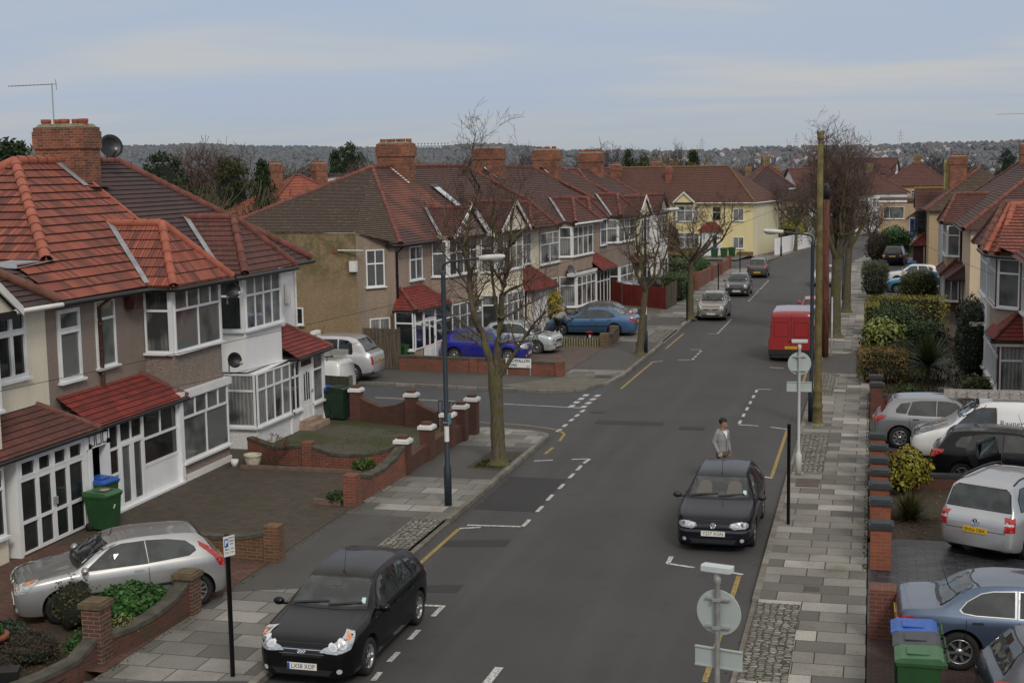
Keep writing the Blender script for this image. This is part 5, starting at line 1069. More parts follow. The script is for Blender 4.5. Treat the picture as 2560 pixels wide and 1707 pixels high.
sp = V((.91, 1.35, 0)).normalized(); sn = V((sp.y, -sp.x, 0)); s0 = V((-1.15, -1.36, 0))
win(t1, s0 + sp * .45 + Z * 3.7, sp, sn, .9, 1.6, (1, 1), .38, pane_s, True); win(t1, s0 + sp * .55 + Z * 1.55, sp, sn, 1.0, .78, (1, 1), None, pane_n, True)
win(t1, (-4.3, -1.37, 2.05), X, -Y, .5, .75, (1,), None, pane_d, True)
b = MB(); b.box((-1.4, -1.55, 4.4), (-1.1, -1.35, 4.85)); b.build('meter_cover', whitep, t1); b = MB(); b.tube([(-2.0, -1.4, 5.3), (-.6, -1.7, 5.32)], .03, 6); b.build('overflow_pipe', whitep, t1)
for x in (-2.3, -5.2): b = MB(); b.box((x, -1.385, 5.15), (x + .28, -1.355, 5.33)); b.build('air_brick', brick_r, t1)
bay(t1, 4.08, 7.45, .72, .3, .4, 3.8, 5.42, pebble_p, 2.5, (1, 1, 1, 1), (1,), .36, pane_s, pane_s, frame=upvc)
leanto(t1, -.35, 3.3, 2.66, 3.55, 1.15, porch_t, .8, .75, ridge_r, .17)
wallbox(t1, [(.0, -.3), (1.0, -.3), (1.0, .55), (0, .55)], .1, .95, pebble_p, 'porch_base'); win(t1, (.1, -.3, .95), X, -Y, .88, 1.65, (1,), .3, pane_d, True); b = MB(); b.box((.0, -.33, .1), (.1, -.28, 2.6)); b.build('porch_brick_pier', brick_r, t1)
door(t1, (1.0, .62, .14), Y, X, 1.2, 2.45, upvc, ((.12, .36, .42, .78), (.56, .36, .86, .78)), toplight=.4); win(t1, (1.0, -.28, .95), Y, X, .88, 1.65, (1,), .3, pane_d, False); win(t1, (1.0, 1.84, .14), Y, X, 1.9, 2.45, (1, 1), .25, pane_d, False, lower=.36)
wallbox(t1, [(0, 3.8), (.9, 3.9), (.9, 7.6), (0, 7.8)], .1, .7, pebble_p, 'bay_base'); win(t1, (.9, 3.85, .7), Y, X, 3.7, 1.8, (1, 1, 1, 1), .33, pane_s, True); polys(t1, 'bay_cheek', [[(0, 3.85, .1), (.9, 3.85, .1), (.9, 3.85, 2.5), (0, 3.85, 2.5)]], upvc)
t2 = thing('terraced_house', 'cream house with a gabled bay and a skylight in its long roof', 'house', TO, TR)
wallbox(t2, [(-8.5, 8.45), (0, 8.45), (0, 18.0), (-8.5, 18.0)], 0, 5.5, cream_w)
roofset(t2, [[(.38, 8.45, 5.5), (.38, 18.0, 5.5), (-2.9, 18.0, 8.0), (-4, 17.0, 8.82), (-4, 8.45, 8.82)]], brown_t, [((-4, 8.9, 8.82), (-4, 17.0, 8.82)), ((-4, 17, 8.82), (-1.2, 20.2, 6.7))], ridge_r, .17)
bayroof(t2, 11.83, 2.0, 1.1, 1.1, redbr_t, ridge_r, 5.55, 6.95, True, .17, cream_w); bayroof(t2, 16.4, 1.9, .1, .95, redbr_t, ridge_r, 5.5, 6.8, False, .17, valley=False, name='second_bay_roof')
b = MB(); f_ = lambda x, y, u=.1: V((x, y, zroof(x, 5.5) + u)); b.poly([f_(-2.5, 9.6), f_(-1.2, 9.6), f_(-1.2, 10.3), f_(-2.5, 10.3)]); sk = b.build('skylight', plain('skylight_glass', (.55, .6, .66), .08, var=.2), t2); b = MB()
for a in ((-2.6, 9.5, -2.45, 10.4), (-1.25, 9.5, -1.1, 10.4), (-2.45, 9.5, -1.25, 9.6), (-2.45, 10.3, -1.25, 10.4)): b.poly([f_(a[0], a[1], .12), f_(a[2], a[1], .12), f_(a[2], a[3], .12), f_(a[0], a[3], .12)])
b.build('skylight_frame', gutter_b, sk)
gutter(t2, [(.46, 13.9, 5.44), (.46, 18, 5.44)], None, .07)
bay(t2, 9.9, 13.6, .72, .3, .5, 3.55, 5.4, cream_w, 2.5, (1, 1, 1, 1), (1,), .36, pane_n, pane_n); bay(t2, 9.9, 13.2, .9, .3, .3, .7, 2.4, cream_w, .1, (1, 1, 1, 1), (1,), .3, pane_n, pane_n)
win(t2, (0, 15.2, 3.5), Y, X, 1.5, 1.65, (1, 1), .36, pane_n, True)
leanto(t2, 13.3, 17.2, 2.3, 3.4, 1.4, porch_t, .9, .9, ridge_r, .17); b = MB(); b.box((.9, 16.6, .05), (1.15, 16.85, 2.3)); b.box((.95, 13.5, .05), (1.15, 13.7, 2.3)); b.build('porch_post', creamp, t2); b = MB(); b.box((.0, 14.6, .05), (1.1, 16.6, 2.2)); b.build('porch_wall', white_w, t2); b = MB(); b.box((.1, 13.7, .1), (.6, 14.6, 2.2)); b.build('porch_door', brownp, t2)
chimney(t2, -4.75, 7.95, -3.1, 8.9, 7.2, 9.95, pots=6); flash(t2, [(-2.95, 7.8, 7.95), (-4.0, 7.8, 8.75)], .22, whitep, .1)
t3 = thing('terraced_house', 'pinkish pebbledash house with white bays behind the yellow-green bush', 'house', TO, TR)
wallbox(t3, [(-8.5, 18.0), (0, 18.0), (0, 28.9), (-8.5, 28.9)], -.2, 5.5, pebble_p)
roofset(t3, [[(.38, 18.0, 5.5), (.38, 28.9, 5.5), (-2.7, 28.9, 7.84), (-4, 27.6, 8.7), (-4, 20.5, 8.7), (-2.6, 18.0, 7.76)], [(-2.6, 18.0, 7.76), (-4, 20.5, 8.7), (-6, 18.0, 7.2)]], brown_t, [((-2.6, 18.1, 7.76), (-4, 20.5, 8.7)), ((-4, 20.5, 8.7), (-4, 27.6, 8.7)), ((-4, 27.6, 8.7), (-1.0, 31.3, 6.55))], ridge_r, .17)
bayroof(t3, 23.6, 2.3, .1, 1.05, redbr_t, ridge_r, 5.5, 6.85, False, .17); bayroof(t3, 27.3, 1.6, -.2, .6, redbr_t, ridge_r, 5.5, 6.75, False, .17, valley=False, name='second_bay_roof')
gutter(t3, [(1.1, 21.2, 5.42), (1.1, 26.1, 5.42), (.5, 27, 5.42), (.5, 28.9, 5.42)], whitep, .07)
win(t3, (0, 18.2, 3.3), Y, X, 3.1, 1.75, (1, 1), .38, pane_n, True, tcols=(1, 1, 1)); bay(t3, 21.6, 25.4, .72, .35, .9, 3.55, 5.25, pebble_p, 2.5, (1, 1, 1, 1), (1,), .36, pane_n, pane_n)
bay(t3, 21.6, 25.2, .95, .35, .02, .65, 2.4, pebble_p, -.2, (1, 1, 1, 1), (1,), .3, pane_n, pane_n); win(t3, (.95, 25.3, .1), Y, X, 2.7, 2.3, (1, 1, 1, .7), .28, pane_d, False, lower=.12); win(t3, (0, 18.4, .7), Y, X, 2.6, 1.7, (1, 1), .3, pane_n, True)
leanto(t3, 25.2, 28.3, 2.5, 3.5, 1.35, porch_t, 0, .9, ridge_r, .17); b = MB(); b.box((.7, 20.7, 2.45), (1.05, 25.3, 2.62)); b.build('white_fascia', whitep, t3)
chimney(t3, -4.75, 20.1, -3.1, 21.0, 7.0, 9.8, pots=0); flash(t3, [(-2.95, 19.95, 7.85), (-4.0, 19.95, 8.66)], .22, whitep, .1)
t4 = thing('terraced_house', 'brown pebbledash house with dark framed bay windows', 'house', TO, TR)
wallbox(t4, [(-8.5, 28.9), (0, 28.9), (0, 35.0), (-8.5, 35.0)], -.3, 5.5, pebble)
roofset(t4, [[(.38, 28.9, 5.5), (.38, 35.0, 5.5), (-2.6, 35, 7.6), (-4, 33.5, 8.55), (-4, 30.2, 8.55), (-2.7, 28.9, 7.6)]], brown_t, [((-4, 29.4, 8.55), (-4, 33.5, 8.55)), ((-2.6, 28.9, 7.5), (-4, 30.2, 8.55)), ((-4, 33.5, 8.55), (-1.4, 36.5, 6.7))], ridge_r, .17)
bayroof(t4, 32.5, 2.2, .1, 1.0, redbr_t, ridge_r, 5.5, 6.85, False, .17); gutter(t4, [(.95, 30, 5.42), (1.0, 34.6, 5.42)], None, .06)
win(t4, (0, 29.1, 3.75), Y, X, 1.3, 1.6, (1,), .4, pane_g, True); bay(t4, 30.6, 34.4, .72, .3, .4, 3.85, 5.3, pebble, 2.4, (1, 1, 1), (1,), .38, pane_n, pane_n, frame=upvc, corner=.05); bay(t4, 30.6, 33.8, .8, .3, .3, .6, 2.3, pebble, -.3, (1, 1), (1,), .36, pane_n, pane_d); leanto(t4, 33.4, 35.4, 2.35, 3.4, 1.3, porch2_t, .5, .5, ridge_b, .17)
chimney(t4, -4.75, 29.9, -3.1, 30.8, 7.0, 9.75, pots=3); flash(t4, [(-2.95, 29.75, 7.75), (-4, 29.75, 8.5)], .22, whitep, .1)
t5 = thing('terraced_house', 'pale yellow house with a small white-edged gable next to the brown one', 'house', TO, TR)
wallbox(t5, [(-8.5, 35.0), (0, 35.0), (0, 38.9), (-8.5, 38.9)], -.4, 5.4, pale_w)
roofset(t5, [[(.38, 35, 5.4), (.38, 38.9, 5.4), (-4, 38.9, 8.45), (-4, 36.8, 8.45), (-2.6, 35, 7.4)]], brown_t, [((-2.6, 35, 7.5), (-4, 36.8, 8.45)), ((-4, 36.8, 8.45), (-4, 39, 8.45))], ridge_b, .17)
bayroof(t5, 36.2, 1.5, 1.0, 1.0, redbr_t, ridge_r, 5.4, 6.6, True, .17, pale_w, valley=False); win(t5, (.9, 35.1, 3.6), Y, X, 2.2, 1.5, (1, 1, 1), .35, pane_n, True); polys(t5, 'bay_wall', [[(.88, 35, -.4), (.88, 37.5, -.4), (.88, 37.5, 5.4), (.88, 35, 5.4)], [(0, 35, -.4), (.88, 35, -.4), (.88, 35, 5.4), (0, 35, 5.4)]], pale_w); win(t5, (.9, 35.1, .6), Y, X, 2.2, 1.6, (1, 1, 1), .35, pane_n, True)
chimney(t5, -4.75, 39.0, -3.1, 39.9, 6.9, 9.6, pots=6)
t6 = thing('terraced_house', 'grey and white gabled house beside the yellow corner building', 'house', TO, TR)
wallbox(t6, [(-8.5, 38.9), (0, 38.9), (0, 44.0), (-8.5, 44)], -.4, 5.4, white_w)
roofset(t6, [[(.38, 38.9, 5.4), (.38, 44, 5.4), (-4, 40.6, 8.45), (-4, 38.9, 8.45)], [(.38, 44, 5.4), (-8.4, 44, 5.4), (-4, 40.6, 8.45)]], brown_t, [((.38, 44, 5.4), (-4, 40.6, 8.45))], ridge_b, .17)
bayroof(t6, 40.8, 1.5, 1.0, 1.0, redbr_t, ridge_b, 5.4, 6.6, True, .17, grey_w, valley=False, board=gutter_b); polys(t6, 'bay_wall', [[(.88, 39.5, -.4), (.88, 42.1, -.4), (.88, 42.1, 5.4), (.88, 39.5, 5.4)], [(0, 39.5, -.4), (.88, 39.5, -.4), (.88, 39.5, 5.4), (0, 39.5, 5.4)]], white_w)
for z in (.5, 3.5): win(t6, (.9, 39.6, z), Y, X, 2.4, 1.65, (1, 1, 1), .35, pane_n, True)
# yellow corner building facing us across the second side street
yc_ = thing('end_house', 'yellow rendered corner house with a red hipped porch and three green bins', 'house', (-11.4, 138.2, -.75), R(-102))
# local: x outwards (towards us), y to the right along the front; right front corner at (0,0)
wallbox(yc_, [(-9, -9.2), (0, -9.2), (0, 0), (-9, 0)], 0, 5.45, yellow_w); polys(yc_, 'flank_wall', [[(.0, .01, 0), (-9, .01, 0), (-9, .01, 5.45), (0, .01, 5.45)]], pale_w)
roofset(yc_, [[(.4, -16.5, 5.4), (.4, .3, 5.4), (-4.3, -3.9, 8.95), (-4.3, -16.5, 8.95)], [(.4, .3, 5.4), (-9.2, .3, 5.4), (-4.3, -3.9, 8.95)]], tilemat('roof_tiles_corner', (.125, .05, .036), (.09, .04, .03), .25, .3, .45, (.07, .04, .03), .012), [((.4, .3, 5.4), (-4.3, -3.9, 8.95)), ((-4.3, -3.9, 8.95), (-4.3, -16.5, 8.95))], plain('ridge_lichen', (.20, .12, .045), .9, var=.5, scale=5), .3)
gutter(yc_, [(.46, -6.5, 5.36), (.46, .35, 5.36), (-9, .36, 5.36)], whitep, .05)
win(yc_, (0, -2.05, 3.6), Y, X, 1.1, 1.2, (1, 1), None, pane_n, True); win(yc_, (0, -2.05, .85), Y, X, 1.1, 1.15, (1, 1), None, pane_n, True); win(yc_, (0, -4.2, 3.6), Y, X, .9, 1.4, (1,), .4, pane_d, False, frame=pale_w); bay(yc_, -7.8, -6.0, .6, .3, .3, 3.55, 5.1, yellow_w, 2.6, (1, 1), (1,), .3, pane_n); bay(yc_, -7.8, -6.0, .6, .3, .3, .9, 2.4, yellow_w, 0, (1, 1), (1,), .3, pane_n)
bayroof(yc_, -6.9, 1.1, .9, .9, olive_t, ridge_b, 5.45, 6.4, True, .2, yellow_w, valley=False); roofset(yc_, [[(1.5, -5.4, 2.55), (1.5, -3.0, 2.55), (.7, -3.9, 3.5), (.7, -4.5, 3.5)], [(1.5, -3.0, 2.55), (0, -3.0, 2.55), (0, -3.9, 3.5), (.7, -3.9, 3.5)], [(0, -5.4, 2.55), (1.5, -5.4, 2.55), (.7, -4.5, 3.5), (0, -4.5, 3.5)]], porch_t, (), None, .18, name='porch_roof')
b = MB(); b.box((0, -5.2, 0), (1.3, -3.2, 2.5)); b.build('porch', upvc, yc_); door(yc_, (1.3, -4.9, .1), Y, X, 1.1, 2.2, upvc, (), frame=upvc); win(yc_, (1.3, -3.75, .1), Y, X, .5, 2.2, (1,), None, pane_d, False, lower=.2)
chimney(yc_, -2.9, -10.0, -2.2, -9.5, 6.6, 9.0, brickmat('tall_red_stack', (.30, .06, .03), (.22, .045, .03)), pots=1); b = MB(); b.box((.0, -1.6, .0), (.25, .02, .55)); b.build('low_wall', chim_y, yc_)
nb = thing('terraced_house', 'red roofed neighbour left of the yellow corner house, mostly hidden', 'house', (-11.4, 138.2, -.75), R(-102))
wallbox(nb, [(-9, -16.4), (0, -16.4), (0, -9.25), (-9, -9.25)], 0, 5.4, pebble); chimney(nb, -3.4, -16.2, -2.4, -15.3, 6.6, 9.3, pots=3); chimney(nb, -5, -12.4, -4.4, -11.6, 8, 9.5, pots=2); win(nb, (0, -12, 3.6), Y, X, 1.5, 1.4, (1, 1, 1), .3, pane_n); win(nb, (0, -12, .8), Y, X, 1.5, 1.4, (1, 1, 1), .3, pane_n)
roofset(nb, [[(.4, -24, 5.42), (.4, -16.5, 5.42), (-4.3, -16.5, 8.9), (-4.3, -24, 8.9)]], redbr_t, [((-4.3, -16.5, 8.92), (-4.3, -24, 8.92))], ridge_r, .3)
# ------------------------------------------------------------------ right-hand houses
def sem(root, y0, y1, wallm, roofm, rm, bayy, mir=False, ez=5.3, rz=8.6, hipl=True, hipr=True, br=None, roofh=.19):
    wallbox(root, [(-8.5, y0), (0, y0), (0, y1), (-8.5, y1)], -.6, ez, wallm)
    a0 = y0 + 4.2 if hipl else y0; a1 = y1 - 4.2 if hipr else y1; e0 = y0 - .4 if hipl else y0; e1 = y1 + .4 if hipr else y1
    pl = [[(.4, e0, ez), (.4, e1, ez), (-4, a1, rz), (-4, a0, rz)], [(-8.4, e0, ez), (-8.4, e1, ez), (-4, a1, rz), (-4, a0, rz)]]; rd = [((-4, a0, rz), (-4, a1, rz))]
    if hipl: pl.append([(.4, e0, ez), (-8.4, e0, ez), (-4, a0, rz)]); rd.append(((.4, e0, ez), (-4, a0, rz)))
    if hipr: pl.append([(.4, e1, ez), (-8.4, e1, ez), (-4, a1, rz)]); rd.append(((.4, e1, ez), (-4, a1, rz)))
    roofset(root, pl, roofm, rd, rm, roofh)
r1 = thing('semi_detached_house', 'pink pebbledash house at the right edge with a brown-framed bay and red porch roof', 'house', (5.0, 54.6, -.1), math.pi)
sem(r1, 0, 9.5, pebble_p, redbr_t, ridge_o, 2, hipl=False, hipr=True)
pl = [[(-1.7, 2.2, 6.95), (.25, 2.2, 6.95), (1.1, .1, 5.3), (.38, .1, 5.3)], [(.25, 2.2, 6.95), (1.1, 3.35, 5.3), (1.1, .1, 5.3)], [(.25, 2.2, 6.95), (.75, 4.2, 5.3), (1.1, 3.35, 5.3)], [(-1.7, 2.2, 6.95), (.1, 5.2, 5.3), (.75, 4.2, 5.3), (.25, 2.2, 6.95)]]
roofset(r1, pl, tilemat('bay_tiles_bright', (.30, .085, .055), (.19, .06, .045), .2, .2, .4, (.06, .035, .03), .012), [((1.12, 3.38, 5.33), (.25, 2.2, 6.95)), ((.8, 4.25, 5.33), (.15, 2.35, 6.95)), ((.25, 2.2, 6.95), (-1.7, 2.2, 6.95))], ridge_o, .2, name='bay_roof')
gutter(r1, [(1.16, .1, 5.25), (1.16, 3.4, 5.25), (.8, 4.3, 5.25), (.1, 5.3, 5.25)], None, .06)
bay(r1, .5, 3.45, .72, .2, .75, 3.45, 5.15, pebble_p, 2.4, (1, 1, 1, 1), (1,), .3, pane_n, pane_v, corner=.09)
b = MB(); b.box((.62, 3.35, 3.4), (.78, 3.5, 5.2)); b.box((.6, .4, 3.38), (.8, 3.5, 3.46)); b.build('brown_post', brownp, r1)
win(r1, (0, 4.9, 3.45), Y, X, 1.3, 1.6, (1, 1), .3, pane_n, True)
wallbox(r1, [(0, .5), (.75, .5), (.75, 5.4), (0, 5.4)], .0, .75, pebble_p, 'bay_base'); win(r1, (.75, .55, .75), Y, X, 3.6, 1.62, (1, 1, 1, 1, 1), .32, pane_n, True); win(r1, (.75, 4.2, .75), Y, X, 1.15, 1.62, (1,), .32, pane_d, True)
win(r1, (.75, 5.42, .75), -X, Y, .8, 1.62, (1,), .35, pane_n, True); b = MB(); b.box((.66, 5.3, .0), (.8, 5.46, 2.4)); b.build('brown_post', brownp, r1)
leanto(r1, 2.6, 5.6, 2.5, 3.45, 1.0, porch_t, 0, 1.0, ridge_r, .18); b = MB(); b.box((.78, 2.6, 2.30), (.92, 5.55, 2.46)); b.box((0., 5.5, 2.3), (.9, 5.6, 2.46)); b.build('cream_fascia', creamp, r1)
b = MB(); b.box((-.02, 4.0, 4.7), (.06, 4.12, 4.95)); b.build('alarm_box', whitep, r1)
r1b = thing('semi_detached_house', 'white fronted neighbour just beyond the pink pebbledash house', 'house', (5.0, 54.6, -.1), math.pi)
sem(r1b, -8, 0, white_w, brown_t, ridge_b, 2, hipl=True, hipr=False); bay(r1b, -3.6, -.4, .75, .4, .02, 3.4, 5.2, white_w, 0, (1, 1, 1, 1), (1,), .3, pane_n, pane_n); bayroof(r1b, -2.0, 1.9, .1, 1.05, brown_t, ridge_b, 5.3, 6.9); b = MB(); b.box((.6, -4.0, 2.2), (1.3, -1.2, 2.36)); b.build('canopy', whitep, r1b); win(r1b, (.76, -3.4, .7), Y, X, 2.8, 1.6, (1, 1, 1, 1), .3, pane_n)
chimney(r1b, -4.6, -.6, -3.2, .4, 6.9, 9.6, pots=4)
r2 = thing('semi_detached_house', 'cream rendered house with a black downpipe beyond the palm garden', 'house', (4.9, 84.2, -.35), math.pi)
sem(r2, -4.4, 9.4, peach_w, brown_t, ridge_r, 2, hipl=False, hipr=True); bay(r2, -3.2, .6, .72, .4, .45, 3.35, 5.1, tan_w, 2.5, (1, 1, 1, 1), (1,), .32, pane_v, pane_v); bayroof(r2, -1.3, 2.1, .2, 1.05, redbr_t, ridge_b, 5.25, 6.85); pipe(r2, [(.42, 2.6, 5.2), (.06, 2.6, 4.9), (.06, 2.6, 0)], None, .06); gutter(r2, [(1.1, -3, 5.2), (1.1, .8, 5.2), (.46, 1.6, 5.2), (.46, 9.6, 5.2)])
leanto(r2, -3.2, 1.5, 2.35, 3.35, 1.1, porch2_t, .6, .7, ridge_b, .18); bay(r2, -3.0, .7, .9, .2, .3, .75, 2.3, brick_d, 0, (1, 1, 1, 1), (1, 1), None, pane_v, pane_g); leanto(r2, 3.0, 6.0, 2.4, 3.1, 1.0, dark_t, .6, .6, ridge_b, .18); door(r2, (.05, 3.6, .1), Y, X, 1.0, 2.1, brownp)
chimney(r2, -5.2, -4.8, -3.6, -3.8, 6.9, 9.7, pots=3)
r2b = thing('semi_detached_house', 'house sharing the chimney with the cream one, mostly hidden behind its bay', 'house', (4.9, 84.2, -.35), math.pi)
sem(r2b, -12.5, -4.4, tan_w, brown_t, ridge_b, 2, hipl=True, hipr=False); bay(r2b, -9.4, -6, .72, .4, .4, .8, 5.1, tan_w, 0, (1, 1, 1), (1,), .5, pane_n)
r3 = thing('semi_detached_house', 'tan rendered house with a dark brown bay at the far right', 'house', (4.3, 121.5, -.75), math.pi)
sem(r3, -3.5, 8.0, tan_w, olive_t, ridge_r, 2, hipl=True, hipr=True); bay(r3, -1.2, 2.2, .75, .3, .3, 3.3, 5.1, tan_w, 2.4, (1, 1, 1), (1,), .4, pane_d, pane_d, frame=brownp)
roofset(r3, [[(-1.8, .4, 6.9), (.95, .4, 6.9), (.95, 2.6, 5.25), (.4, 2.6, 5.25)], [(-1.8, .4, 6.9), (.4, -1.8, 5.25), (.95, -1.8, 5.25), (.95, .4, 6.9)]], redbr_t, [((.95, .4, 6.92), (-1.8, .4, 6.92))], plain('ridge_mossy', (.26, .17, .05), .9, var=.5, scale=6), .19, name='bay_roof'); pipe(r3, [(.06, 2.9, 5.2), (.06, 2.9, 4.9), (.06, 2.9, 0)]); leanto(r3, .5, 3.2, 2.3, 3.4, 1.2, porch_t, 0, .8, ridge_b, .18); b = MB(); b.box((.2, 1.0, 0), (1.0, 2.6, 2.2)); b.build('porch', brownp, r3)
chimney(r3, -2.9, 4.2, -1.6, 5.3, 6.7, 9.5, pots=4); b = MB(); b.box((-1.58, 4.3, 6.9), (-1.2, 4.7, 9.25)); b.build('yellow_flue', plain('flue_render', (.42, .36, .16), .9, var=.4, scale=4), r3)
fl = thing('flat_roofed_house', 'tan flat-roofed house with a blue front door and long window', 'house', (.75, 180, -1.2), R(-92))
wallbox(fl, [(-9, 0), (0, 0), (0, 5.6), (-9, 5.6)], 0, 4.55, tan_w); b = MB(); b.box((-9.1, -.1, 4.55), (.15, 3.4, 4.8)); b.build('flat_roof', whitep, fl); b = MB(); b.box((-9.1, -.1, 4.8), (.1, 5.7, 5.0)); b.box((-9.1, 3.4, 4.55), (.2, 5.7, 4.8)); b.build('roof_felt', olive_t, fl)
win(fl, (0, .55, 2.5), Y, X, 2.5, 1.5, (.4, 1), None, pane_v, True); win(fl, (0, 4.5, 2.4), Y, X, 1.1, 1.6, (1, 1), None, pane_n, True); door(fl, (0, 3.7, .0), Y, X, 1.8, 2.6, plain('blue_door', (.02, .07, .22), .5), ((.1, .1, .3, .9),), frame=upvc)
roofset(fl, [[(.6, 3.3, 2.5), (.6, 4.3, 3.3), (-.2, 4.3, 3.3), (-.2, 3.3, 2.5)], [(.6, 4.3, 3.3), (.6, 5.4, 2.5), (-.2, 5.4, 2.5), (-.2, 4.3, 3.3)]], dark_t, (), None, .2, name='porch_roof')
def far_house(label, x, y, z, rz, w=9., d=8., ez=5., rz_=8., wallm=None, roofm=None, chim=1, gab=False, ridgem=None, stock=False, wins=True, cat='house', name='house', hip=.48):
    o = thing(name, label, cat, (x, y, z), rz); wallm = wallm or white_w; roofm = roofm or redbr_t
    wallbox(o, [(-d, 0), (0, 0), (0, w), (-d, w)], -1, ez, wallm); hx = -d / 2; a = w * hip
    if gab: roofset(o, [[(.3, -.3, ez), (.3, w + .3, ez), (hx, w + .3, rz_), (hx, -.3, rz_)], [(-d - .3, -.3, ez), (-d - .3, w + .3, ez), (hx, w + .3, rz_), (hx, -.3, rz_)]], roofm, [((hx, -.3, rz_), (hx, w + .3, rz_))], ridgem or ridge_b, .35); polys(o, 'gable_wall', [[(0, 0, ez), (-d, 0, ez), (hx, 0, rz_)], [(0, w, ez), (-d, w, ez), (hx, w, rz_)]], wallm)
    else: roofset(o, [[(.4, -.4, ez), (.4, w + .4, ez), (hx, w - a, rz_), (hx, a, rz_)], [(-d - .4, -.4, ez), (-d - .4, w + .4, ez), (hx, w - a, rz_), (hx, a, rz_)], [(.4, -.4, ez), (-d - .4, -.4, ez), (hx, a, rz_)], [(.4, w + .4, ez), (-d - .4, w + .4, ez), (hx, w - a, rz_)]], roofm, [((hx, a, rz_), (hx, w - a, rz_)), ((.4, -.4, ez), (hx, a, rz_)), ((.4, w + .4, ez), (hx, w - a, rz_))], ridgem or ridge_b, .35)
    for i in range(chim): yy = w * (i + 1) / (chim + 1); chimney(o, hx - .4, yy - .55, hx + .4, yy + .55, rz_ - 1, rz_ + .95, chim_y if stock else chim_b, 3, 'y')
    if wins:
        for z0 in (.9, ez - 2.1):
            for t in (.12, .42, .70): win(o, (0, w * t, z0), Y, X, w * .2, 1.35, (1, 1), .3, pane_n, False)
    return o
far_house('orange tiled house with two chimneys behind the white corner house', -46.5, 99, -1.6, R(-35), 13, 8, 5.8, 9.7, pebble_b, tilemat('tiles_bright_orange', (.34, .09, .05), (.24, .07, .045), .25, .3, .3, (.10, .045, .03)), 2, stock=False, ridgem=ridge_r)
far_house('low brown roofed house seen through the bare thicket', -62, 112, -3.5, R(-25), 16, 8, 4.6, 7.6, tan_w, olive_t, 2)
far_house('grey roofed house in the thicket behind the satellite dish', -72, 122, -4.5, R(-20), 14, 8, 4.6, 7.8, grey_w, plain('slate_grey', (.12, .14, .16), .8), 1)
far_house('white house with a dark hipped roof past the yellow corner', -16.5, 172, -1.2, R(-78), 9, 9, 5.2, 9.2, tan_w, dark_t, 0)
far_house('orange roofed house peeping over the dark hipped one', -18.0, 205, -1.5, R(-70), 8, 8, 6.0, 10, tan_w, redbr_t, 1, stock=True)
far_house('white gabled house behind the telegraph pole', -9.5, 196, -1.4, R(-60), 11, 8, 5.2, 9.0, white_w, redbr_t, 1, gab=True, stock=True)
far_house('white house low behind the big bare tree', -4.5, 222, -1.5, R(-75), 10, 8, 5., 8.6, white_w, redbr_t, 1, stock=True)
far_house('red hipped semi with pale walls beyond the flat-roofed house', 1.5, 240, -1.0, R(-92), 11, 9, 5.3, 9.4, tan_w, redbr_t, 1, stock=True)
far_house('red roofed house with white gable trim left of the red hipped semi', -4.6, 262, -1, R(-100), 8, 9, 5.6, 10, white_w, redbr_t, 0, gab=True)
far_house('brown roofed house behind the two stock brick stacks', -24, 228, -1.8, R(-80), 14, 8, 5.5, 8.6, tan_w, brown_t, 2, stock=True)
far_house('long low red roof behind the terrace chimneys', -50, 160, -4, R(-60), 22, 8, 5.5, 9.6, tan_w, redbr_t, 2)
o = far_house('house carrying a small white flat dormer behind the beige corner house', -44, 104, -1.4, TR, 9, 8, 4.8, 8.0, tan_w, olive_t, 0); b = MB(); b.box((.3, 5.2, 6.2), (-3.5, 8.6, 9.4)); b.build('dormer', white_w, o); b = MB(); b.box((.5, 5.0, 9.4), (-3.7, 8.8, 9.6)); b.build('dormer_roof', olive_t, o)
# ------------------------------------------------------------------ chimney-top things and wires
dish_m = plain('dark_dish', (.016, .017, .02), .45, .2, var=.2)
def dish(label, loc, aim, r=.36, group=None, mat=None):
    o = thing('satellite_dish', label, 'satellite dish', loc); d = V(aim).normalized(); M = d.to_track_quat('Z', 'Y').to_matrix().to_4x4()
    b = MB(); k = MB(); k.lathe([(.001, .0), (r * .4, .02), (r * .75, .06), (r, .12), (r * .99, .135), (r * .74, .075), (r * .4, .035), (.001, .015)], (0, 0, .05), 22); b.add(k, M); b.build('reflector', mat or dish_m, o)
    b = MB(); b.tube([M @ V((0, -r * .9, .16)), M @ V((0, -r * .7, .5))], .018, 5); b.build('feed_arm', dish_m, o); b = MB(); b.ball(M @ V((0, -r * .55, .52)), .06, 8); b.build('feed_horn', galv, o); b = MB(); b.tube([(0, 0, 0), M @ V((0, 0, -.18)), M @ V((0, 0, -.18)) + V((0, 0, -.35))], .025, 6); b.build('bracket', galv, o); return o
dish('large dark satellite dish standing beside the near chimney', (-22.3, 37.6, 9.28), (.75, -.62, .25), .36); dish('black dish fixed high on the joint of the two bays', (-17.95, 36.42, 5.08), (.8, -.55, .2), .25); dish('black dish low on the joint of the two bays, under the white bay', (-17.98, 36.42, 3.05), (.8, -.55, .2), .23)
dish('grey dish on the pink pebbledash bay in the terrace', (-16.9, 77.6, 2.55), (.9, -.5, .2), .3, mat=plain('grey_dish', (.09, .10, .11), .5)); dish('small black dish above the far red porch on the right', (3.6, 119.0, 2.6), (-.8, -.6, .2), .3)
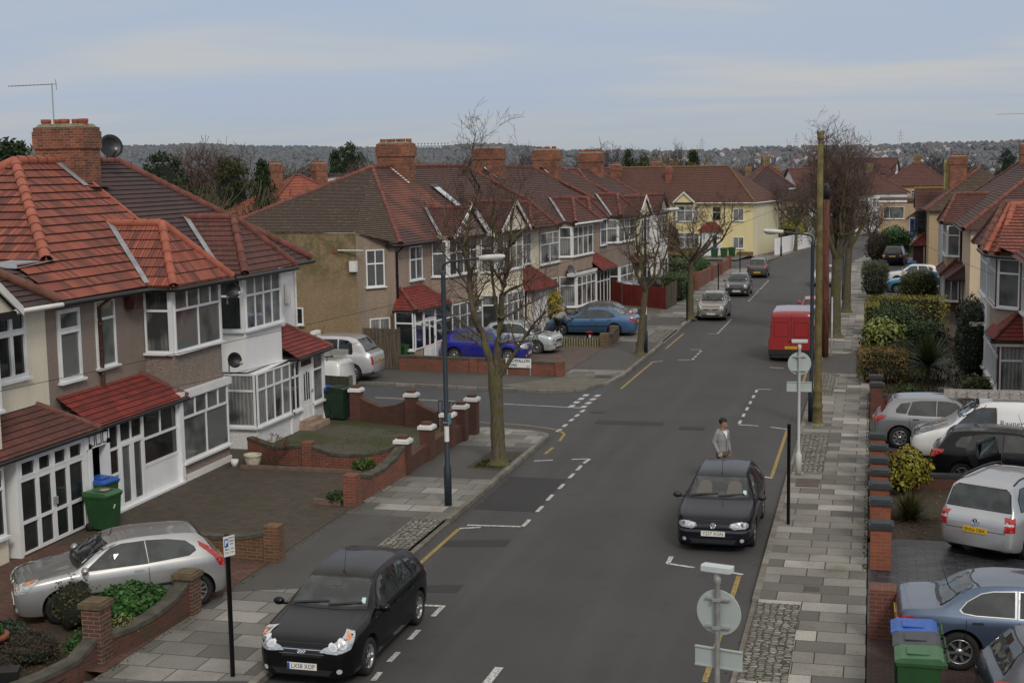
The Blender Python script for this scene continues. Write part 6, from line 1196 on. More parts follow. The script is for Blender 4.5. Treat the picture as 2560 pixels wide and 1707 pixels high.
def aerial_(label, loc, h, dirn, L_=1.3):
    o = thing('tv_aerial', label, 'aerial', loc); b = MB(); b.tube([(0, 0, -.6), (0, 0, h)], .018, 6); b.build('mast', galv, o); b = MB(); d = V(dirn).normalized(); n = V((-d.y, d.x, 0)); b.tube([V((0, 0, h - .03)), V((0, 0, h - .03)) + d * L_], .013, 5); b.tube([V((0, 0, h - .03)), V((0, 0, h - .03)) - d * .15], .013, 5)
    for i in range(12): p = V((0, 0, h - .03)) + d * (L_ * (i + .5) / 12); b.tube([p - n * .14 - V((0, 0, .0)), p + n * .14], .007, 4)
    b.tube([V((0, 0, h + .1)) - d * .12, V((0, 0, h - .2)) - d * .14], .012, 4); b.build('boom', galv, o); return o
aerial_('thin television aerial pointing left above the near chimney', (-23.3, 36.3, 10.0), 1.15, (-1, -.12, -.02), 1.35); aerial_('television aerial above the right edge chimney', (9.0, 88.6, 9.6), 1.6, (-1, .2, 0), 1.9); 
for i, (x, y, z) in enumerate(((-25.6, 132, 8.6), (-15, 200, 8))): aerial_(['slender aerial over the far terrace ridge', 'aerial beyond the yellow corner house'][i], (x, y, z), 1.6, (.8, .4, 0), 1.1)
bpoly = shader('white_bird', lambda g: (g.col((.5, .5, .5)), g.set('Roughness', .8)))
b = MB()
def wire(label, a, c_, sag, r=.005):
    a, c_ = V(a), V(c_); P = []
    for i in range(25): t = i / 24; p = a.lerp(c_, t); p.z -= sag * 4 * t * (1 - t); P.append(p)
    b = MB(); b.tube(P, r, 5); return b.build('telephone_wire', blackp, None, label=label, cat='wire')
for lb, a, c_, sg in (('upper telephone wire sagging past the brown pebbledash windows', (-17.6, 15, 4.4), (-2.0, 61.8, 7.5), .5), ('lower telephone wire crossing the bay windows on the left', (-17.6, 15, 3.9), (-2.0, 61.8, 7.4), .9), ('telephone wire to the beige corner house', (-20.0, 56.9, 4.6), (-2.0, 61.8, 7.45), .3), ('telephone wire to the pink house eaves on the right', (4.1, 50.9, 4.5), (-1.95, 61.8, 7.4), .25), ('telephone wire to the cream house on the right', (4.1, 82, 4.5), (-1.95, 61.8, 7.4), .35), ('telephone wire to the pebbledash bay beyond the tree', (-17, 79, 4.6), (-2, 61.8, 7.4), .4)): wire(lb, a, c_, sg, .006)
# ------------------------------------------------------------------ street furniture
def lamp(label, x, y, z, dirx, h=6.0, arm=.95):
    o = thing('street_lamp', label, 'street lamp', (x, y, z)); b = MB(); b.lathe([(.001, 0), (.095, 0), (.095, .96), (.062, 1.04), (.058, h - .25), (.058, h - .15), (.032, h - .1), (.001, h - .1)], n=14); b.build('column', bluesteel, o)
    b = MB(); b.tube([(0, 0, h - .15), (0, 0, h - .02), (dirx * .05, 0, h + .07), (dirx * .18, 0, h + .11), (dirx * arm, 0, h + .2)], .03, 8); b.build('arm', bluesteel, o)
    b = MB(); s = dirx; M = Matrix.Translation((dirx * arm, 0, h + .2)) @ Matrix.Rotation(-dirx * R(4), 4, 'Y'); rows = []
    for t, w_, hh in ((-.02, .05, .05), (.0, .085, .065), (.2, .10, .075), (.5, .105, .07), (.60, .085, .055), (.64, .03, .02)): rows.append([M @ V((s * t, w_ * math.cos(k * .628), hh * math.sin(k * .628))) for k in range(10)])
    b.grid(rows, 0, True); hd = b.build('lamp_head', plain('lamp_head_white', (.62, .62, .58), .5, var=.2, scale=4), o); b = MB(); M2 = M @ Matrix.Translation((s * .4, 0, -.06)); k = MB(); k.ball((0, 0, 0), .1, 10, 0, (1.9, .8, .5)); b.add(k, M2); b.build('lamp_bowl', plain('lamp_bowl_grey', (.30, .30, .28), .2), hd); return o
l1 = lamp('blue-grey street lamp on the left pavement with a white sticker band', -10.2, 32.35, .11, 1); b = MB(); b.lathe([(.0615, 1.55), (.0615, 2.02)], n=14); b.build('white_band', whitep, l1); b = MB(); b.box((.07, -.12, 2.06), (.085, .12, 2.33)); b.box((-.07, -.075, 2.1), (.075, .0, 2.13)); b.build('sign_plate', plain('pale_blue_plate', (.16, .28, .38), .5, var=.4, scale=14), l1)
lamp('blue-grey street lamp on the right standing beside the tall ochre pole', -1.86, 45.6, .07, -1); l3 = lamp('blue-grey street lamp beside the second left street tree', -9.97, 62.2, -.03, 1, 6.3, .9); b = MB(); b.lathe([(.0615, 1.75), (.0615, 2.25)], n=14); b.build('white_band', whitep, l3)
lamp('far street lamp under the yellow house flank', -8.6, 137, -.55, 1, 6.3, .7); lamp('far street lamp in front of the right hand trees', -1.75, 90, -.22, -1, 6.0, .8)
cp = thing('column', 'tall ochre fluted ventilation pole towering on the right pavement', 'vent pole', (-1.62, 44.9, .07)); b = MB(); ochre = plain('ochre_paint', (.145, .115, .035), .75, var=.5, scale=5, bump=.2, bscale=14)
b.lathe([(.001, 0), (.19, .0), (.19, .1), (.155, .16), (.145, .55), (.165, .6), (.165, .66), (.14, .72), (.128, 1.05), (.15, 1.1), (.15, 1.18), (.122, 1.24), (.115, 3), (.10, 6), (.088, 9.0), (.001, 9.0)], n=20); b.build('shaft', ochre, cp); b = MB(); b.lathe([(.089, 8.98), (.084, 9.0), (.084, 9.14), (.001, 9.14)], n=14); b.build('dark_neck', brownp, cp); b = MB(); b.lathe([(.084, 9.12), (.12, 9.16), (.10, 9.2), (.115, 9.34), (.095, 9.34), (.001, 9.22)], n=16)
for i in range(8): a = i * .7854; b.box((.10 * math.cos(a) - .02, .10 * math.sin(a) - .02, 9.33), (.10 * math.cos(a) + .02, .10 * math.sin(a) + .02, 9.40))
b.build('crown_cap', ochre, cp); b = MB(); b.lathe([(.26, -.02), (.23, .06), (.19, .09)], n=9); b.build('concrete_footing', cement, cp)
tp = thing('telegraph_pole', 'red-brown wooden telegraph pole behind the red van', 'telegraph pole', (-1.95, 61.9, -.05)); wood_red = shader('red_brown_wood', lambda g: (g.col(g.mix(g.ramp(g.noise(3, 5, .6, g.mapping(g.ob, (6, 6, .5))), [(.35, 0.), (.65, 1.)]), (.05, .02, .014), (.15, .05, .032))), g.set('Roughness', .9)))
b = MB(); b.lathe([(.001, 0), (.16, 0), (.145, 3), (.12, 7.3), (.001, 7.3)], n=14); b.build('pole', wood_red, tp); b = MB(); b.lathe([(.13, 6.95), (.14, 6.95), (.14, 7.5), (.06, 7.62), (.001, 7.62)], n=12); b.box((-.3, -.03, 7.5), (.3, .03, 7.56)); b.box((-.03, -.3, 7.5), (.03, .3, 7.56)); b.build('terminal_box', darkplastic, tp); b = MB()
for i in range(9): z_ = 2.6 + i * .5; s = 1 if i % 2 else -1; b.tube([(0, s * .12, z_), (0, s * .28, z_)], .014, 5)
b.build('climbing_step', galv, tp)
def lit_sign(label, x, y, z, rz, s=1., col=None, top=3.6):
    o = thing('traffic_sign', label, 'traffic sign', (x, y, z), rz); col = col or rust; b = MB(); b.lathe([(.001, 0), (.085, 0), (.085, .56), (.055, .62), (.045, .66), (.038, .7), (.036, top - .12), (.05, top - .1), (.05, top), (.001, top)], n=12); b.build('pole', col, o)
    b = MB(); zc = top - .52; b.lathe([(.001, -.012), (.305, -.012), (.31, -.004), (.305, .004), (.001, .004)], (0, .06, zc), 32, 0, 'y', False); d = b.build('round_plate', signback, o); b = MB()
    for dz in (-.19, .19): b.box((-.17, .005, zc + dz - .012), (.17, .046, zc + dz + .012)); b.box((-.055, -.05, zc + dz - .018), (.055, .01, zc + dz + .018))
    b.build('clamp', galv, d); b = MB(); b.box((-.33, .05, zc - .76), (.33, .065, zc - .49)); b.box((-.33, .03, zc - .51), (.33, .05, zc - .49)); b.box((-.33, .03, zc - .76), (.33, .05, zc - .74)); b.build('rectangular_plate', signback, o)
    b = MB(); b.prism([(-.2, -.09, top + .06), (.2, -.09, top + .06), (.22, .0, top + .06), (.2, .09, top + .06), (-.2, .09, top + .06), (-.22, 0, top + .06)], (0, 0, .07)); b.box((-.03, -.03, top), (.03, .03, top + .06)); lh = b.build('lamp_head', plain('lamp_case', (.50, .55, .56), .5, var=.1), o); b = MB(); b.box((-.16, -.07, top + .045), (.16, .07, top + .06)); b.build('lamp_lens', amberlamp if col is rust else lampcore, lh); return o
lit_sign('grey-backed round sign on a rusty white pole by the right pavement', -1.84, 37.4, .11, R(3), top=3.55); lit_sign('nearest grey-backed round sign at the bottom edge, lamp on top', -1.90, 17.7, .11, R(-14), top=3.03, col=plain('sign_pole_grey', (.34, .335, .32), .6, .2, var=.25, scale=7))
def post(label, x, y, z, h=2.35, sign=False, rz=0):
    o = thing('signpost', label, 'signpost', (x, y, z), rz); b = MB(); b.lathe([(.001, 0), (.04, 0), (.04, h), (.043, h), (.043, h + .03), (.001, h + .04)], n=12); b.build('post', blackp, o); return o
p1 = post('black parking post in the left foreground with a blue P sign', -10.27, 20.35, .11, 2.42, rz=R(-28))
b = MB(); b.box((.045, -.11, 2.08), (.055, .11, 2.42)); sgn_ = b.build('sign_plate', plain('sign_white', (.62, .64, .64), .5, var=.05), p1); b = MB(); b.box((.055, -.095, 2.24), (.058, -.02, 2.38)); bp = b.build('blue_panel', blueink, sgn_)
Mt = Matrix.Translation((.06, -.058, 2.31)) @ Matrix(((0, 0, 1, 0), (1, 0, 0, 0), (0, 1, 0, 0), (0, 0, 0, 1))); b = MB(); b.add(text_mb('P', .085, 0, .004), Mt); b.build('lettering', whitep, bp)
for i, (tx, yy, zz, wd) in enumerate((('Permit', .045, 2.385, .10), ('holders', .045, 2.335, .10), ('only', .045, 2.285, .07), ('Mon - Fri', .0, 2.2, .17), ('9 am - 11 am', .0, 2.145, .17))):
    Mt = Matrix.Translation((.0565, yy, zz)) @ Matrix(((0, 0, 1, 0), (1, 0, 0, 0), (0, 1, 0, 0), (0, 0, 0, 1))); b = MB(); b.add(text_mb(tx, .032, 0, .001, wd), Mt); b.build('lettering', ink, sgn_)
post('slim black post on the right pavement beside the navy hatchback', -1.8, 32.1, .11, 2.36); post('black post beside the third left street tree', -9.9, 76.2, -.14, 2.2); post('black post near the dark bubble car', -9.97, 93, -.26, 2.1); post('black post far left near the yellow corner house', -10.0, 109, -.37, 2.1)
sp_ = thing('signpost', 'thin grey post with a white strip behind the telegraph pole', 'signpost', (-1.68, 62.6, -.05)); b = MB(); b.lathe([(.035, 0), (.035, 2.6), (.001, 2.6)], n=10); b.build('post', galv, sp_); b = MB(); b.lathe([(.038, 1.5), (.038, 1.9)], n=10); b.build('white_band', whitep, sp_)
ns = thing('street_name_sign', 'white street nameplate on two posts by the corner brick wall', 'street sign', (-14.0, 54.42, -.1), R(-1) + TR * .5)
b = MB(); b.box((-.55, -.02, .42), (.55, .0, .80)); npl = b.build('nameplate', plain('nameplate_white', (.72, .73, .72), .45, var=.04), ns); MT = Matrix(((1, 0, 0, 0), (0, 0, -1, 0), (0, 1, 0, 0), (0, 0, 0, 1)))
for tx, xx, zz, hh, ww in (('CADWALLON', 0., .70, .13, .98), ('ROAD', -.27, .52, .13, .42)): b = MB(); b.add(text_mb(tx, hh, 0, .004, ww), Matrix.Translation((xx, -.024, zz)) @ MT); b.build('lettering', ink, npl)
b = MB(); b.add(text_mb('SE9', .06, 0, .002), Matrix.Translation((.42, -.024, .48)) @ MT); b.build('postcode', plain('sign_red', (.4, .02, .02), .5), npl); 
for x in (-.5, .5): b = MB(); b.tube([(x, .02, 0), (x, .02, .8)], .03, 6); b.build('post', galv, ns)
# ------------------------------------------------------------------ brick garden walls
coping_d = plain('dark_coping', (.03, .034, .042), .7, var=.35, scale=5); coping_g = plain('mossy_coping', (.085, .08, .062), .9, var=.5, scale=4, bump=.4, bscale=20); capw = plain('white_cap', (.70, .70, .69), .7, var=.12, scale=3)
def gwall(label, segs, mat, cope=None, pillars=(), w=.22, pil=.36, cap=None, capname='pillar_cap', ph=None, z=.1, pm=None, name='garden_wall', topknob=False):
    """segs: lists of (x, y, top height); pillars: (x, y, height)"""
    o = thing(name, label, 'garden wall', (segs[0][0][0] if segs else pillars[0][0], segs[0][0][1] if segs else pillars[0][1], 0)); O_ = V(o.location); 
    for s in segs:
        b = MB(); k = MB()
        for (x0, y0, h0), (x1, y1, h1) in zip(s, s[1:]):
            a, c_ = V((x0, y0, 0)) - O_, V((x1, y1, 0)) - O_; d = (c_ - a).normalized(); n = V((-d.y, d.x, 0)) * w / 2; za, zc = z + gz(y0), z + gz(y1)
            for q in (1, -1): b.poly([a + n * q + Z * (za - .3), c_ + n * q + Z * (zc - .3), c_ + n * q + Z * (zc + h1), a + n * q + Z * (za + h0)])
            b.poly([a + n + Z * (za + h0), c_ + n + Z * (zc + h1), c_ - n + Z * (zc + h1), a - n + Z * (za + h0)])
            for e, zz, hh in ((a, za, h0), (c_, zc, h1)): b.poly([e + n + Z * (zz - .3), e - n + Z * (zz - .3), e - n + Z * (zz + hh), e + n + Z * (zz + hh)])
            if cope:
                m = n * 1.18; r = [a + m + Z * (za + h0 - .02), c_ + m + Z * (zc + h1 - .02), c_ - m + Z * (zc + h1 - .02), a - m + Z * (za + h0 - .02)]; t = [p + Z * .085 for p in r]; k.poly(t)
                for i in range(4): k.poly([r[i], r[(i + 1) % 4], t[(i + 1) % 4], t[i]])
        wo = b.build('brickwork', mat, o)
        if cope: k.build('coping', cope, wo)
    for px, py, hh in pillars:
        p = V((px, py, z + gz(py))) - O_; b = MB(); b.box((p.x - pil / 2, p.y - pil / 2, p.z - .2), (p.x + pil / 2, p.y + pil / 2, p.z + hh)); po = b.build('pillar', pm or mat, o)
        if cap:
            b = MB(); q = pil / 2 + .045; b.box((p.x - q, p.y - q, p.z + hh), (p.x + q, p.y + q, p.z + hh + .09)); b.box((p.x - q * .8, p.y - q * .8, p.z + hh + .09), (p.x + q * .8, p.y + q * .8, p.z + hh + .12)); b.build(capname, cap, po)
            if topknob: b = MB(); b.box((p.x - .13, p.y - .13, p.z + hh + .12), (p.x + .13, p.y + .13, p.z + hh + .20)); b.build('brick_top', pm or mat, po)
    return o
wb1 = [(-16.75, 43.1, 1.02), (-14.55, 42.4, 1.02), (-12.22, 41.5, 1.08), (-12.26, 40.4, 1.02), (-12.34, 39.3, .96), (-12.42, 37.5, .92), (-12.46, 35.5, .90)]
gwall('curving brick garden wall with white-capped pillars round the corner garden', [[(-16.75, 43.1, .95), (-16.3, 42.96, .72), (-15.7, 42.76, .58), (-15.1, 42.58, .7), (-14.55, 42.4, .95)], [(-14.55, 42.4, .95), (-14.1, 42.25, .72), (-13.6, 42.05, .58)], [(-12.26, 40.4, .55), (-12.34, 39.3, .5)], [(-12.36, 39.2, .55), (-12.42, 37.5, .5)], [(-12.43, 37.5, .5), (-12.46, 35.6, .45)]], brick_d, None, wb1, cap=capw, pil=.36, topknob=True, pm=brick_d)
gt = thing('garden_gate', 'black wrought iron gate between the white-capped pillars', 'gate', (-13.5, 42.0, .1), R(-21)); b = MB()
for i in range(9): b.tube([(i * .15, 0, .1), (i * .15, 0, .95)], .012, 5)
for z_ in (.12, .5, .95): b.tube([(0, 0, z_), (1.2, 0, z_)], .015, 5)
b.build('gate_frame', blackp, gt)
gwall('low sweeping brick wall on the pavement edge of the middle left drive', [[(-12.6, 31.9, .74), (-12.58, 32.8, .52), (-12.55, 33.8, .48), (-12.5, 34.8, .62), (-12.46, 35.35, .82)]], brick_r, coping_g, [(-12.6, 31.9, .80)], pil=.34, w=.24)
gwall('low brick wall dividing the corner garden from the middle drive', [[(-17.6, 36.6, .62), (-16.5, 36.15, .45), (-15.45, 35.9, .62), (-14.6, 35.75, .42), (-13.6, 35.7, .45), (-12.75, 35.62, .7)]], brick_r, coping_g, [(-15.45, 35.9, .75)], pil=.3, w=.2)
gwall('short brick wall between the two left drives with one end pillar', [[(-12.5, 26.9, .62), (-13.2, 26.95, .46), (-14.0, 27.0, .42), (-16.5, 27.05, .40)]], brickmat('weathered_brick', (.19, .075, .035), (.10, .05, .03), (.2, .17, .11), stain=.5, dark=(.03, .025, .015), moss=.25), coping_g, [(-12.46, 26.9, .80)], pil=.34, w=.22)
gwall('brick wall in the bottom left corner dipping between two pillars', [[(-12.6, 23.2, .66), (-12.62, 22.6, .45), (-12.66, 21.9, .36), (-12.75, 21.2, .34), (-12.86, 20.6, .40)], [(-12.9, 20.4, .45), (-13.0, 19.9, .2), (-13.2, 19.3, .14), (-13.6, 18.2, .12)]], brick_d, coping_g, [(-12.6, 23.25, .72), (-12.88, 20.5, 1.0)], pil=.36, w=.24, cap=plain('stone_cap_brown', (.13, .095, .055), .9, var=.4, scale=6), pm=brickmat('mixed_brick', (.14, .05, .035), (.075, .035, .03), (.22, .19, .12), stain=.5, dark=(.03, .022, .02)))
gwall('long red brick wall in front of the corner house drive beyond the side street', [[(-19.4, 55.15, .58), (-16.0, 54.8, .58), (-12.3, 54.4, .52)]], brick_r, coping_g, [(-16.0, 54.8, .60), (-12.25, 54.4, .62)], pil=.34)
gwall('small brick pillar and sloping wall beside the lawn', [[(-12.2, 64.3, .6), (-12.2, 65.3, .4), (-12.2, 66.8, .62)]], brickmat('yellowish_brick', (.17, .115, .05), (.11, .075, .04), (.18, .15, .1), stain=.5), coping_g, [(-12.25, 64.2, .66), (-12.3, 66.9, .72)], pil=.42)
gwall('brick wall behind the blue cars below the red fence', [[(-18, 74.6, .7), (-14.8, 74.4, .7), (-12.3, 74.0, .55)]], brick_d, None, [(-14.8, 74.4, .95), (-12.2, 74.0, .9)], pil=.4)
gwall('far red brick wall beneath the hedge on the left', [[(-16, 97.5, 1.1), (-12.0, 96.8, 1.1)], [(-12.0, 97, 1.15), (-11.95, 106, 1.0), (-11.9, 119, .9)]], brick_r, None, [(-12.0, 97, 1.3), (-11.95, 106, 1.15), (-11.9, 112, 1.1), (-11.9, 119, 1.1)], pil=.45)
gwall('white rendered wall at the far bend', [[(-9.3, 139.5, 1.6), (-8.3, 146, 1.6), (-5.6, 160, 1.6), (-3.0, 172, 1.5)]], white_w, None)
gwall('red brick pillared wall with dark block caps along the right pavement', [[(.27, 29.1, .35), (.27, 30.6, .35)], [(.27, 30.7, .4), (.27, 33.0, .4)], [(.27, 33.1, .4), (.25, 35.1, .4)], [(.25, 35.2, .4), (.23, 36.9, .4)], [(.23, 37.0, .35), (.22, 38.6, .35)]], brickmat('orange_brick', (.27, .075, .035), (.20, .055, .03), (.2, .13, .09), stain=.35, dark=(.06, .03, .02)), coping_d, [(.27, 28.9, .88), (.27, 30.65, .96), (.26, 32.2, .96), (.26, 33.7, .95), (.25, 35.2, .92), (.24, 36.9, .9), (.22, 38.7, .85)], pil=.42, w=.26, cap=coping_d)
gwall('lone red brick pillar with a broken top by the lower right drive', [[(.5, 24.9, .55), (2.4, 25.4, .55), (5.2, 25.9, .55)]], brickmat('plum_brick', (.16, .05, .032), (.11, .038, .028), (.17, .12, .09), stain=.35), plain('tile_coping', (.12, .085, .06), .8, var=.4, scale=6), [(.28, 24.6, .92)], pil=.46)
gwall('dark brick wall behind the grey and white vehicles on the right', [[(.2, 46.5, .75), (2.2, 46.6, .78), (5.1, 46.7, .8)], [(.2, 46.7, .6), (.18, 51.5, .45)]], brick_d, coping_d, [(.22, 46.5, 1.1), (.2, 48.9, 1.0), (2.4, 46.6, .95)], pil=.4, cap=coping_d)
gwall('low dark kerb wall beside the black car on the right', [[(.9, 36.3, .35), (3.0, 36.2, .4), (5.2, 36.1, .4)]], brick_d, coping_d)
for x0, y0, L_ in ((-16.2, 35.55, 3.6),): gwall('pinkish paver edging in front of the low wall', [[(-17.3, 35.35, .12), (-12.75, 35.3, .12)], [(-13.6, 31.8, .16), (-12.85, 31.75, .16)]], plain('pink_pavers', (.17, .11, .09), .85, var=.3, scale=5), None, w=.12)
# fences, gates
wood_g = shader('weathered_fence', lambda g: (g.col(g.mix(g.ramp(g.noise(2.4, 5, .6, g.mapping(g.ob, (9, 9, .6))), [(.35, 0.), (.65, 1.)]), (.05, .04, .03), (.135, .108, .08))), g.set('Roughness', .95)))
wood_d = shader('mossy_fence', lambda g: (g.col(g.mix(g.ramp(g.noise(2.4, 5, .6, g.mapping(g.ob, (9, 9, .6))), [(.35, 0.), (.65, 1.)]), (.03, .03, .018), (.075, .065, .04))), g.set('Roughness', .95)))
red_f = shader('red_fence_paint', lambda g: (g.col(g.mix(g.ramp(g.noise(1.5, 4), [(.4, 0.), (.7, 1.)]), (.14, .018, .014), (.20, .028, .02))), g.set('Roughness', .75)))
def fence(label, a, c_, h0, h1, mat, z=.1, bw=.13, postm=None, posts=1.83, dip=None, cat='fence', gap=.006, topcap=True):
    a, c_ = V((*a, 0)), V((*c_, 0)); L_ = (c_ - a).length; d = (c_ - a) / L_; o = thing('fence', label, cat, a, math.atan2(d.y, d.x)); b = MB(); n = max(1, int(L_ / bw)); k = L_ / n
    for i in range(n):
        t = (i + .5) / n; h = dip(t) if dip else lerp(h0, h1, t); zz = z + gz(lerp(a.y, c_.y, t)); b.box((i * k + gap / 2, -.012 - (.012 if i % 2 else 0), zz + .03), ((i + 1) * k - gap / 2, .012, zz + h))
    b.build('boards', mat, o); np_ = max(1, round(L_ / posts))
    for i in range(np_ + 1):
        t = i / np_; h = dip(t) if dip else lerp(h0, h1, t); zz = z + gz(lerp(a.y, c_.y, t)); b = MB(); b.box((t * L_ - .05, -.06, zz - .1), (t * L_ + .05, .06, zz + h + .05)); b.build('post', postm or mat, o)
    return o
fence('mossy board fence closing the corner garden beside the white house', (-17.15, 43.65), (-25, 44.9), 1.42, 1.5, wood_d, postm=concrete)
fence('weathered grey board fence beside the beige flank wall', (-19.45, 55.2), (-21.2, 55.5), 1.75, 1.75, wood_g, bw=.16)
fence('dark red panelled fence sweeping down to the pavement', (-18.3, 87.6), (-12.0, 82.8), 1.9, 1.4, red_f, bw=.2, postm=wood_g, dip=lambda t: 1.95 - .6 * min(1, max(0, (t - .1) / .42)), gap=.0); fence('pale end panel of the red fence', (-11.98, 82.9), (-11.9, 86.2), 1.4, 1.45, wood_g)
pk = thing('picket_fence', 'little bamboo picket edging in front of the lawn', 'fence', (-16.6, 64.1, -.05)); b = MB(); rng = random.Random(5)
for i in range(34): x = i * .125; b.box((x, -.02, 0), (x + .05, .02, .42 + rng.uniform(-.04, .04)))
b.build('pickets', plain('pale_cane', (.30, .25, .16), .85, var=.4, scale=9), pk); b = MB(); b.box((0, .02, .12), (4.3, .05, .17)); b.box((0, .02, .30), (4.3, .05, .34)); b.build('rail', wood_g, pk)
fence('brown timber gate panel at the end of the yellow house flank', (-9.45, 147.5), (-8.6, 150.6), 2.0, 2.0, plain('orange_brown_timber', (.17, .075, .03), .8, var=.3))
# ------------------------------------------------------------------ bins, pots, bucket
bin_g = plain('green_bin', (.018, .075, .022), .5, var=.25, scale=3); bin_b = plain('blue_lid', (.02, .10, .42), .45, var=.25, scale=3); bin_k = plain('grey_lid', (.05, .055, .065), .5, var=.25); bin_lg = plain('green_lid', (.05, .14, .06), .5, var=.25, scale=3); bin_dg = plain('dark_green_bin', (.012, .035, .018), .5, var=.25)
def wbin(label, x, y, z, rz, lid, body=None, num=None, s=1., sticker=False):
    o = thing('wheelie_bin', label, 'wheelie bin', (x, y, z), rz); b = MB(); body = body or bin_g
    lo = [(-.24, -.24), (.26, -.24), (.26, .24), (-.24, .24)]; hi = [(-.34, -.29), (.30, -.29), (.30, .29), (-.34, .29)]; zl, zh = .06, 1.0 * s
    P = [V((*p, zl)) for p in lo]; Q = [V((*p, zh)) for p in hi]
    for i in range(4): b.poly([P[i], P[(i + 1) % 4], Q[(i + 1) % 4], Q[i]])
    b.poly(P[::-1]); b.box((-.36, -.31, zh - .05), (.32, .31, zh)); b.box((-.42, -.26, zh - .06), (-.34, .26, zh - .01)); b.build('bin_body', body, o)
    b = MB(); b.prism([(-.36, -.31, zh), (.34, -.31, zh), (.34, -.31, zh + .035), (.25, -.31, zh + .075), (-.30, -.31, zh + .095), (-.37, -.31, zh + .05)], (0, .62, 0)); b.box((-.16, -.16, zh + .09), (.16, .16, zh + .105)); lo_ = b.build('lid', lid, o)
    b = MB(); b.tube([(-.40, -.24, zh + .05), (-.44, -.24, zh + .03), (-.44, .24, zh + .03), (-.40, .24, zh + .05)], .018, 6); b.build('handle', body, o)
    for s_ in (1, -1): b = MB(); b.lathe([(.001, s_ * .24), (.1, s_ * .24), (.1, s_ * .29), (.001, s_ * .29)], (-.24, 0, .1), 14, 0, 'y'); b.build('wheel', rubber, o)
    if num: b = MB(); b.add(text_mb(num, .20, 0, .008), Matrix.Translation((.288, .02, zh * .72)) @ Matrix(((0, 0, 1, 0), (1, 0, 0, 0), (0, 1, 0, 0), (0, 0, 0, 1)))); b.build('number', whitep, o)
    if sticker: b = MB(); b.lathe([(.12, 0), (.001, 0)], (.05, 0, zh + .108), 14); b.build('sticker', plain('pink_sticker', (.6, .3, .3), .6, var=.4, scale=30), o)
    return o
wbin('green wheelie bin with a blue lid and a white 9 in the left porch recess', -17.98, 29.12, .12, R(-8), bin_b, num='9'); wbin('shorter green wheelie bin in front of the blue-lidded one', -17.55, 28.5, .12, R(-6), bin_lg, num='9', s=.86, sticker=True); wbin('green-lidded bin at the back of the porch recess', -18.5, 28.8, .12, R(-6), bin_g, s=.98, sticker=True)
wbin('dark green bin with blue lid beside the white corner house', -17.9, 43.35, .1, R(-15), bin_b, bin_dg, s=1.); wbin('dark green bin nearest the mossy fence', -17.35, 43.2, .1, R(-15), bin_dg, bin_dg, s=1.05)
wbin('bright blue-lidded bin by the lower right pavement', .72, 22.05, .12, R(180), bin_b); wbin('grey-lidded bin between the blue and the green lids', .74, 21.43, .12, R(180), bin_k, bin_dg); wbin('green-lidded bin at the bottom edge on the right', .76, 20.8, .12, R(180), bin_lg)
wbin('green bin with a label behind the corner house gate', -19.6, 56.1, -.1, R(-15), bin_g)
for i, (x, y, l_) in enumerate(((-14.9, 135.4, bin_b), (-13.95, 135.2, bin_g), (-13.3, 136.3, bin_g))): wbin(['blue-lidded bin outside the yellow house', 'middle green bin outside the yellow house', 'rightmost green bin outside the yellow house'][i], x, y, -.72, R(-100), l_)
wbin('blue-lidded bin behind the privet hedge on the right', 3.4, 90.0, -.25, R(180), bin_b); wbin('green bin behind the privet hedge on the right', 2.3, 89.2, -.25, R(180), bin_g)
wbin('dark bin by the tan house on the far right', 3.0, 112, -.4, R(180), bin_b, bin_dg)
pt = thing('plant_pot', 'large cream stone pot against the low brick wall', 'plant pot', (-17.05, 35.6, .12)); b = MB(); b.lathe([(.001, 0), (.16, 0), (.20, .1), (.235, .25), (.235, .30), (.26, .32), (.26, .37), (.22, .37), (.20, .30), (.001, .30)], n=20); b.build('pot', plain('cream_stone', (.52, .48, .38), .8, var=.3, scale=9), pt)
pt = thing('plant_pot', 'small white pot beside the cream stone pot', 'plant pot', (-17.6, 35.55, .12)); b = MB(); b.lathe([(.001, 0), (.08, 0), (.12, .2), (.10, .2), (.001, .17)], n=14); b.build('pot', whitep, pt)
terra = plain('terracotta', (.26, .085, .045), .8, var=.35, scale=6)
for lb, x, y, r_ in (('terracotta pot at the lower left edge', -15.75, 20.0, .24), ('wide terracotta pot among the foreground plants', -14.65, 20.05, .26)): pt = thing('plant_pot', lb, 'plant pot', (x, y, .13)); b = MB(); b.lathe([(.001, 0), (r_ * .7, 0), (r_, .42), (r_ * 1.08, .42), (r_ * 1.08, .5), (r_ * .9, .5), (.001, .42)], n=18); b.build('pot', terra, pt)
bk = thing('bucket', 'red washing bucket on the drive beside the blue saloon', 'bucket', (-13.6, 67.2, gz(67) + .11)); b = MB(); b.lathe([(.001, 0), (.13, 0), (.18, .36), (.19, .36), (.17, .34), (.001, .3)], n=16); b.build('bucket_body', plain('red_plastic', (.5, .012, .02), .4), bk); b = MB(); b.lathe([(.155, .1), (.17, .24)], n=16); b.v = [p for p in b.v]; b = MB(); b.box((.0, -.175, .08), (.11, -.15, .22)); b.build('label', whitep, bk)
pl_ = thing('planter', 'black plastic trough at the bottom left corner', 'planter', (-14.05, 18.95, .13), R(25)); b = MB(); b.prism([(-.5, -.14, 0), (.5, -.14, 0), (.56, -.2, .3), (-.56, -.2, .3)], (0, .34, 0)); b.build('trough', darkplastic, pl_)
cr = thing('storage_crate', 'blue plastic crate in the palm garden', 'crate', (3.3, 51.6, .0)); b = MB()
for a in ((-.25, -.18, 0, .25, .18, .03), (-.25, -.18, .03, -.22, .18, .28), (.22, -.18, .03, .25, .18, .28), (-.22, -.18, .03, .22, -.15, .28), (-.22, .15, .03, .22, .18, .28)): b.box(a[:3], a[3:])
b.build('crate_shell', plain('crate_blue', (.06, .16, .45), .5), cr)
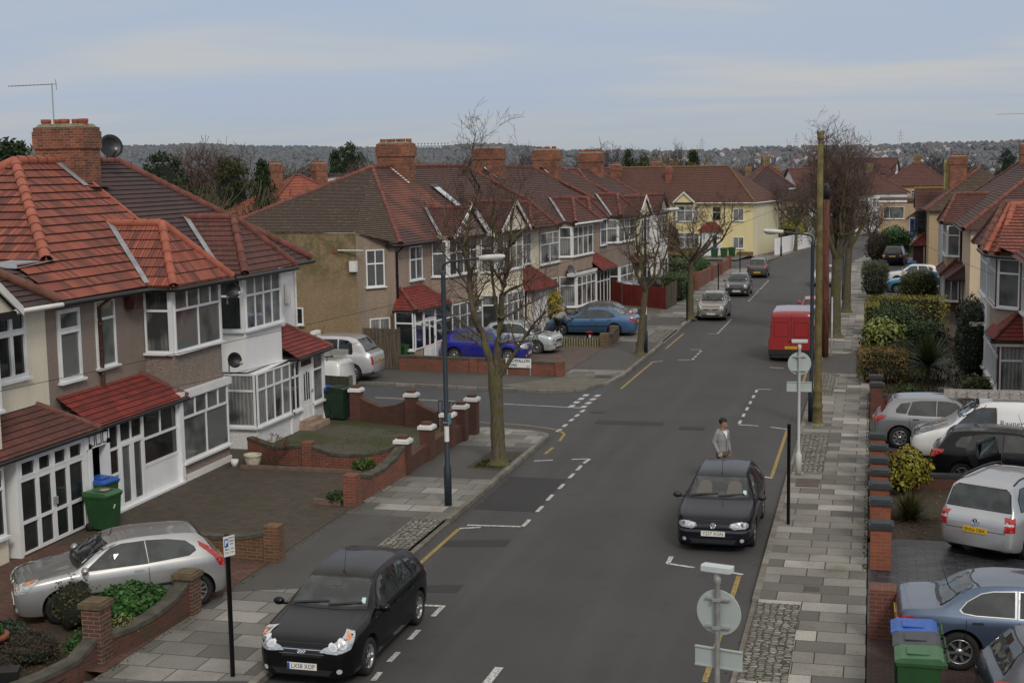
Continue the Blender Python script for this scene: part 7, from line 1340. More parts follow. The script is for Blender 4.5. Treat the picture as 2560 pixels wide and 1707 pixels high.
# ------------------------------------------------------------------ trees
bark = shader('mossy_bark', lambda g: (g.col(g.mix(g.ramp(g.noise(2.2, 5, .65), [(.42, 0.), (.62, .85)]), g.mix(g.ramp(g.noise(16, 4, .6, g.mapping(g.ob, (1, 1, .3))), [(.35, 0.), (.65, 1.)]), (.05, .042, .03), (.125, .105, .075)), (.085, .082, .022))), g.set('Roughness', .95), g.bump(g.noise(22, 4), .6, .02)))
twig_m = plain('twig_bark', (.10, .062, .046), .9, var=.4, scale=3); twig_r = plain('twig_red_brown', (.115, .072, .058), .9, var=.35, scale=2); twig_g = plain('twig_grey', (.085, .078, .076), .9, var=.3, scale=1); twig_o = plain('twig_olive', (.10, .085, .045), .9, var=.4, scale=1); twig_y = plain('twig_willow', (.20, .14, .05), .9, var=.4, scale=1)
def rdir(rng): 
    while True:
        v = V((rng.uniform(-1, 1), rng.uniform(-1, 1), rng.uniform(-1, 1)))
        if .05 < v.length < 1: return v.normalized()
def limb(b, p, d, L, r, rng, depth, up=.25, tw=None, kids=(3, 5), wig=.28, shrink=.62, sides=(7, 5, 3, 3), minr=.004, lvl=0, segs=5):
    pts = [p.copy()]; rad = [r]; q = d.copy()
    for i in range(segs):
        q = (q + rdir(rng) * wig + V((0, 0, up)) * .3).normalized(); p = p + q * L / segs; pts.append(p.copy()); rad.append(max(minr, r * (1 - .72 * (i + 1) / segs)))
    (b if (lvl < 1 or tw is None) else tw).tube(pts, rad, sides[min(lvl, len(sides) - 1)])
    if depth <= 0: return
    n = rng.randint(*kids)
    for i in range(n):
        t = rng.uniform(.3, 1.0); k = min(segs - 1, int(t * segs)); f = t * segs - k; o = pts[k].lerp(pts[k + 1], f); base = (pts[k + 1] - pts[k]).normalized()
        s = rdir(rng); s = (s - base * s.dot(base)).normalized(); dd = (base * rng.uniform(.35, .8) + s * rng.uniform(.6, 1.) + V((0, 0, up * .6))).normalized()
        limb(b, o, dd, L * shrink * rng.uniform(.65, 1.15), max(minr, rad[k] * .58), rng, depth - 1, up, tw, kids, wig, shrink, sides, minr, lvl + 1, max(3, segs - 1))
def tree_from(label, loc, chains, seed, twm, kids=(5, 8), tl=.9, depth=2, name='street_tree', group=None, spray=1., rmin=.004, tt=1.):
    """chains: polylines with radii; every chain past the first sprouts side shoots"""
    rng = random.Random(seed); o = thing(name, label, 'tree', loc, 0, group); b = MB(); tw = MB()
    for ci, (pts, r0, r1) in enumerate(chains):
        P = [V(p) for p in pts]
        if ci: 
            for i in range(1, len(P)): P[i].y += rng.uniform(-.10, .10) * i
        Q = []; 
        for i in range(len(P) - 1):
            for t in (0, .5): Q.append(P[i].lerp(P[i + 1], t) + (rdir(rng) * .02 if ci else V((0, 0, 0))))
        Q.append(P[-1]); n = len(Q); rad = [lerp(r0, r1, i / (n - 1)) * (1 + .08 * math.sin(i * 2.1 + ci)) for i in range(n)]
        b.tube(Q, rad, 10 if ci == 0 else 7)
        if ci == 0: continue
        L_ = sum((Q[i + 1] - Q[i]).length for i in range(n - 1)); m = int(L_ * rng.uniform(*kids) * spray)
        for _ in range(m):
            t = rng.uniform(.22, 1) ** .8; k = min(n - 2, int(t * (n - 1))); p = Q[k].lerp(Q[k + 1], rng.random()); base = (Q[k + 1] - Q[k]).normalized(); s = rdir(rng); s = (s - base * s.dot(base)).normalized()
            d = (base * .5 + s + V((0, 0, .35))).normalized(); limb(tw, p, d, tl * rng.uniform(.5, 1.25), min(.022, max(.007, rad[k] * .42)), rng, depth, .28, tw, (2, 4), .34, .6, (5, 4, 3), rmin, 0, 4)
    b.build('trunk', bark, o); tw.build('crown', twm, o); return o
S1 = [([(0, 0, -.1), (0, 0, .08), (-.02, 0, .9), (-.03, 0, 1.89), (-.08, 0, 2.6)], .20, .20),
 ([(-.1, 0, 2.4), (-.18, 0, 2.93), (-.31, 0, 3.32), (-.47, 0, 3.71), (-.63, 0, 4.23), (-.72, 0, 4.82), (-.77, 0, 5.47), (-.79, 0, 6.11), (-.81, 0, 6.62), (-.74, 0, 7.14), (-.59, 0, 7.84), (-.48, 0, 8.41), (-.34, 0, 9.4)], .13, .010),
 ([(0.0, 0, 2.4), (.0, 0, 3.0), (.03, 0, 3.53), (.11, 0, 4.18), (.19, 0, 4.82), (.26, 0, 5.47), (.37, 0, 5.98), (.51, 0, 6.36), (.91, 0, 6.74), (1.25, 0, 7.25)], .14, .015),
 ([(.26, 0, 5.47), (.37, 0, 6.11), (.45, 0, 6.75), (.49, .3, 7.4)], .06, .01), ([(.05, 0, 2.5), (.39, 0, 3.01), (.8, 0, 3.67), (1.2, -.3, 4.13), (1.53, -.4, 4.45)], .07, .02), ([(-.47, 0, 3.71), (-.8, -.2, 3.97), (-1.2, -.4, 4.29), (-1.6, -.6, 4.55)], .045, .012),
 ([(-.72, 0, 4.82), (-.91, .2, 5.14), (-1.24, .4, 5.46), (-1.64, .5, 5.85), (-1.95, .5, 6.2)], .05, .01), ([(-.79, 0, 6.11), (-1.09, -.2, 6.37), (-1.35, -.3, 6.88), (-1.4, -.3, 7.6)], .045, .008), ([(.11, 0, 4.18), (-.12, .3, 4.56), (-.31, .6, 5.08), (-.23, .7, 5.79), (-.35, .8, 6.37), (-.24, .8, 6.88), (-.07, .8, 7.5)], .06, .008),
 ([(.19, 0, 4.82), (.56, -.3, 5.08), (.95, -.5, 5.22), (1.4, -.6, 5.5)], .05, .01), ([(.11, 0, 4.18), (.54, .3, 4.38), (.95, .5, 4.64), (1.3, .6, 4.8)], .05, .012), ([(.03, 0, 3.53), (.33, -.2, 3.53), (.8, -.4, 3.6), (1.5, -.5, 3.62)], .05, .012), ([(-.31, 0, 3.32), (-.74, .3, 3.51), (-1.3, .5, 3.7)], .04, .01), ([(-.74, 0, 7.14), (-1.0, 0, 7.52), (-1.15, 0, 8.2)], .03, .006), ([(.37, 0, 5.98), (.11, -.2, 6.37), (.06, -.3, 6.88), (.2, -.3, 7.6)], .04, .008), ([(.51, 0, 6.36), (.39, .2, 6.94), (.6, .2, 7.51), (.86, .2, 8.1)], .04, .007), ([(.2, 0, 5.2), (.1, -.6, 5.6), (.0, -1.1, 6.1)], .045, .01), ([(-.6, 0, 4.4), (-.7, .6, 4.7), (-.6, 1.2, 5.1)], .045, .01)]
tree_from('bare mossy street tree in front of the terrace, fork above the low sign', (-10.19, 37.17, .1), S1, 11, twig_m, (5.2, 8), .85, 2)
def flare(o, r): b = MB(); b.lathe([(r * 1.9, 0), (r * 1.45, .06), (r * 1.12, .25), (r, .6)], n=12); t = [c for c in o.children if c.name.startswith('trunk')][0]; b.build('root_flare', bark, t)
flare([o for o in C.objects if o.name == 'street_tree'][0], .2)
def street_tree(label, x, y, z, lean, fork, h, w, seed, n=6, twm=None, r=.15, spray=1., depth=2, tl=.8):
    rng = random.Random(seed); ch = [([(0, 0, -.1), (lean * .4, 0, fork * .5), (lean, 0, fork)], r * 1.1, r * .85)]
    for i in range(n):
        a = i * 6.283 / n + rng.uniform(-.4, .4); rr = w * rng.uniform(.45, 1.); p0 = V((lean, 0, fork - .15 + rng.uniform(-.25, .1))); hh = h * rng.uniform(.72, 1.)
        e = V((lean * 1.3 + rr * math.cos(a), rr * math.sin(a), hh)); P = [p0]
        for t in (.2, .42, .65, .85, 1): q = p0.lerp(e, t); q.x += (rr * .35 * math.cos(a)) * math.sin(t * 3.1); q.y += rr * .35 * math.sin(a) * math.sin(t * 3.1); P.append(q + rdir(rng) * .12)
        ch.append((P, r * .5, .012)); 
        for _ in range(2): k = rng.randint(1, 3); q = P[k]; d = rdir(rng); d.z = abs(d.z) * .5; ch.append(([q, q + d * .5, q + d * .9 + V((0, 0, .3)), q + d * 1.1 + V((0, 0, .8))], r * .24, .01))
    o = tree_from(label, (x, y, z), ch, seed, twm or twig_m, (4, 6.5), tl, depth, spray=spray, rmin=.006); flare(o, r * 1.1); return o
street_tree('second bare street tree on the left pavement with a leaning trunk', -10.1, 61.3, -.03, .3, 3.2, 6.9, 1.35, 3, 6, r=.15, spray=.55, tl=.75); street_tree('third bare street tree on the left, behind the champagne car', -9.85, 77.3, -.14, .05, 3.4, 7.2, 2.4, 8, 8, r=.16, spray=.55)
street_tree('big dense bare tree on the right pavement behind the telegraph pole', -1.75, 69.5, -.1, .1, 3.9, 9.8, 1.15, 21, 11, twig_r, .27, spray=.95, tl=1.0); street_tree('right pavement tree standing behind the big dense one', -1.4, 82, -.2, .1, 3.8, 9.2, 1.0, 25, 8, twig_r, .22, spray=.8, tl=1.0); street_tree('bare tree at the white wall on the far bend', -7.7, 146, -.8, .1, 3.0, 7.5, 3.0, 31, 8, twig_m, .18, tl=1.1); street_tree('bare spreading tree left of the tall ochre pole near the bend', -5.2, 158, -.9, .2, 2.6, 7.8, 3.4, 33, 8, twig_r, .2, tl=1.2)
street_tree('slender tree among the distant white houses', -3.2, 186, -1, 0, 3, 8.5, 3, 35, 7, twig_g, .2, tl=1.3, spray=.8); street_tree('brown bare tree by the flat-roofed house', -.2, 150, -.8, 0, 1.5, 5.0, 1.6, 36, 8, twig_r, .15, tl=1.0)
# background trees: prototypes, copied with their parts
def bare_proto(seed, H, W_, twm, trunk=.22, kids=(4, 6), depth=4, r=.016, shape=1., fans=8):
    rng = random.Random(seed); b = MB(); tw = MB(); b.tube([(0, 0, -.5), (.05, 0, H * trunk * .5), (.1, .05, H * trunk)], [.026 * H, .022 * H, .02 * H], 7)
    for i in range(fans):
        a = i * 6.283 / fans + rng.uniform(-.3, .3); lean = rng.uniform(.08, .95) * shape; d = V((math.cos(a) * lean * W_ / H * 1.3, math.sin(a) * lean * W_ / H * 1.3, 1)).normalized()
        limb(b, V((.1, .05, H * trunk * rng.uniform(.75, 1.1))), d, H * (1 - trunk) * rng.uniform(.55, .72), .011 * H, rng, depth, .3, tw, kids, .22, .56, (6, 4, 3, 3), r, 0, 5)
    return b.mesh('trunk', bark), tw.mesh('crown', twm)
def leafquads(b, rng, p, n, rad, size, mi=0, flat=(1, 1, 1), droop=0., asp=.5):
    for _ in range(n):
        d = rdir(rng); q = p + V((d.x * flat[0], d.y * flat[1], d.z * flat[2])) * rad * rng.random() ** .4; u = rdir(rng); u.z -= droop; u.normalize(); w = u.cross(rdir(rng)).normalized(); s = size * rng.uniform(.6, 1.3)
        b.poly([q - u * s * .5, q + w * s * asp * .5, q + u * s * .5, q - w * s * asp * .5], mi)
def ever_proto(seed, H, W_, mat, top=.0, clumps=120, size=.55, base=.0):
    rng = random.Random(seed); b = MB(); k = MB(); k.tube([(0, 0, -.5), (0, 0, H * .8)], [.02 * H, .006 * H], 6)
    for i in range(clumps):
        t = rng.random(); z = H * (base + (1 - base) * t); a = rng.uniform(0, 6.283); prof = (1 - t) ** .75 * (1 - top) + top * math.sqrt(max(0, 1 - (2 * t - .9) ** 2 * .8)) * (t < .99); rr = W_ / 2 * prof * rng.uniform(.55, 1.05) * (1 + .18 * math.sin(a * 3 + seed) + .12 * math.sin(z * 2))
        leafquads(b, rng, V((rr * math.cos(a), rr * math.sin(a), z)), 26, size * 1.1, size * .62, 0, (1, 1, .8), .5, .4)
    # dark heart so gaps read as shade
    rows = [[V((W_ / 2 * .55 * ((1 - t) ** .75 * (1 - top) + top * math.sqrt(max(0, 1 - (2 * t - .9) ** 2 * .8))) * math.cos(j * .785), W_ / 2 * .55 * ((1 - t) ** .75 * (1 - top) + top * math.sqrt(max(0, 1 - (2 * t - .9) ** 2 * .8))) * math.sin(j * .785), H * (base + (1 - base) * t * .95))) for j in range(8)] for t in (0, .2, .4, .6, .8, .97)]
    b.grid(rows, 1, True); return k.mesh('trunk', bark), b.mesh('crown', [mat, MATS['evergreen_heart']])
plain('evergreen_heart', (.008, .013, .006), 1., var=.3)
ever_m = leafmat('evergreen_needles', (.014, .032, .012), (.035, .06, .018), .7, 2.); ever_y = leafmat('conifer_olive', (.035, .042, .012), (.07, .072, .022), .7, 2.); ever_b = leafmat('evergreen_bluish', (.016, .032, .022), (.035, .055, .035), .7, 2.)
PR = dict(round=bare_proto(41, 12, 10, twig_r, .2, (5, 7), 3, .02, 1., 11), broad=bare_proto(42, 12, 12, twig_g, .22, (5, 7), 3, .022, 1.05, 10), olive=bare_proto(43, 12, 10, twig_o, .2, (5, 7), 3, .024, 1., 10), willow=bare_proto(44, 11, 11, twig_y, .15, (6, 8), 3, .03, 1., 11), spike=bare_proto(45, 14, 3.4, twig_g, .08, (5, 7), 3, .022, .8, 9), thicket=bare_proto(46, 5, 7, twig_o, .03, (5, 7), 2, .018, 1.3, 12),
 ever=ever_proto(51, 11, 7, ever_m, .15, 190), ever2=ever_proto(52, 10, 8.5, ever_m, .55, 210), cone=ever_proto(53, 9, 6, ever_m, .0, 150), oval=ever_proto(54, 10, 8, ever_y, .65, 190), dull=ever_proto(55, 11, 8, ever_b, .5, 190))
def bgtree(proto, label, S, top, d, name='tree', wide=1., hbase=None, z0=None, group='trees beyond the roofs'):
    """stands at distance d under photo column S (2560 wide); top = world height of its crown"""
    a = math.atan((S - 1280) / 3450) - R(14.6844); x, y = math.sin(a) * d, math.cos(a) * d; z = z0 if z0 is not None else terrain(x, y); tm, cm = PR[proto]; H0 = max(v.co.z for v in cm.vertices); s = (top - z) / H0
    o = thing(name, label, 'tree', (x, y, z), (S * 7.3) % 6.28, group); o.scale = (s * wide, s * wide, s)
    for nm, me in (('trunk', tm), ('crown', cm)): c_ = bpy.data.objects.new(nm, me); C.objects.link(c_); c_.parent = o
    return o
def topz(S, y, d): return 8.5 + d * ((418 + .0164 * (1280 - S)) - y) / 3450
for proto, S, ty, d, w_, nm, lb in (
 ('ever', 45, 345, 62, 1.15, 'evergreen_tree', 'dark evergreen left of the near chimney'), ('ever2', 420, 376, 120, 1.05, 'evergreen_tree', 'dark twin-topped evergreen right of the dark dish'), ('dull', 335, 402, 110, .8, 'evergreen_tree', 'small evergreen close right of the chimney'), ('round', 525, 340, 135, 1.05, 'bare_tree', 'tall round bare tree between two evergreens'), ('oval', 590, 384, 118, .8, 'conifer_tree', 'olive rounded conifer beside the round bare tree'), ('cone', 668, 394, 112, .75, 'conifer_tree', 'small pointed conifer left of the orange roof'),
 ('olive', 770, 382, 240, 1.1, 'bare_tree', 'olive bare tree in the middle distance'), ('ever2', 885, 352, 175, .8, 'evergreen_tree', 'tall dark evergreen left of the terrace chimney'), ('ever', 850, 372, 185, .7, 'evergreen_tree', 'narrower evergreen touching the tall dark one'), ('round', 925, 385, 150, .9, 'bare_tree', 'low brown bare tree in front of the tall evergreen'), ('willow', 1075, 384, 330, .9, 'willow_tree', 'golden willow between the first two terrace chimneys'), ('broad', 1190, 372, 420, .8, 'bare_tree', 'grey bare tree right of the golden willow'),
 ('broad', 1330, 352, 300, .8, 'bare_tree', 'bare tree between the second and third terrace chimneys'), ('broad', 1518, 342, 310, .9, 'bare_tree', 'large bare tree right of the fourth terrace chimney'), ('ever2', 1575, 368, 260, .55, 'evergreen_tree', 'dark evergreen beside the large bare tree'), ('oval', 1615, 378, 250, .4, 'evergreen_tree', 'ragged evergreen over the red ridge'), ('willow', 1682, 382, 250, 1.3, 'willow_tree', 'wide olive-gold leafless tree over the red ridge'), ('broad', 1690, 345, 330, .8, 'bare_tree', 'bare tree rising behind the olive-gold one'), ('ever', 1735, 372, 260, .7, 'evergreen_tree', 'dark ragged evergreen just left of the yellow house ridge'), ('broad', 1900, 372, 300, .8, 'bare_tree', 'grey bare tree over the dark hipped roof'),
 ('round', 1850, 400, 330, .9, 'bare_tree', 'low grey-brown bare tree right of the yellow house ridge'), ('spike', 2130, 304, 250, .9, 'poplar_tree', 'tall narrow bare poplar above the big dense tree'), ('round', 2200, 388, 300, 1., 'bare_tree', 'faint bare tree behind the red hipped semi'), ('broad', 2345, 358, 260, 1.2, 'bare_tree', 'wide bare tree left of the right hand chimneys'), ('dull', 2515, 372, 420, .7, 'evergreen_tree', 'dull evergreen right of the right hand chimney'), ('broad', 2420, 385, 330, .8, 'bare_tree', 'bare tree half hidden behind the right hand chimney'),
 ('round', 2060, 350, 330, .9, 'bare_tree', 'reddish bare tree behind the tall ochre pole'), ('olive', 700, 420, 210, .9, 'bare_tree', 'low olive bare tree above the orange roof'), ('olive', 1000, 395, 380, .8, 'bare_tree', 'hazy bare tree right of the tall evergreen')):
    bgtree(proto, lb, S, topz(S, ty, d), d, nm, w_)
for i, (S, d, ty) in enumerate(((455, 84, 462), (515, 88, 455), (575, 92, 450), (640, 96, 448), (700, 90, 470), (480, 100, 440), (555, 78, 480), (615, 80, 490), (400, 96, 445), (745, 130, 435))): bgtree('thicket', 'tangle of bare brown branches between the dark roof and the orange roof', S, topz(S, ty, d), d, 'bare_shrub', 1.1, group='bare thicket behind the corner house')
for i, (S, d, ty) in enumerate(((2000, 170, 470), (2040, 155, 500), (1960, 180, 480), (2090, 160, 520), (2120, 175, 500))): bgtree('thicket', 'low bare brushwood around the far bend', S, topz(S, ty, d), d, 'bare_shrub', .9, group='brushwood at the bend')
# ------------------------------------------------------------------ shrubs and hedges
privet = leafmat('privet_leaves', (.11, .12, .02), (.27, .24, .04), .55, 3.); laurel = leafmat('laurel_leaves', (.025, .055, .016), (.07, .11, .03), .4, 3.); auc = leafmat('spotted_laurel_leaves', (.07, .12, .02), (.34, .36, .09), .4, 4.); boxb = leafmat('brown_hedge_leaves', (.15, .085, .032), (.22, .15, .05), .7, 2., (.045, .07, .016)); euon = leafmat('golden_leaves', (.30, .24, .02), (.52, .42, .04), .45, 3.); pieris = leafmat('yellow_green_leaves', (.14, .15, .015), (.34, .30, .04), .45, 4., (.20, .09, .02)); grey_l = leafmat('grey_green_leaves', (.055, .07, .04), (.13, .14, .09), .6, 3.); ivy_m = leafmat('ivy_leaves', (.012, .026, .01), (.03, .05, .018), .45, 3.); skim = leafmat('glossy_green_leaves', (.02, .075, .012), (.055, .15, .03), .35, 4.); dryl = leafmat('dead_heather', (.05, .035, .028), (.09, .065, .05), .9, 3., (.03, .045, .02)); blade_m = leafmat('palm_blades', (.03, .055, .015), (.075, .11, .035), .5, 3.); tuft_m = leafmat('grass_tuft_blades', (.045, .055, .015), (.12, .115, .035), .7, 3.); vari = leafmat('variegated_leaves', (.10, .15, .02), (.42, .42, .14), .5, 5.)
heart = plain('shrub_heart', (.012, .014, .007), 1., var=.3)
def shrub(label, x, y, z, rx, ry, h, mat, n=1500, size=.09, seed=1, boxy=0., cat='shrub', name='shrub', lump=.18, group=None, rz=0, stem=False, base=.0):
    rng = random.Random(seed); o = thing(name, label, cat, (x, y, z), rz, group); b = MB()
    def surf(d, k=1.):
        e = 2 + boxy * 8; q = d / (abs(d.x) ** e + abs(d.y) ** e + abs(d.z) ** e) ** (1 / e) if boxy else d
        m = 1 + lump * mnoise.noise(d * 2.3 + V((seed * 3.1, 0, 0))) + lump * .6 * mnoise.noise(d * 5.1 + V((0, seed * 1.7, 0)))
        return V((q.x * rx * m * k, q.y * ry * m * k, base + (h - base) / 2 + q.z * (h - base) / 2 * m * k))
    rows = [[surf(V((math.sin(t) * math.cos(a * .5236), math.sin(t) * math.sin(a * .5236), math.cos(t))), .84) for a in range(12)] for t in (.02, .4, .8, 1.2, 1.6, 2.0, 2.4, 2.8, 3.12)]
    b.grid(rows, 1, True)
    for _ in range(n):
        d = rdir(rng)
        if boxy > .2:
            ax_ = rng.choices((0, 1, 2), (ry * h / 2, rx * h / 2, rx * ry))[0]; d = V((rng.uniform(-1, 1), rng.uniform(-1, 1), rng.uniform(-1, 1))); d[ax_] = rng.choice((-1, 1)) if ax_ != 2 else 1; d.normalize()
        if d.z < -.55: d.z *= -.6; d.normalize()
        p = surf(d, rng.uniform(.8, 1.06)); nn = (d + rdir(rng) * .9).normalized(); u = nn.cross(rdir(rng)).normalized(); w = nn.cross(u); s = size * rng.uniform(.6, 1.35)
        b.poly([p - u * s * .5, p + w * s * .28, p + u * s * .5, p - w * s * .28])
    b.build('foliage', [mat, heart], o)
    if stem or base: k = MB(); k.tube([(0, 0, -.05), (0, 0, base + .2)], .04, 6); k.build('stem', bark, o)
    return o
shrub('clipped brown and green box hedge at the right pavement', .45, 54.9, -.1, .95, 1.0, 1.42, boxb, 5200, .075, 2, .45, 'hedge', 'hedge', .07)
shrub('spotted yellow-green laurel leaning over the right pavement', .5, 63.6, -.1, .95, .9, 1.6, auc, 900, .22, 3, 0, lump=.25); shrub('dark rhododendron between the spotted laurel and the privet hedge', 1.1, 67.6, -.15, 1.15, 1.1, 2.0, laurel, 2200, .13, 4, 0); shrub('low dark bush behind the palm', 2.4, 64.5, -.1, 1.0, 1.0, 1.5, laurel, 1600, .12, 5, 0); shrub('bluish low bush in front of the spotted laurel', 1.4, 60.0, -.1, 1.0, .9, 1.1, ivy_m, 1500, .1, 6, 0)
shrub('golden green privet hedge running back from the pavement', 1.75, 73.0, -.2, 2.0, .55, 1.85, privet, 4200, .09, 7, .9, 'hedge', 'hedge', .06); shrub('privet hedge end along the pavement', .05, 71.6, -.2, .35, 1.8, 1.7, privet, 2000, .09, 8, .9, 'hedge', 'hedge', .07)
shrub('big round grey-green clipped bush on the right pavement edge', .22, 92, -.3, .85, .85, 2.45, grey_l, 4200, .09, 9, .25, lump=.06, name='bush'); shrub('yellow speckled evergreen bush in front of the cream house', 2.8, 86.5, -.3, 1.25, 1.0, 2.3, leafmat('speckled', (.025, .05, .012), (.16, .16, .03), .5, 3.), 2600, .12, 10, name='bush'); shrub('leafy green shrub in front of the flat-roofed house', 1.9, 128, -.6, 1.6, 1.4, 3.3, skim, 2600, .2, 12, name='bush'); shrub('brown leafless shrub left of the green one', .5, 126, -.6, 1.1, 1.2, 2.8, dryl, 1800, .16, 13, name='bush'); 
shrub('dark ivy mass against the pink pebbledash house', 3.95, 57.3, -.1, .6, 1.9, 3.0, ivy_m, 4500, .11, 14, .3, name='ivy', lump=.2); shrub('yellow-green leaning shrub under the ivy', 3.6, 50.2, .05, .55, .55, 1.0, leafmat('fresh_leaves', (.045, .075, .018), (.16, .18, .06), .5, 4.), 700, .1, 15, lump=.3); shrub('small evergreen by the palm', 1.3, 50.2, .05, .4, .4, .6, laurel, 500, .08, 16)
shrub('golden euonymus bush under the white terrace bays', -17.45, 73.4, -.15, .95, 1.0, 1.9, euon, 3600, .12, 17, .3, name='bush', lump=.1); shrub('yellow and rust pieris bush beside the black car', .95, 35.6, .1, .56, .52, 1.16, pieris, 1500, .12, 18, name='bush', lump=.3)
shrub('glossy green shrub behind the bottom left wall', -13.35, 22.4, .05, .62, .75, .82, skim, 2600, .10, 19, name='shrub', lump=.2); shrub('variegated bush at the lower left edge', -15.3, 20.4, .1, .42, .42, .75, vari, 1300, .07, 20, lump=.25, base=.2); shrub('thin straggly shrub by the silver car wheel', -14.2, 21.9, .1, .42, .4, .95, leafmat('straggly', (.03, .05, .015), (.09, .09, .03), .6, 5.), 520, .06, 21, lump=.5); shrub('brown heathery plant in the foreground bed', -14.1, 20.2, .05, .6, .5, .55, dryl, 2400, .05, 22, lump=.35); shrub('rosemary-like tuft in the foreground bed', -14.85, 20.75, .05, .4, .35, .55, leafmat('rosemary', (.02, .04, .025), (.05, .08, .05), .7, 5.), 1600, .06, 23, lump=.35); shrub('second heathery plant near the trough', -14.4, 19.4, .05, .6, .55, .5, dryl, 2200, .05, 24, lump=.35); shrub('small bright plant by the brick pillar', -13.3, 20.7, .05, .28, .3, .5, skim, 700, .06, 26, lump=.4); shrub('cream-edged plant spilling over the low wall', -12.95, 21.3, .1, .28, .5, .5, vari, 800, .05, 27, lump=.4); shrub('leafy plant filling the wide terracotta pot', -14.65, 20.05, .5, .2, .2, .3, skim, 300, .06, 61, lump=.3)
shrub('little green shrub at the low brick wall', -13.6, 35.45, .12, .33, .25, .4, leafmat('lime_shrub', (.04, .085, .012), (.10, .17, .03), .6, 5.), 900, .06, 28); shrub('tiny plant beside the first drive pillar', -13.0, 31.9, .12, .3, .25, .35, laurel, 500, .06, 29)
hy = thing('shrub', 'faded hydrangea with rusty flower heads by the cream pot', 'shrub', (-16.5, 35.62, .1)); rng = random.Random(77); b = MB(); k = MB()
for i in range(16): d = V((rng.uniform(-.5, .5), rng.uniform(-.25, .3), rng.uniform(.55, .95))); b.tube([(0, 0, 0), d * .6 + V((0, 0, .05)), d], [.008, .006, .004], 4); leafquads(k, rng, d, 36, .085, .045)
b.build('stems', twig_m, hy); k.build('flower_heads', leafmat('hydrangea_heads', (.10, .04, .02), (.20, .09, .045), .8, 8.), hy)
shrub('dark hedge above the far red wall on the left', -14.0, 101, -.35, 1.6, 3.5, 2.0, laurel, 3400, .16, 30, .5, 'hedge', 'hedge', .1); shrub('green shrub spilling over the far red wall', -12.9, 107, -.4, .9, 1.6, 1.7, skim, 1800, .14, 31); shrub('brown hedge in front of the gabled terrace houses', -15.2, 110, -.4, 1.6, 4.0, 2.1, boxb, 3000, .16, 32, .4, 'hedge', 'hedge', .1); shrub('dark shrub beside the fence end panel', -12.3, 89.5, -.3, .9, 2.6, 1.8, laurel, 2600, .13, 33, .3); shrub('brown thorny mass in front of the white gabled house', -16.3, 112, -.3, 1.4, 1.4, 4.2, dryl, 2200, .16, 62, lump=.3, name='bush')
shrub('green hedge over the white wall at the far bend', -8.8, 155, -.8, 1.5, 7, 2.6, privet, 2600, .25, 34, .5, 'hedge', 'hedge', .15)
def blades(label, x, y, z, n, L, mat, seed, stem=.0, w=.03, spread=1.3, name='palm', droop=.9, cat='palm'):
    rng = random.Random(seed); o = thing(name, label, cat, (x, y, z)); b = MB()
    if stem: k = MB(); k.tube([(0, 0, -.1), (0, 0, stem)], [.09, .07], 8); k.build('stem', bark, o)
    for i in range(n):
        a = rng.uniform(0, 6.283); t = rng.uniform(.05, spread); d = V((math.sin(t) * math.cos(a), math.sin(t) * math.sin(a), math.cos(t))); l_ = L * rng.uniform(.7, 1.1); s = V((-math.sin(a), math.cos(a), 0)); p = V((0, 0, stem)); P = [p.copy()]
        for j in range(4): d = (d - V((0, 0, droop * .14 * rng.uniform(.5, 1.3)))).normalized(); p = p + d * l_ / 4; P.append(p.copy())
        ww = [w * .6, w, w * .9, w * .55, .002]; b.grid([[P[j] - s * ww[j], P[j] + s * ww[j]] for j in range(5)], 0, False)
    b.build('blades', mat, o); return o
blades('spiky green palm in the right hand garden', 2.15, 55, -.1, 420, 1.35, blade_m, 5, .75, .022, 1.75, droop=.7); blades('tawny grass tuft in the bed left of the silver people carrier', .95, 33.0, .1, 520, .75, tuft_m, 6, 0, .010, 1.2, 'grass_tuft', .9, 'grass tuft')
# leaf litter, lawns and moss: uncountable ground cover
def cover(name, label, poly, n, size, mat, seed, z, h=.0, cat='grass'):
    rng = random.Random(seed); xs = [p[0] for p in poly]; ys = [p[1] for p in poly]; b = MB()
    for _ in range(n):
        x, y = rng.uniform(min(xs), max(xs)), rng.uniform(min(ys), max(ys)); p = V((x, y, z + gz(y))); a = rng.uniform(0, 6.28); s = size * rng.uniform(.5, 1.3)
        if h: d = V((rng.uniform(-.4, .4), rng.uniform(-.4, .4), 1)) * h * rng.uniform(.5, 1.2); q = V((math.cos(a), math.sin(a), 0)) * s; b.poly([p - q, p + q, p + d])
        else: u, w = V((math.cos(a), math.sin(a), rng.uniform(-.2, .2))) * s, V((-math.sin(a), math.cos(a), rng.uniform(0, .3))) * s * .6; b.poly([p - u, p + w, p + u, p - w])
    return b.build(name, mat, None, label=label, cat=cat, kind='stuff')
lawn = leafmat('lawn_blades', (.02, .075, .008), (.045, .13, .018), .7, 2.); cover('grass', 'bright green lawn behind the picket edging', rect(-18.0, 64.5, -12.4, 66.9), 6000, .035, lawn, 1, .10, .10)
sheet('lawn_base', rect(-18.2, 64.4, -12.35, 67.0), .137, plain('lawn_soil', (.02, .06, .01), .9)); moss_l = leafmat('moss_tufts', (.03, .04, .008), (.06, .075, .018), .9, 2.); cover('grass', 'thin mossy grass in the white house garden', [(-16.5, 36.3), (-12.7, 42)], 1500, .012, moss_l, 2, .13, .03)
cover('grass', 'moss and weeds along the right garden wall foot', rect(-.09, 28.5, .04, 52), 1100, .016, moss_l, 3, .11, .03); cover('grass', 'moss along the left garden wall foot', rect(-12.5, 19, -12.36, 41), 700, .014, moss_l, 4, .11, .03); cover('grass', 'moss ring at the first street tree', rect(-10.8, 36.7, -9.95, 37.7), 400, .03, moss_l, 7, .12, .05)
dead = leafmat('fallen_leaf', (.12, .07, .03), (.22, .15, .07), .9, 3.); 
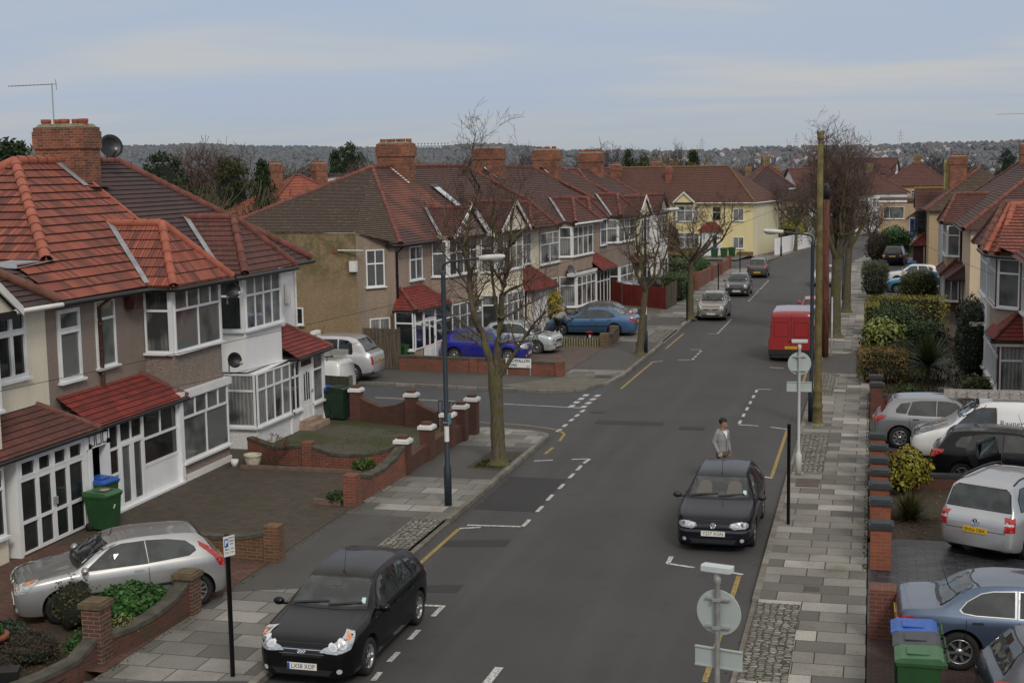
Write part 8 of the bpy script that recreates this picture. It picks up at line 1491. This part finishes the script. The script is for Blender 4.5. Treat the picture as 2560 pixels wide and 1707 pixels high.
cover('fallen_leaves', 'fallen leaves and litter on the right garden bed', rect(.3, 31.3, 5, 36), 900, .04, dead, 8, .14, 0, 'leaves'); cover('fallen_leaves', 'dead leaves in the foreground bed', [(-15.8, 18.4), (-13.2, 21)], 700, .035, dead, 9, .15, 0, 'leaves'); cover('grass', 'rough winter growth in the palm garden', rect(.4, 47, 4.2, 70), 9000, .05, leafmat('rough_growth', (.025, .03, .01), (.07, .06, .025), .9, 1.), 10, .03, .22); cover('fallen_leaves', 'scattered leaves in the left gutter', rect(-9.72, 20, -9.5, 60), 260, .03, dead, 12, .012, 0, 'leaves'); cover('fallen_leaves', 'scattered leaves in the right gutter', rect(-2.5, 18, -2.18, 60), 200, .03, dead, 13, .012, 0, 'leaves')
# ------------------------------------------------------------------ far hillside: woods, houses
haze_roof = plain('far_roof', (.15, .125, .13), .9, var=.3, scale=.2); haze_wall = plain('far_white_wall', (.50, .51, .53), .9, var=.1, scale=.2); haze_wall2 = plain('far_grey_wall', (.30, .30, .32), .9, var=.15, scale=.2); wood_f = shader('far_woodland', lambda g: (lambda gi: (g.col(g.mix(gi.outputs['Random Per Island'], (.12, .135, .155), (.155, .163, .178))), g.set('Roughness', 1.), g.set('Specular IOR Level', 0.)))(g.N('ShaderNodeNewGeometry'))); wood_n = shader('near_woodland', lambda g: (lambda gi: (g.col(g.mix(gi.outputs['Random Per Island'], (.065, .07, .068), (.105, .10, .095))), g.set('Roughness', 1.), g.set('Specular IOR Level', 0.)))(g.N('ShaderNodeNewGeometry')))  # distance haze is painted into the far walls, roofs and woods
rng = random.Random(99)
def blobs(name, label, n, d0, d1, a0, a1, s0, s1, mat, crest=False, keep=None):
    b = MB()
    for _ in range(n):
        a = R(rng.uniform(a0, a1)); d = rng.uniform(d0, d1); x, y = math.sin(a) * d, math.cos(a) * d
        if keep and not keep(math.degrees(a), d): continue
        z = terrain(x, y); s = rng.uniform(s0, s1); c_ = V((x, y, z + s * .32)); rows = []; ph = rng.uniform(0, 6)
        for i, t in enumerate((.05, .55, 1.0, 1.5, 2.1)): rows.append([c_ + V((math.sin(t) * math.cos(k * 1.047 + ph) * s * .55 * rng.uniform(.75, 1.2), math.sin(t) * math.sin(k * 1.047 + ph) * s * .55 * rng.uniform(.75, 1.2), math.cos(t) * s * .62 * rng.uniform(.8, 1.15))) for k in range(6)])
        b.grid(rows, 0, True, False)
    return b.build(name, mat, None, label=label, cat='woodland', kind='stuff')
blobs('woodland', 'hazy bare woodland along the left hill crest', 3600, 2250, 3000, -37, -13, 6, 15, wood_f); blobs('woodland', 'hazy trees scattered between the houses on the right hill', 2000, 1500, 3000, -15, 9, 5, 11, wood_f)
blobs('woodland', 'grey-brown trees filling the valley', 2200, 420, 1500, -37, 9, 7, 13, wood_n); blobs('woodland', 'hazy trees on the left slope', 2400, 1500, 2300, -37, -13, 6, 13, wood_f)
def hmesh(w, d, h, rh, wm, rm):
    b = MB(); b.box((-w / 2, -d / 2, -6), (w / 2, d / 2, h), 0)
    for s in (1, -1): b.poly([(-w / 2 - .4, s * (d / 2 + .4), h), (w / 2 + .4, s * (d / 2 + .4), h), (w / 2 + .4, 0, h + rh), (-w / 2 - .4, 0, h + rh)], 1); b.poly([(s * w / 2, -d / 2, h), (s * w / 2, d / 2, h), (s * w / 2, 0, h + rh)], 0)
    return b.mesh('hill_house', [wm, rm])
HM = [hmesh(9, 8, 5.5, 3.6, haze_wall, haze_roof), hmesh(14, 8, 5.5, 3.4, haze_wall, haze_roof), hmesh(8, 9, 5, 4, haze_wall2, haze_roof), hmesh(22, 9, 5.5, 3.6, haze_wall, haze_roof)]
for i in range(270):
    while True:
        a = rng.gauss(-3, 5.6); d = rng.uniform(1250, 2900)
        if -15 < a < 8.5: break
    if i >= 240: a = rng.uniform(-33, -15); d = rng.uniform(1300, 2400)
    x, y = math.sin(R(a)) * d, math.cos(R(a)) * d; o = bpy.data.objects.new('hill_house', HM[rng.choice((0, 0, 1, 2, 3))]); C.objects.link(o); o.location = (x, y, terrain(x, y)); o.rotation_euler = (0, 0, rng.choice((0, 0, 1.57)) + rng.uniform(-.3, .3)); tag(o, 'tiny pale house with a dull roof on the hazy hillside', 'house', 'houses on the distant hillside')
for S, y0, wpx, d, hh, lb in ((1845, 398, 175, 1150, 9, 'long row of white flats under the right hill'), (330, 386, 60, 900, 8, 'pale flat-roofed works left of the twin-topped evergreen'), (770, 384, 16, 1500, 20, 'pinkish tower block in the left woods'), (1285, 402, 60, 620, 7, 'white sheds between the terrace chimneys'), (1235, 408, 40, 640, 6, 'white shed left of the sheds'), (2320, 362, 60, 1900, 9, 'long pale building on the right hill')):
    a = math.atan((S - 1280) / 3450) - R(14.6844)
    for d in range(700, 2900, 20):
        x, y = math.sin(a) * d, math.cos(a) * d; w_ = wpx / 3450 * d; zt = topz(S, y0, d)
        if terrain(x, y) + hh * .9 >= zt: break; o = thing('distant_building', lb, 'building', (x, y, 0), -a); b = MB(); b.box((-w_ / 2, -6, terrain(x, y) - 3), (w_ / 2, 6, zt)); b.build('wall', haze_wall if 'pink' not in lb else plain('far_pink', (.30, .22, .21), .9), o); b = MB(); b.box((-w_ / 2 - .5, -6.5, zt), (w_ / 2 + .5, 6.5, zt + .8)); b.build('roof', haze_roof if 'flats' in lb else haze_wall2, o)
    b = MB(); n = max(3, int(w_ / 4))
    for i in range(n):
        for zz in (zt - 2.2, zt - 5): b.box((-w_ / 2 + (i + .3) * w_ / n, -6.1, zz - .7), (-w_ / 2 + (i + .7) * w_ / n, -5.95, zz + .7))
    b.build('window_band', plain('far_windows', (.10, .11, .13), .6), o)
for S, d in ((1758, 2600), (1992, 2600), (2250, 2700)):
    a = math.atan((S - 1280) / 3450) - R(14.6844); x, y = math.sin(a) * d, math.cos(a) * d; z = terrain(x, y); o = thing('pylon', 'faint electricity pylon on the skyline', 'pylon', (x, y, z), 0, 'pylons on the skyline'); b = MB()
    for q in (1, -1): b.tube([(q * 4, 0, 0), (q * 1.2, 0, 22), (0, 0, 34)], .28, 4)
    for zz, w_ in ((18, 6), (23, 7), (28, 5)): b.tube([(-w_, 0, zz), (w_, 0, zz)], .22, 4)
    b.build('lattice', haze_wall2, o)
# ------------------------------------------------------------------ people
skin = plain('skin', (.36, .19, .13), .55, var=.12, scale=9); hair_m = plain('black_hair', (.008, .007, .007), .7, var=.3, scale=40, bump=.5, bscale=120); hood_m = plain('grey_hoodie', (.25, .255, .26), .95, var=.14, scale=9, bump=.4, bscale=30); tee = plain('white_tshirt', (.66, .67, .72), .9, var=.05); trou = plain('olive_grey_trousers', (.11, .105, .09), .95, var=.25, scale=10); jog = plain('grey_side_panel', (.20, .20, .205), .9)
def fuse(parts, voxel, name, mat, parent, smooth=4):
    b = MB()
    for p in parts: b.add(p)
    me = b.mesh(name, mat); q = bmesh.new(); q.from_mesh(me); bmesh.ops.remove_doubles(q, verts=q.verts, dist=1e-4); bmesh.ops.holes_fill(q, edges=[e for e in q.edges if e.is_boundary]); bmesh.ops.recalc_face_normals(q, faces=q.faces); q.to_mesh(me); q.free()
    o = bpy.data.objects.new(name, me); C.objects.link(o); m = o.modifiers.new('r', 'REMESH'); m.mode = 'VOXEL'; m.voxel_size = voxel; m.use_smooth_shade = True
    s = o.modifiers.new('s', 'SMOOTH'); s.iterations = smooth; s.factor = .5; bpy.context.view_layer.update()
    nm = bpy.data.meshes.new_from_object(o.evaluated_get(bpy.context.evaluated_depsgraph_get())); o.modifiers.clear(); o.data = nm; o.parent = parent
    if not nm.materials: nm.materials.append(mat)
    return o
def cap(pts, rad, n=12):
    b = MB(); P = [V(p) for p in pts]; b.tube(P, rad, n, 0, True)
    for p, r in ((P[0], rad[0]), (P[-1], rad[-1])): b.ball(p, r, n)
    return b
def rings(rows, n=18):
    b = MB(); b.grid([[V((cx + rx * math.cos(k * 6.2832 / n), cy + ry * math.sin(k * 6.2832 / n), z)) for k in range(n)] for z, cx, cy, rx, ry in rows], 0, True); f, l = rows[0], rows[-1]
    for z, cx, cy, rx, ry in (f, l): b.poly([V((cx + rx * math.cos(k * 6.2832 / n), cy + ry * math.sin(k * 6.2832 / n), z)) for k in range(n)])
    return b
def el(c_, r, s): b = MB(); b.ball(c_, r, 16, 0, s); return b
def hand(w, d, side, curl=.6, up=V((0, 0, 1))):
    """palm and five fingers from wrist w along d; side = thumb direction"""
    d = V(d).normalized(); s = V(side); s = (s - d * s.dot(d)).normalized(); n = d.cross(s); out = []; w = V(w)
    b = MB(); rows = []
    for t, a, c_ in ((0, .026, .018), (.03, .036, .017), (.07, .042, .015), (.09, .040, .013)): rows.append([w + d * t + s * a * math.cos(k * .628) + n * c_ * math.sin(k * .628) for k in range(10)])
    b.grid(rows, 0, True); b.poly(rows[0]); b.poly(rows[-1]); out.append(b)
    for i, (o_, l_) in enumerate(((.030, .070), (.010, .080), (-.010, .075), (-.029, .058))):
        p = w + d * .085 + s * o_; q = d.copy(); P = [p]; 
        for j, f in enumerate((.45, .32, .23)): q = (q * math.cos(curl * (.5 + .3 * j)) + n * math.sin(curl * (.5 + .3 * j))).normalized(); p = p + q * l_ * f; P.append(p)
        out.append(cap(P, [.010, .0095, .0085, .0075], 8))
    p = w + d * .03 + s * .03; out.append(cap([p, p + (s * .8 + d * .6).normalized() * .035, p + (s * .8 + d * .6).normalized() * .035 + (d + n * .5 * curl).normalized() * .035], [.013, .011, .009], 8)); return out
def head(c_, yaw=0., pitch=0.):
    """head centred at c_, facing local +x"""
    M = Matrix.Translation(V(c_)) @ Matrix.Rotation(yaw, 4, 'Z') @ Matrix.Rotation(pitch, 4, 'Y'); P = [el((-.012, 0, .03), .1, (.98, .78, 1.0)), el((.02, 0, -.035), .078, (.92, .80, 1.1)), el((.045, 0, -.09), .038, (.95, 1.0, .75)), cap([(.088, 0, .015), (.112, 0, -.03)], [.010, .016], 8), el((.085, 0, -.068), .022, (.7, 1.3, .42)), el((.072, .034, .022), .016, (.8, 1.3, .6)), el((.072, -.034, .022), .016, (.8, 1.3, .6)), el((-.005, .083, -.012), .026, (.7, .35, 1.2)), el((-.005, -.083, -.012), .026, (.7, .35, 1.2))]
    out = []
    for p in P: q = MB(); q.add(p, M); out.append(q)
    return out, M
man = thing('person', 'man in a grey hoodie and white T-shirt standing in the road behind the navy car', 'person', (-3.78, 36.35, 0), R(-38))
hd, HMx = head((.03, 0, 1.655), R(30), R(14)); wr_ = (.10, -.25, .93); wl_ = (.02, .26, .90)
body_p = hd + [cap([(0, 0, 1.42), (.015, 0, 1.58)], [.062, .056]), rings([(.90, 0, 0, .11, .155), (1.05, 0, 0, .10, .14), (1.25, 0, 0, .115, .165), (1.40, 0, 0, .10, .17), (1.46, 0, 0, .06, .09)])]
for s, el_, w_ in ((-1, (-.07, -.245, 1.17), wr_), (1, (-.05, .25, 1.16), wl_)): body_p += [cap([(0, s * .18, 1.41), el_], [.052, .042]), cap([el_, w_], [.042, .028])]
for s in (1, -1): body_p += [cap([(0, s * .085, .92), (.02, s * .095, .50)], [.085, .056]), cap([(.02, s * .095, .50), (-.02, s * .10, .08)], [.055, .036]), cap([(-.04, s * .10, .045), (.13, s * .115, .035)], [.042, .036])]
body_p += hand(wr_, (.35, .1, -1), (.5, .85, .2), .85) + hand(wl_, (.1, 0, -1), (1, .1, 0), .5)
fuse(body_p, .0075, 'body', skin, man, 3)
hoo = [rings([(.90, 0, 0, .135, .18), (.94, 0, 0, .14, .182), (1.05, 0, 0, .13, .17), (1.25, .0, 0, .138, .19), (1.38, -.005, 0, .125, .20), (1.45, -.01, 0, .085, .14), (1.475, -.02, 0, .07, .09)])]
for s, el_, w_ in ((-1, V((-.07, -.245, 1.17)), V(wr_)), (1, V((-.05, .25, 1.16)), V(wl_))): hoo += [cap([(-.005, s * .175, 1.40), tuple(el_)], [.074, .06]), cap([tuple(el_), tuple(el_.lerp(w_, .96))], [.06, .042])]
hoo.append(cap([(-.075, -.10, 1.45), (-.125, 0, 1.44), (-.075, .10, 1.45)], [.045, .06, .045]))
for s in (1, -1): hoo.append(cap([(-.06, s * .095, 1.47), (.04, s * .085, 1.46), (.115, s * .045, 1.36)], [.03, .028, .02]))
fuse(hoo, .010, 'hoodie', hood_m, man, 3)
b = MB(); b.grid([[V((.085, -.075, 1.46)), V((.10, 0, 1.465)), V((.085, .075, 1.46))], [V((.132, -.05, 1.40)), V((.138, 0, 1.40)), V((.132, .05, 1.40))], [V((.150, -.02, 1.31)), V((.152, 0, 1.31)), V((.150, .02, 1.31))], [V((.150, -.003, 1.26)), V((.151, 0, 1.26)), V((.150, .003, 1.26))]], 0, False); b.build('t_shirt', tee, man)
b = MB(); b.tube([(.151, 0, 1.26), (.152, 0, 1.1), (.150, 0, .92)], .006, 5); b.build('zip', greyplastic, man)
tr_ = [rings([(.80, .0, 0, .135, .19), (.90, 0, 0, .13, .175), (.96, 0, 0, .125, .168)])]
for s in (1, -1): tr_ += [cap([(0, s * .09, .86), (.025, s * .10, .50)], [.105, .08]), cap([(.025, s * .10, .50), (-.015, s * .105, .13)], [.08, .066])]
fuse(tr_, .012, 'trousers', trou, man, 3)
sh = []
for s in (1, -1): sh.append(cap([(-.05, s * .105, .045), (.05, s * .11, .05), (.16, s * .12, .038)], [.05, .052, .04]))
fuse(sh, .012, 'shoes', whitep, man, 2)
hr = MB(); k = MB(); k.ball((-.022, 0, .052), .106, 18, 0, (1.0, .82, .98)); k.v = [p for p in k.v]
rowsf = []; 
for f, u in zip(k.f, k.uv):
    c_ = sum((k.v[i] for i in f), V((0, 0, 0))) / len(f)
    if c_.z > .075 - .0 or (c_.x < .005 and c_.z > -.01): hr.poly([k.v[i] + (k.v[i] - V((-.02, 0, .03))) * .06 for i in f], 0, None, True)
q = MB(); q.add(hr, HMx); q.build('hair', hair_m, man)
wrp = thing('food_wrapper', 'orange and white food wrapper in the hoodie man\'s hand', 'wrapper', (0, 0, 0)); Mm = Matrix.Translation((-3.78, 36.35, 0)) @ Matrix.Rotation(R(-38), 4, 'Z'); rng = random.Random(4); b = MB()
for i in range(14): p = V((.155, -.235, .86)); leafquads(b, rng, p, 2, .05, .07, i % 2, (1, 1, 1), 0, .9)
bb = MB(); bb.add(b, Mm); bb.build('wrapper', [plain('wrapper_white', (.6, .58, .55), .7), plain('wrapper_orange', (.55, .12, .03), .6)], wrp)
# person bent over the blue saloon
wm = thing('person', 'person in a grey top bending over the blue saloon to wash it', 'person', (-15.35, 67.75, gz(68) + .11), R(62))
hd2, HM2 = head((.62, -.02, 1.12), 0., R(55)); bp_ = hd2 + [cap([(.42, 0, 1.12), (.57, 0, 1.13)], [.06, .055]), cap([(0, 0, .92), (.18, 0, 1.05), (.40, 0, 1.12)], [.145, .15, .15])]
for s, e_, w_ in ((1, (.48, .24, .88), (.72, .22, .88)), (-1, (.46, -.24, .86), (.70, -.20, .84))): bp_ += [cap([(.36, s * .17, 1.11), e_], [.055, .045]), cap([e_, w_], [.042, .028])] + hand(w_, (1, 0, -.2), (0, -s, .5), .5)
for s in (1, -1): bp_ += [cap([(-.02, s * .09, .90), (.05, s * .11, .48)], [.10, .065]), cap([(.05, s * .11, .48), (-.05, s * .12, .08)], [.06, .04]), cap([(-.06, s * .12, .045), (.12, s * .13, .04)], [.045, .038])]
fuse(bp_, .012, 'body', skin, wm, 3)
tp_ = [cap([(.02, 0, .96), (.18, 0, 1.06), (.40, 0, 1.13)], [.165, .175, .165])] + [cap([(.36, s * .17, 1.12), (.48, s * .24, .88), (.66, s * .22, .87)], [.075, .06, .045]) for s in (1, -1)]
fuse(tp_, .014, 'jumper', hood_m, wm, 3); fuse([cap([(-.02, s * .09, .90), (.05, s * .11, .48)], [.12, .085]) for s in (1, -1)] + [cap([(.05, s * .11, .48), (-.05, s * .12, .26)], [.085, .07]) for s in (1, -1)] + [el((0, 0, .92), .17, (1, 1.05, .8))], .014, 'trousers', blackp, wm, 3)
fuse([cap([(-.05, s * .12, .28), (-.05, s * .12, .1)], [.075, .065]) for s in (1, -1)] + [cap([(-.06, s * .12, .05), (.13, s * .13, .045)], [.06, .048]) for s in (1, -1)], .014, 'boots', creamp, wm, 2)
k = MB(); k.ball((-.03, 0, .05), .115, 14, 0, (1, .85, 1)); q = MB(); q.add(k, HM2); q.build('hair', plain('brown_hair', (.045, .025, .015), .8), wm)
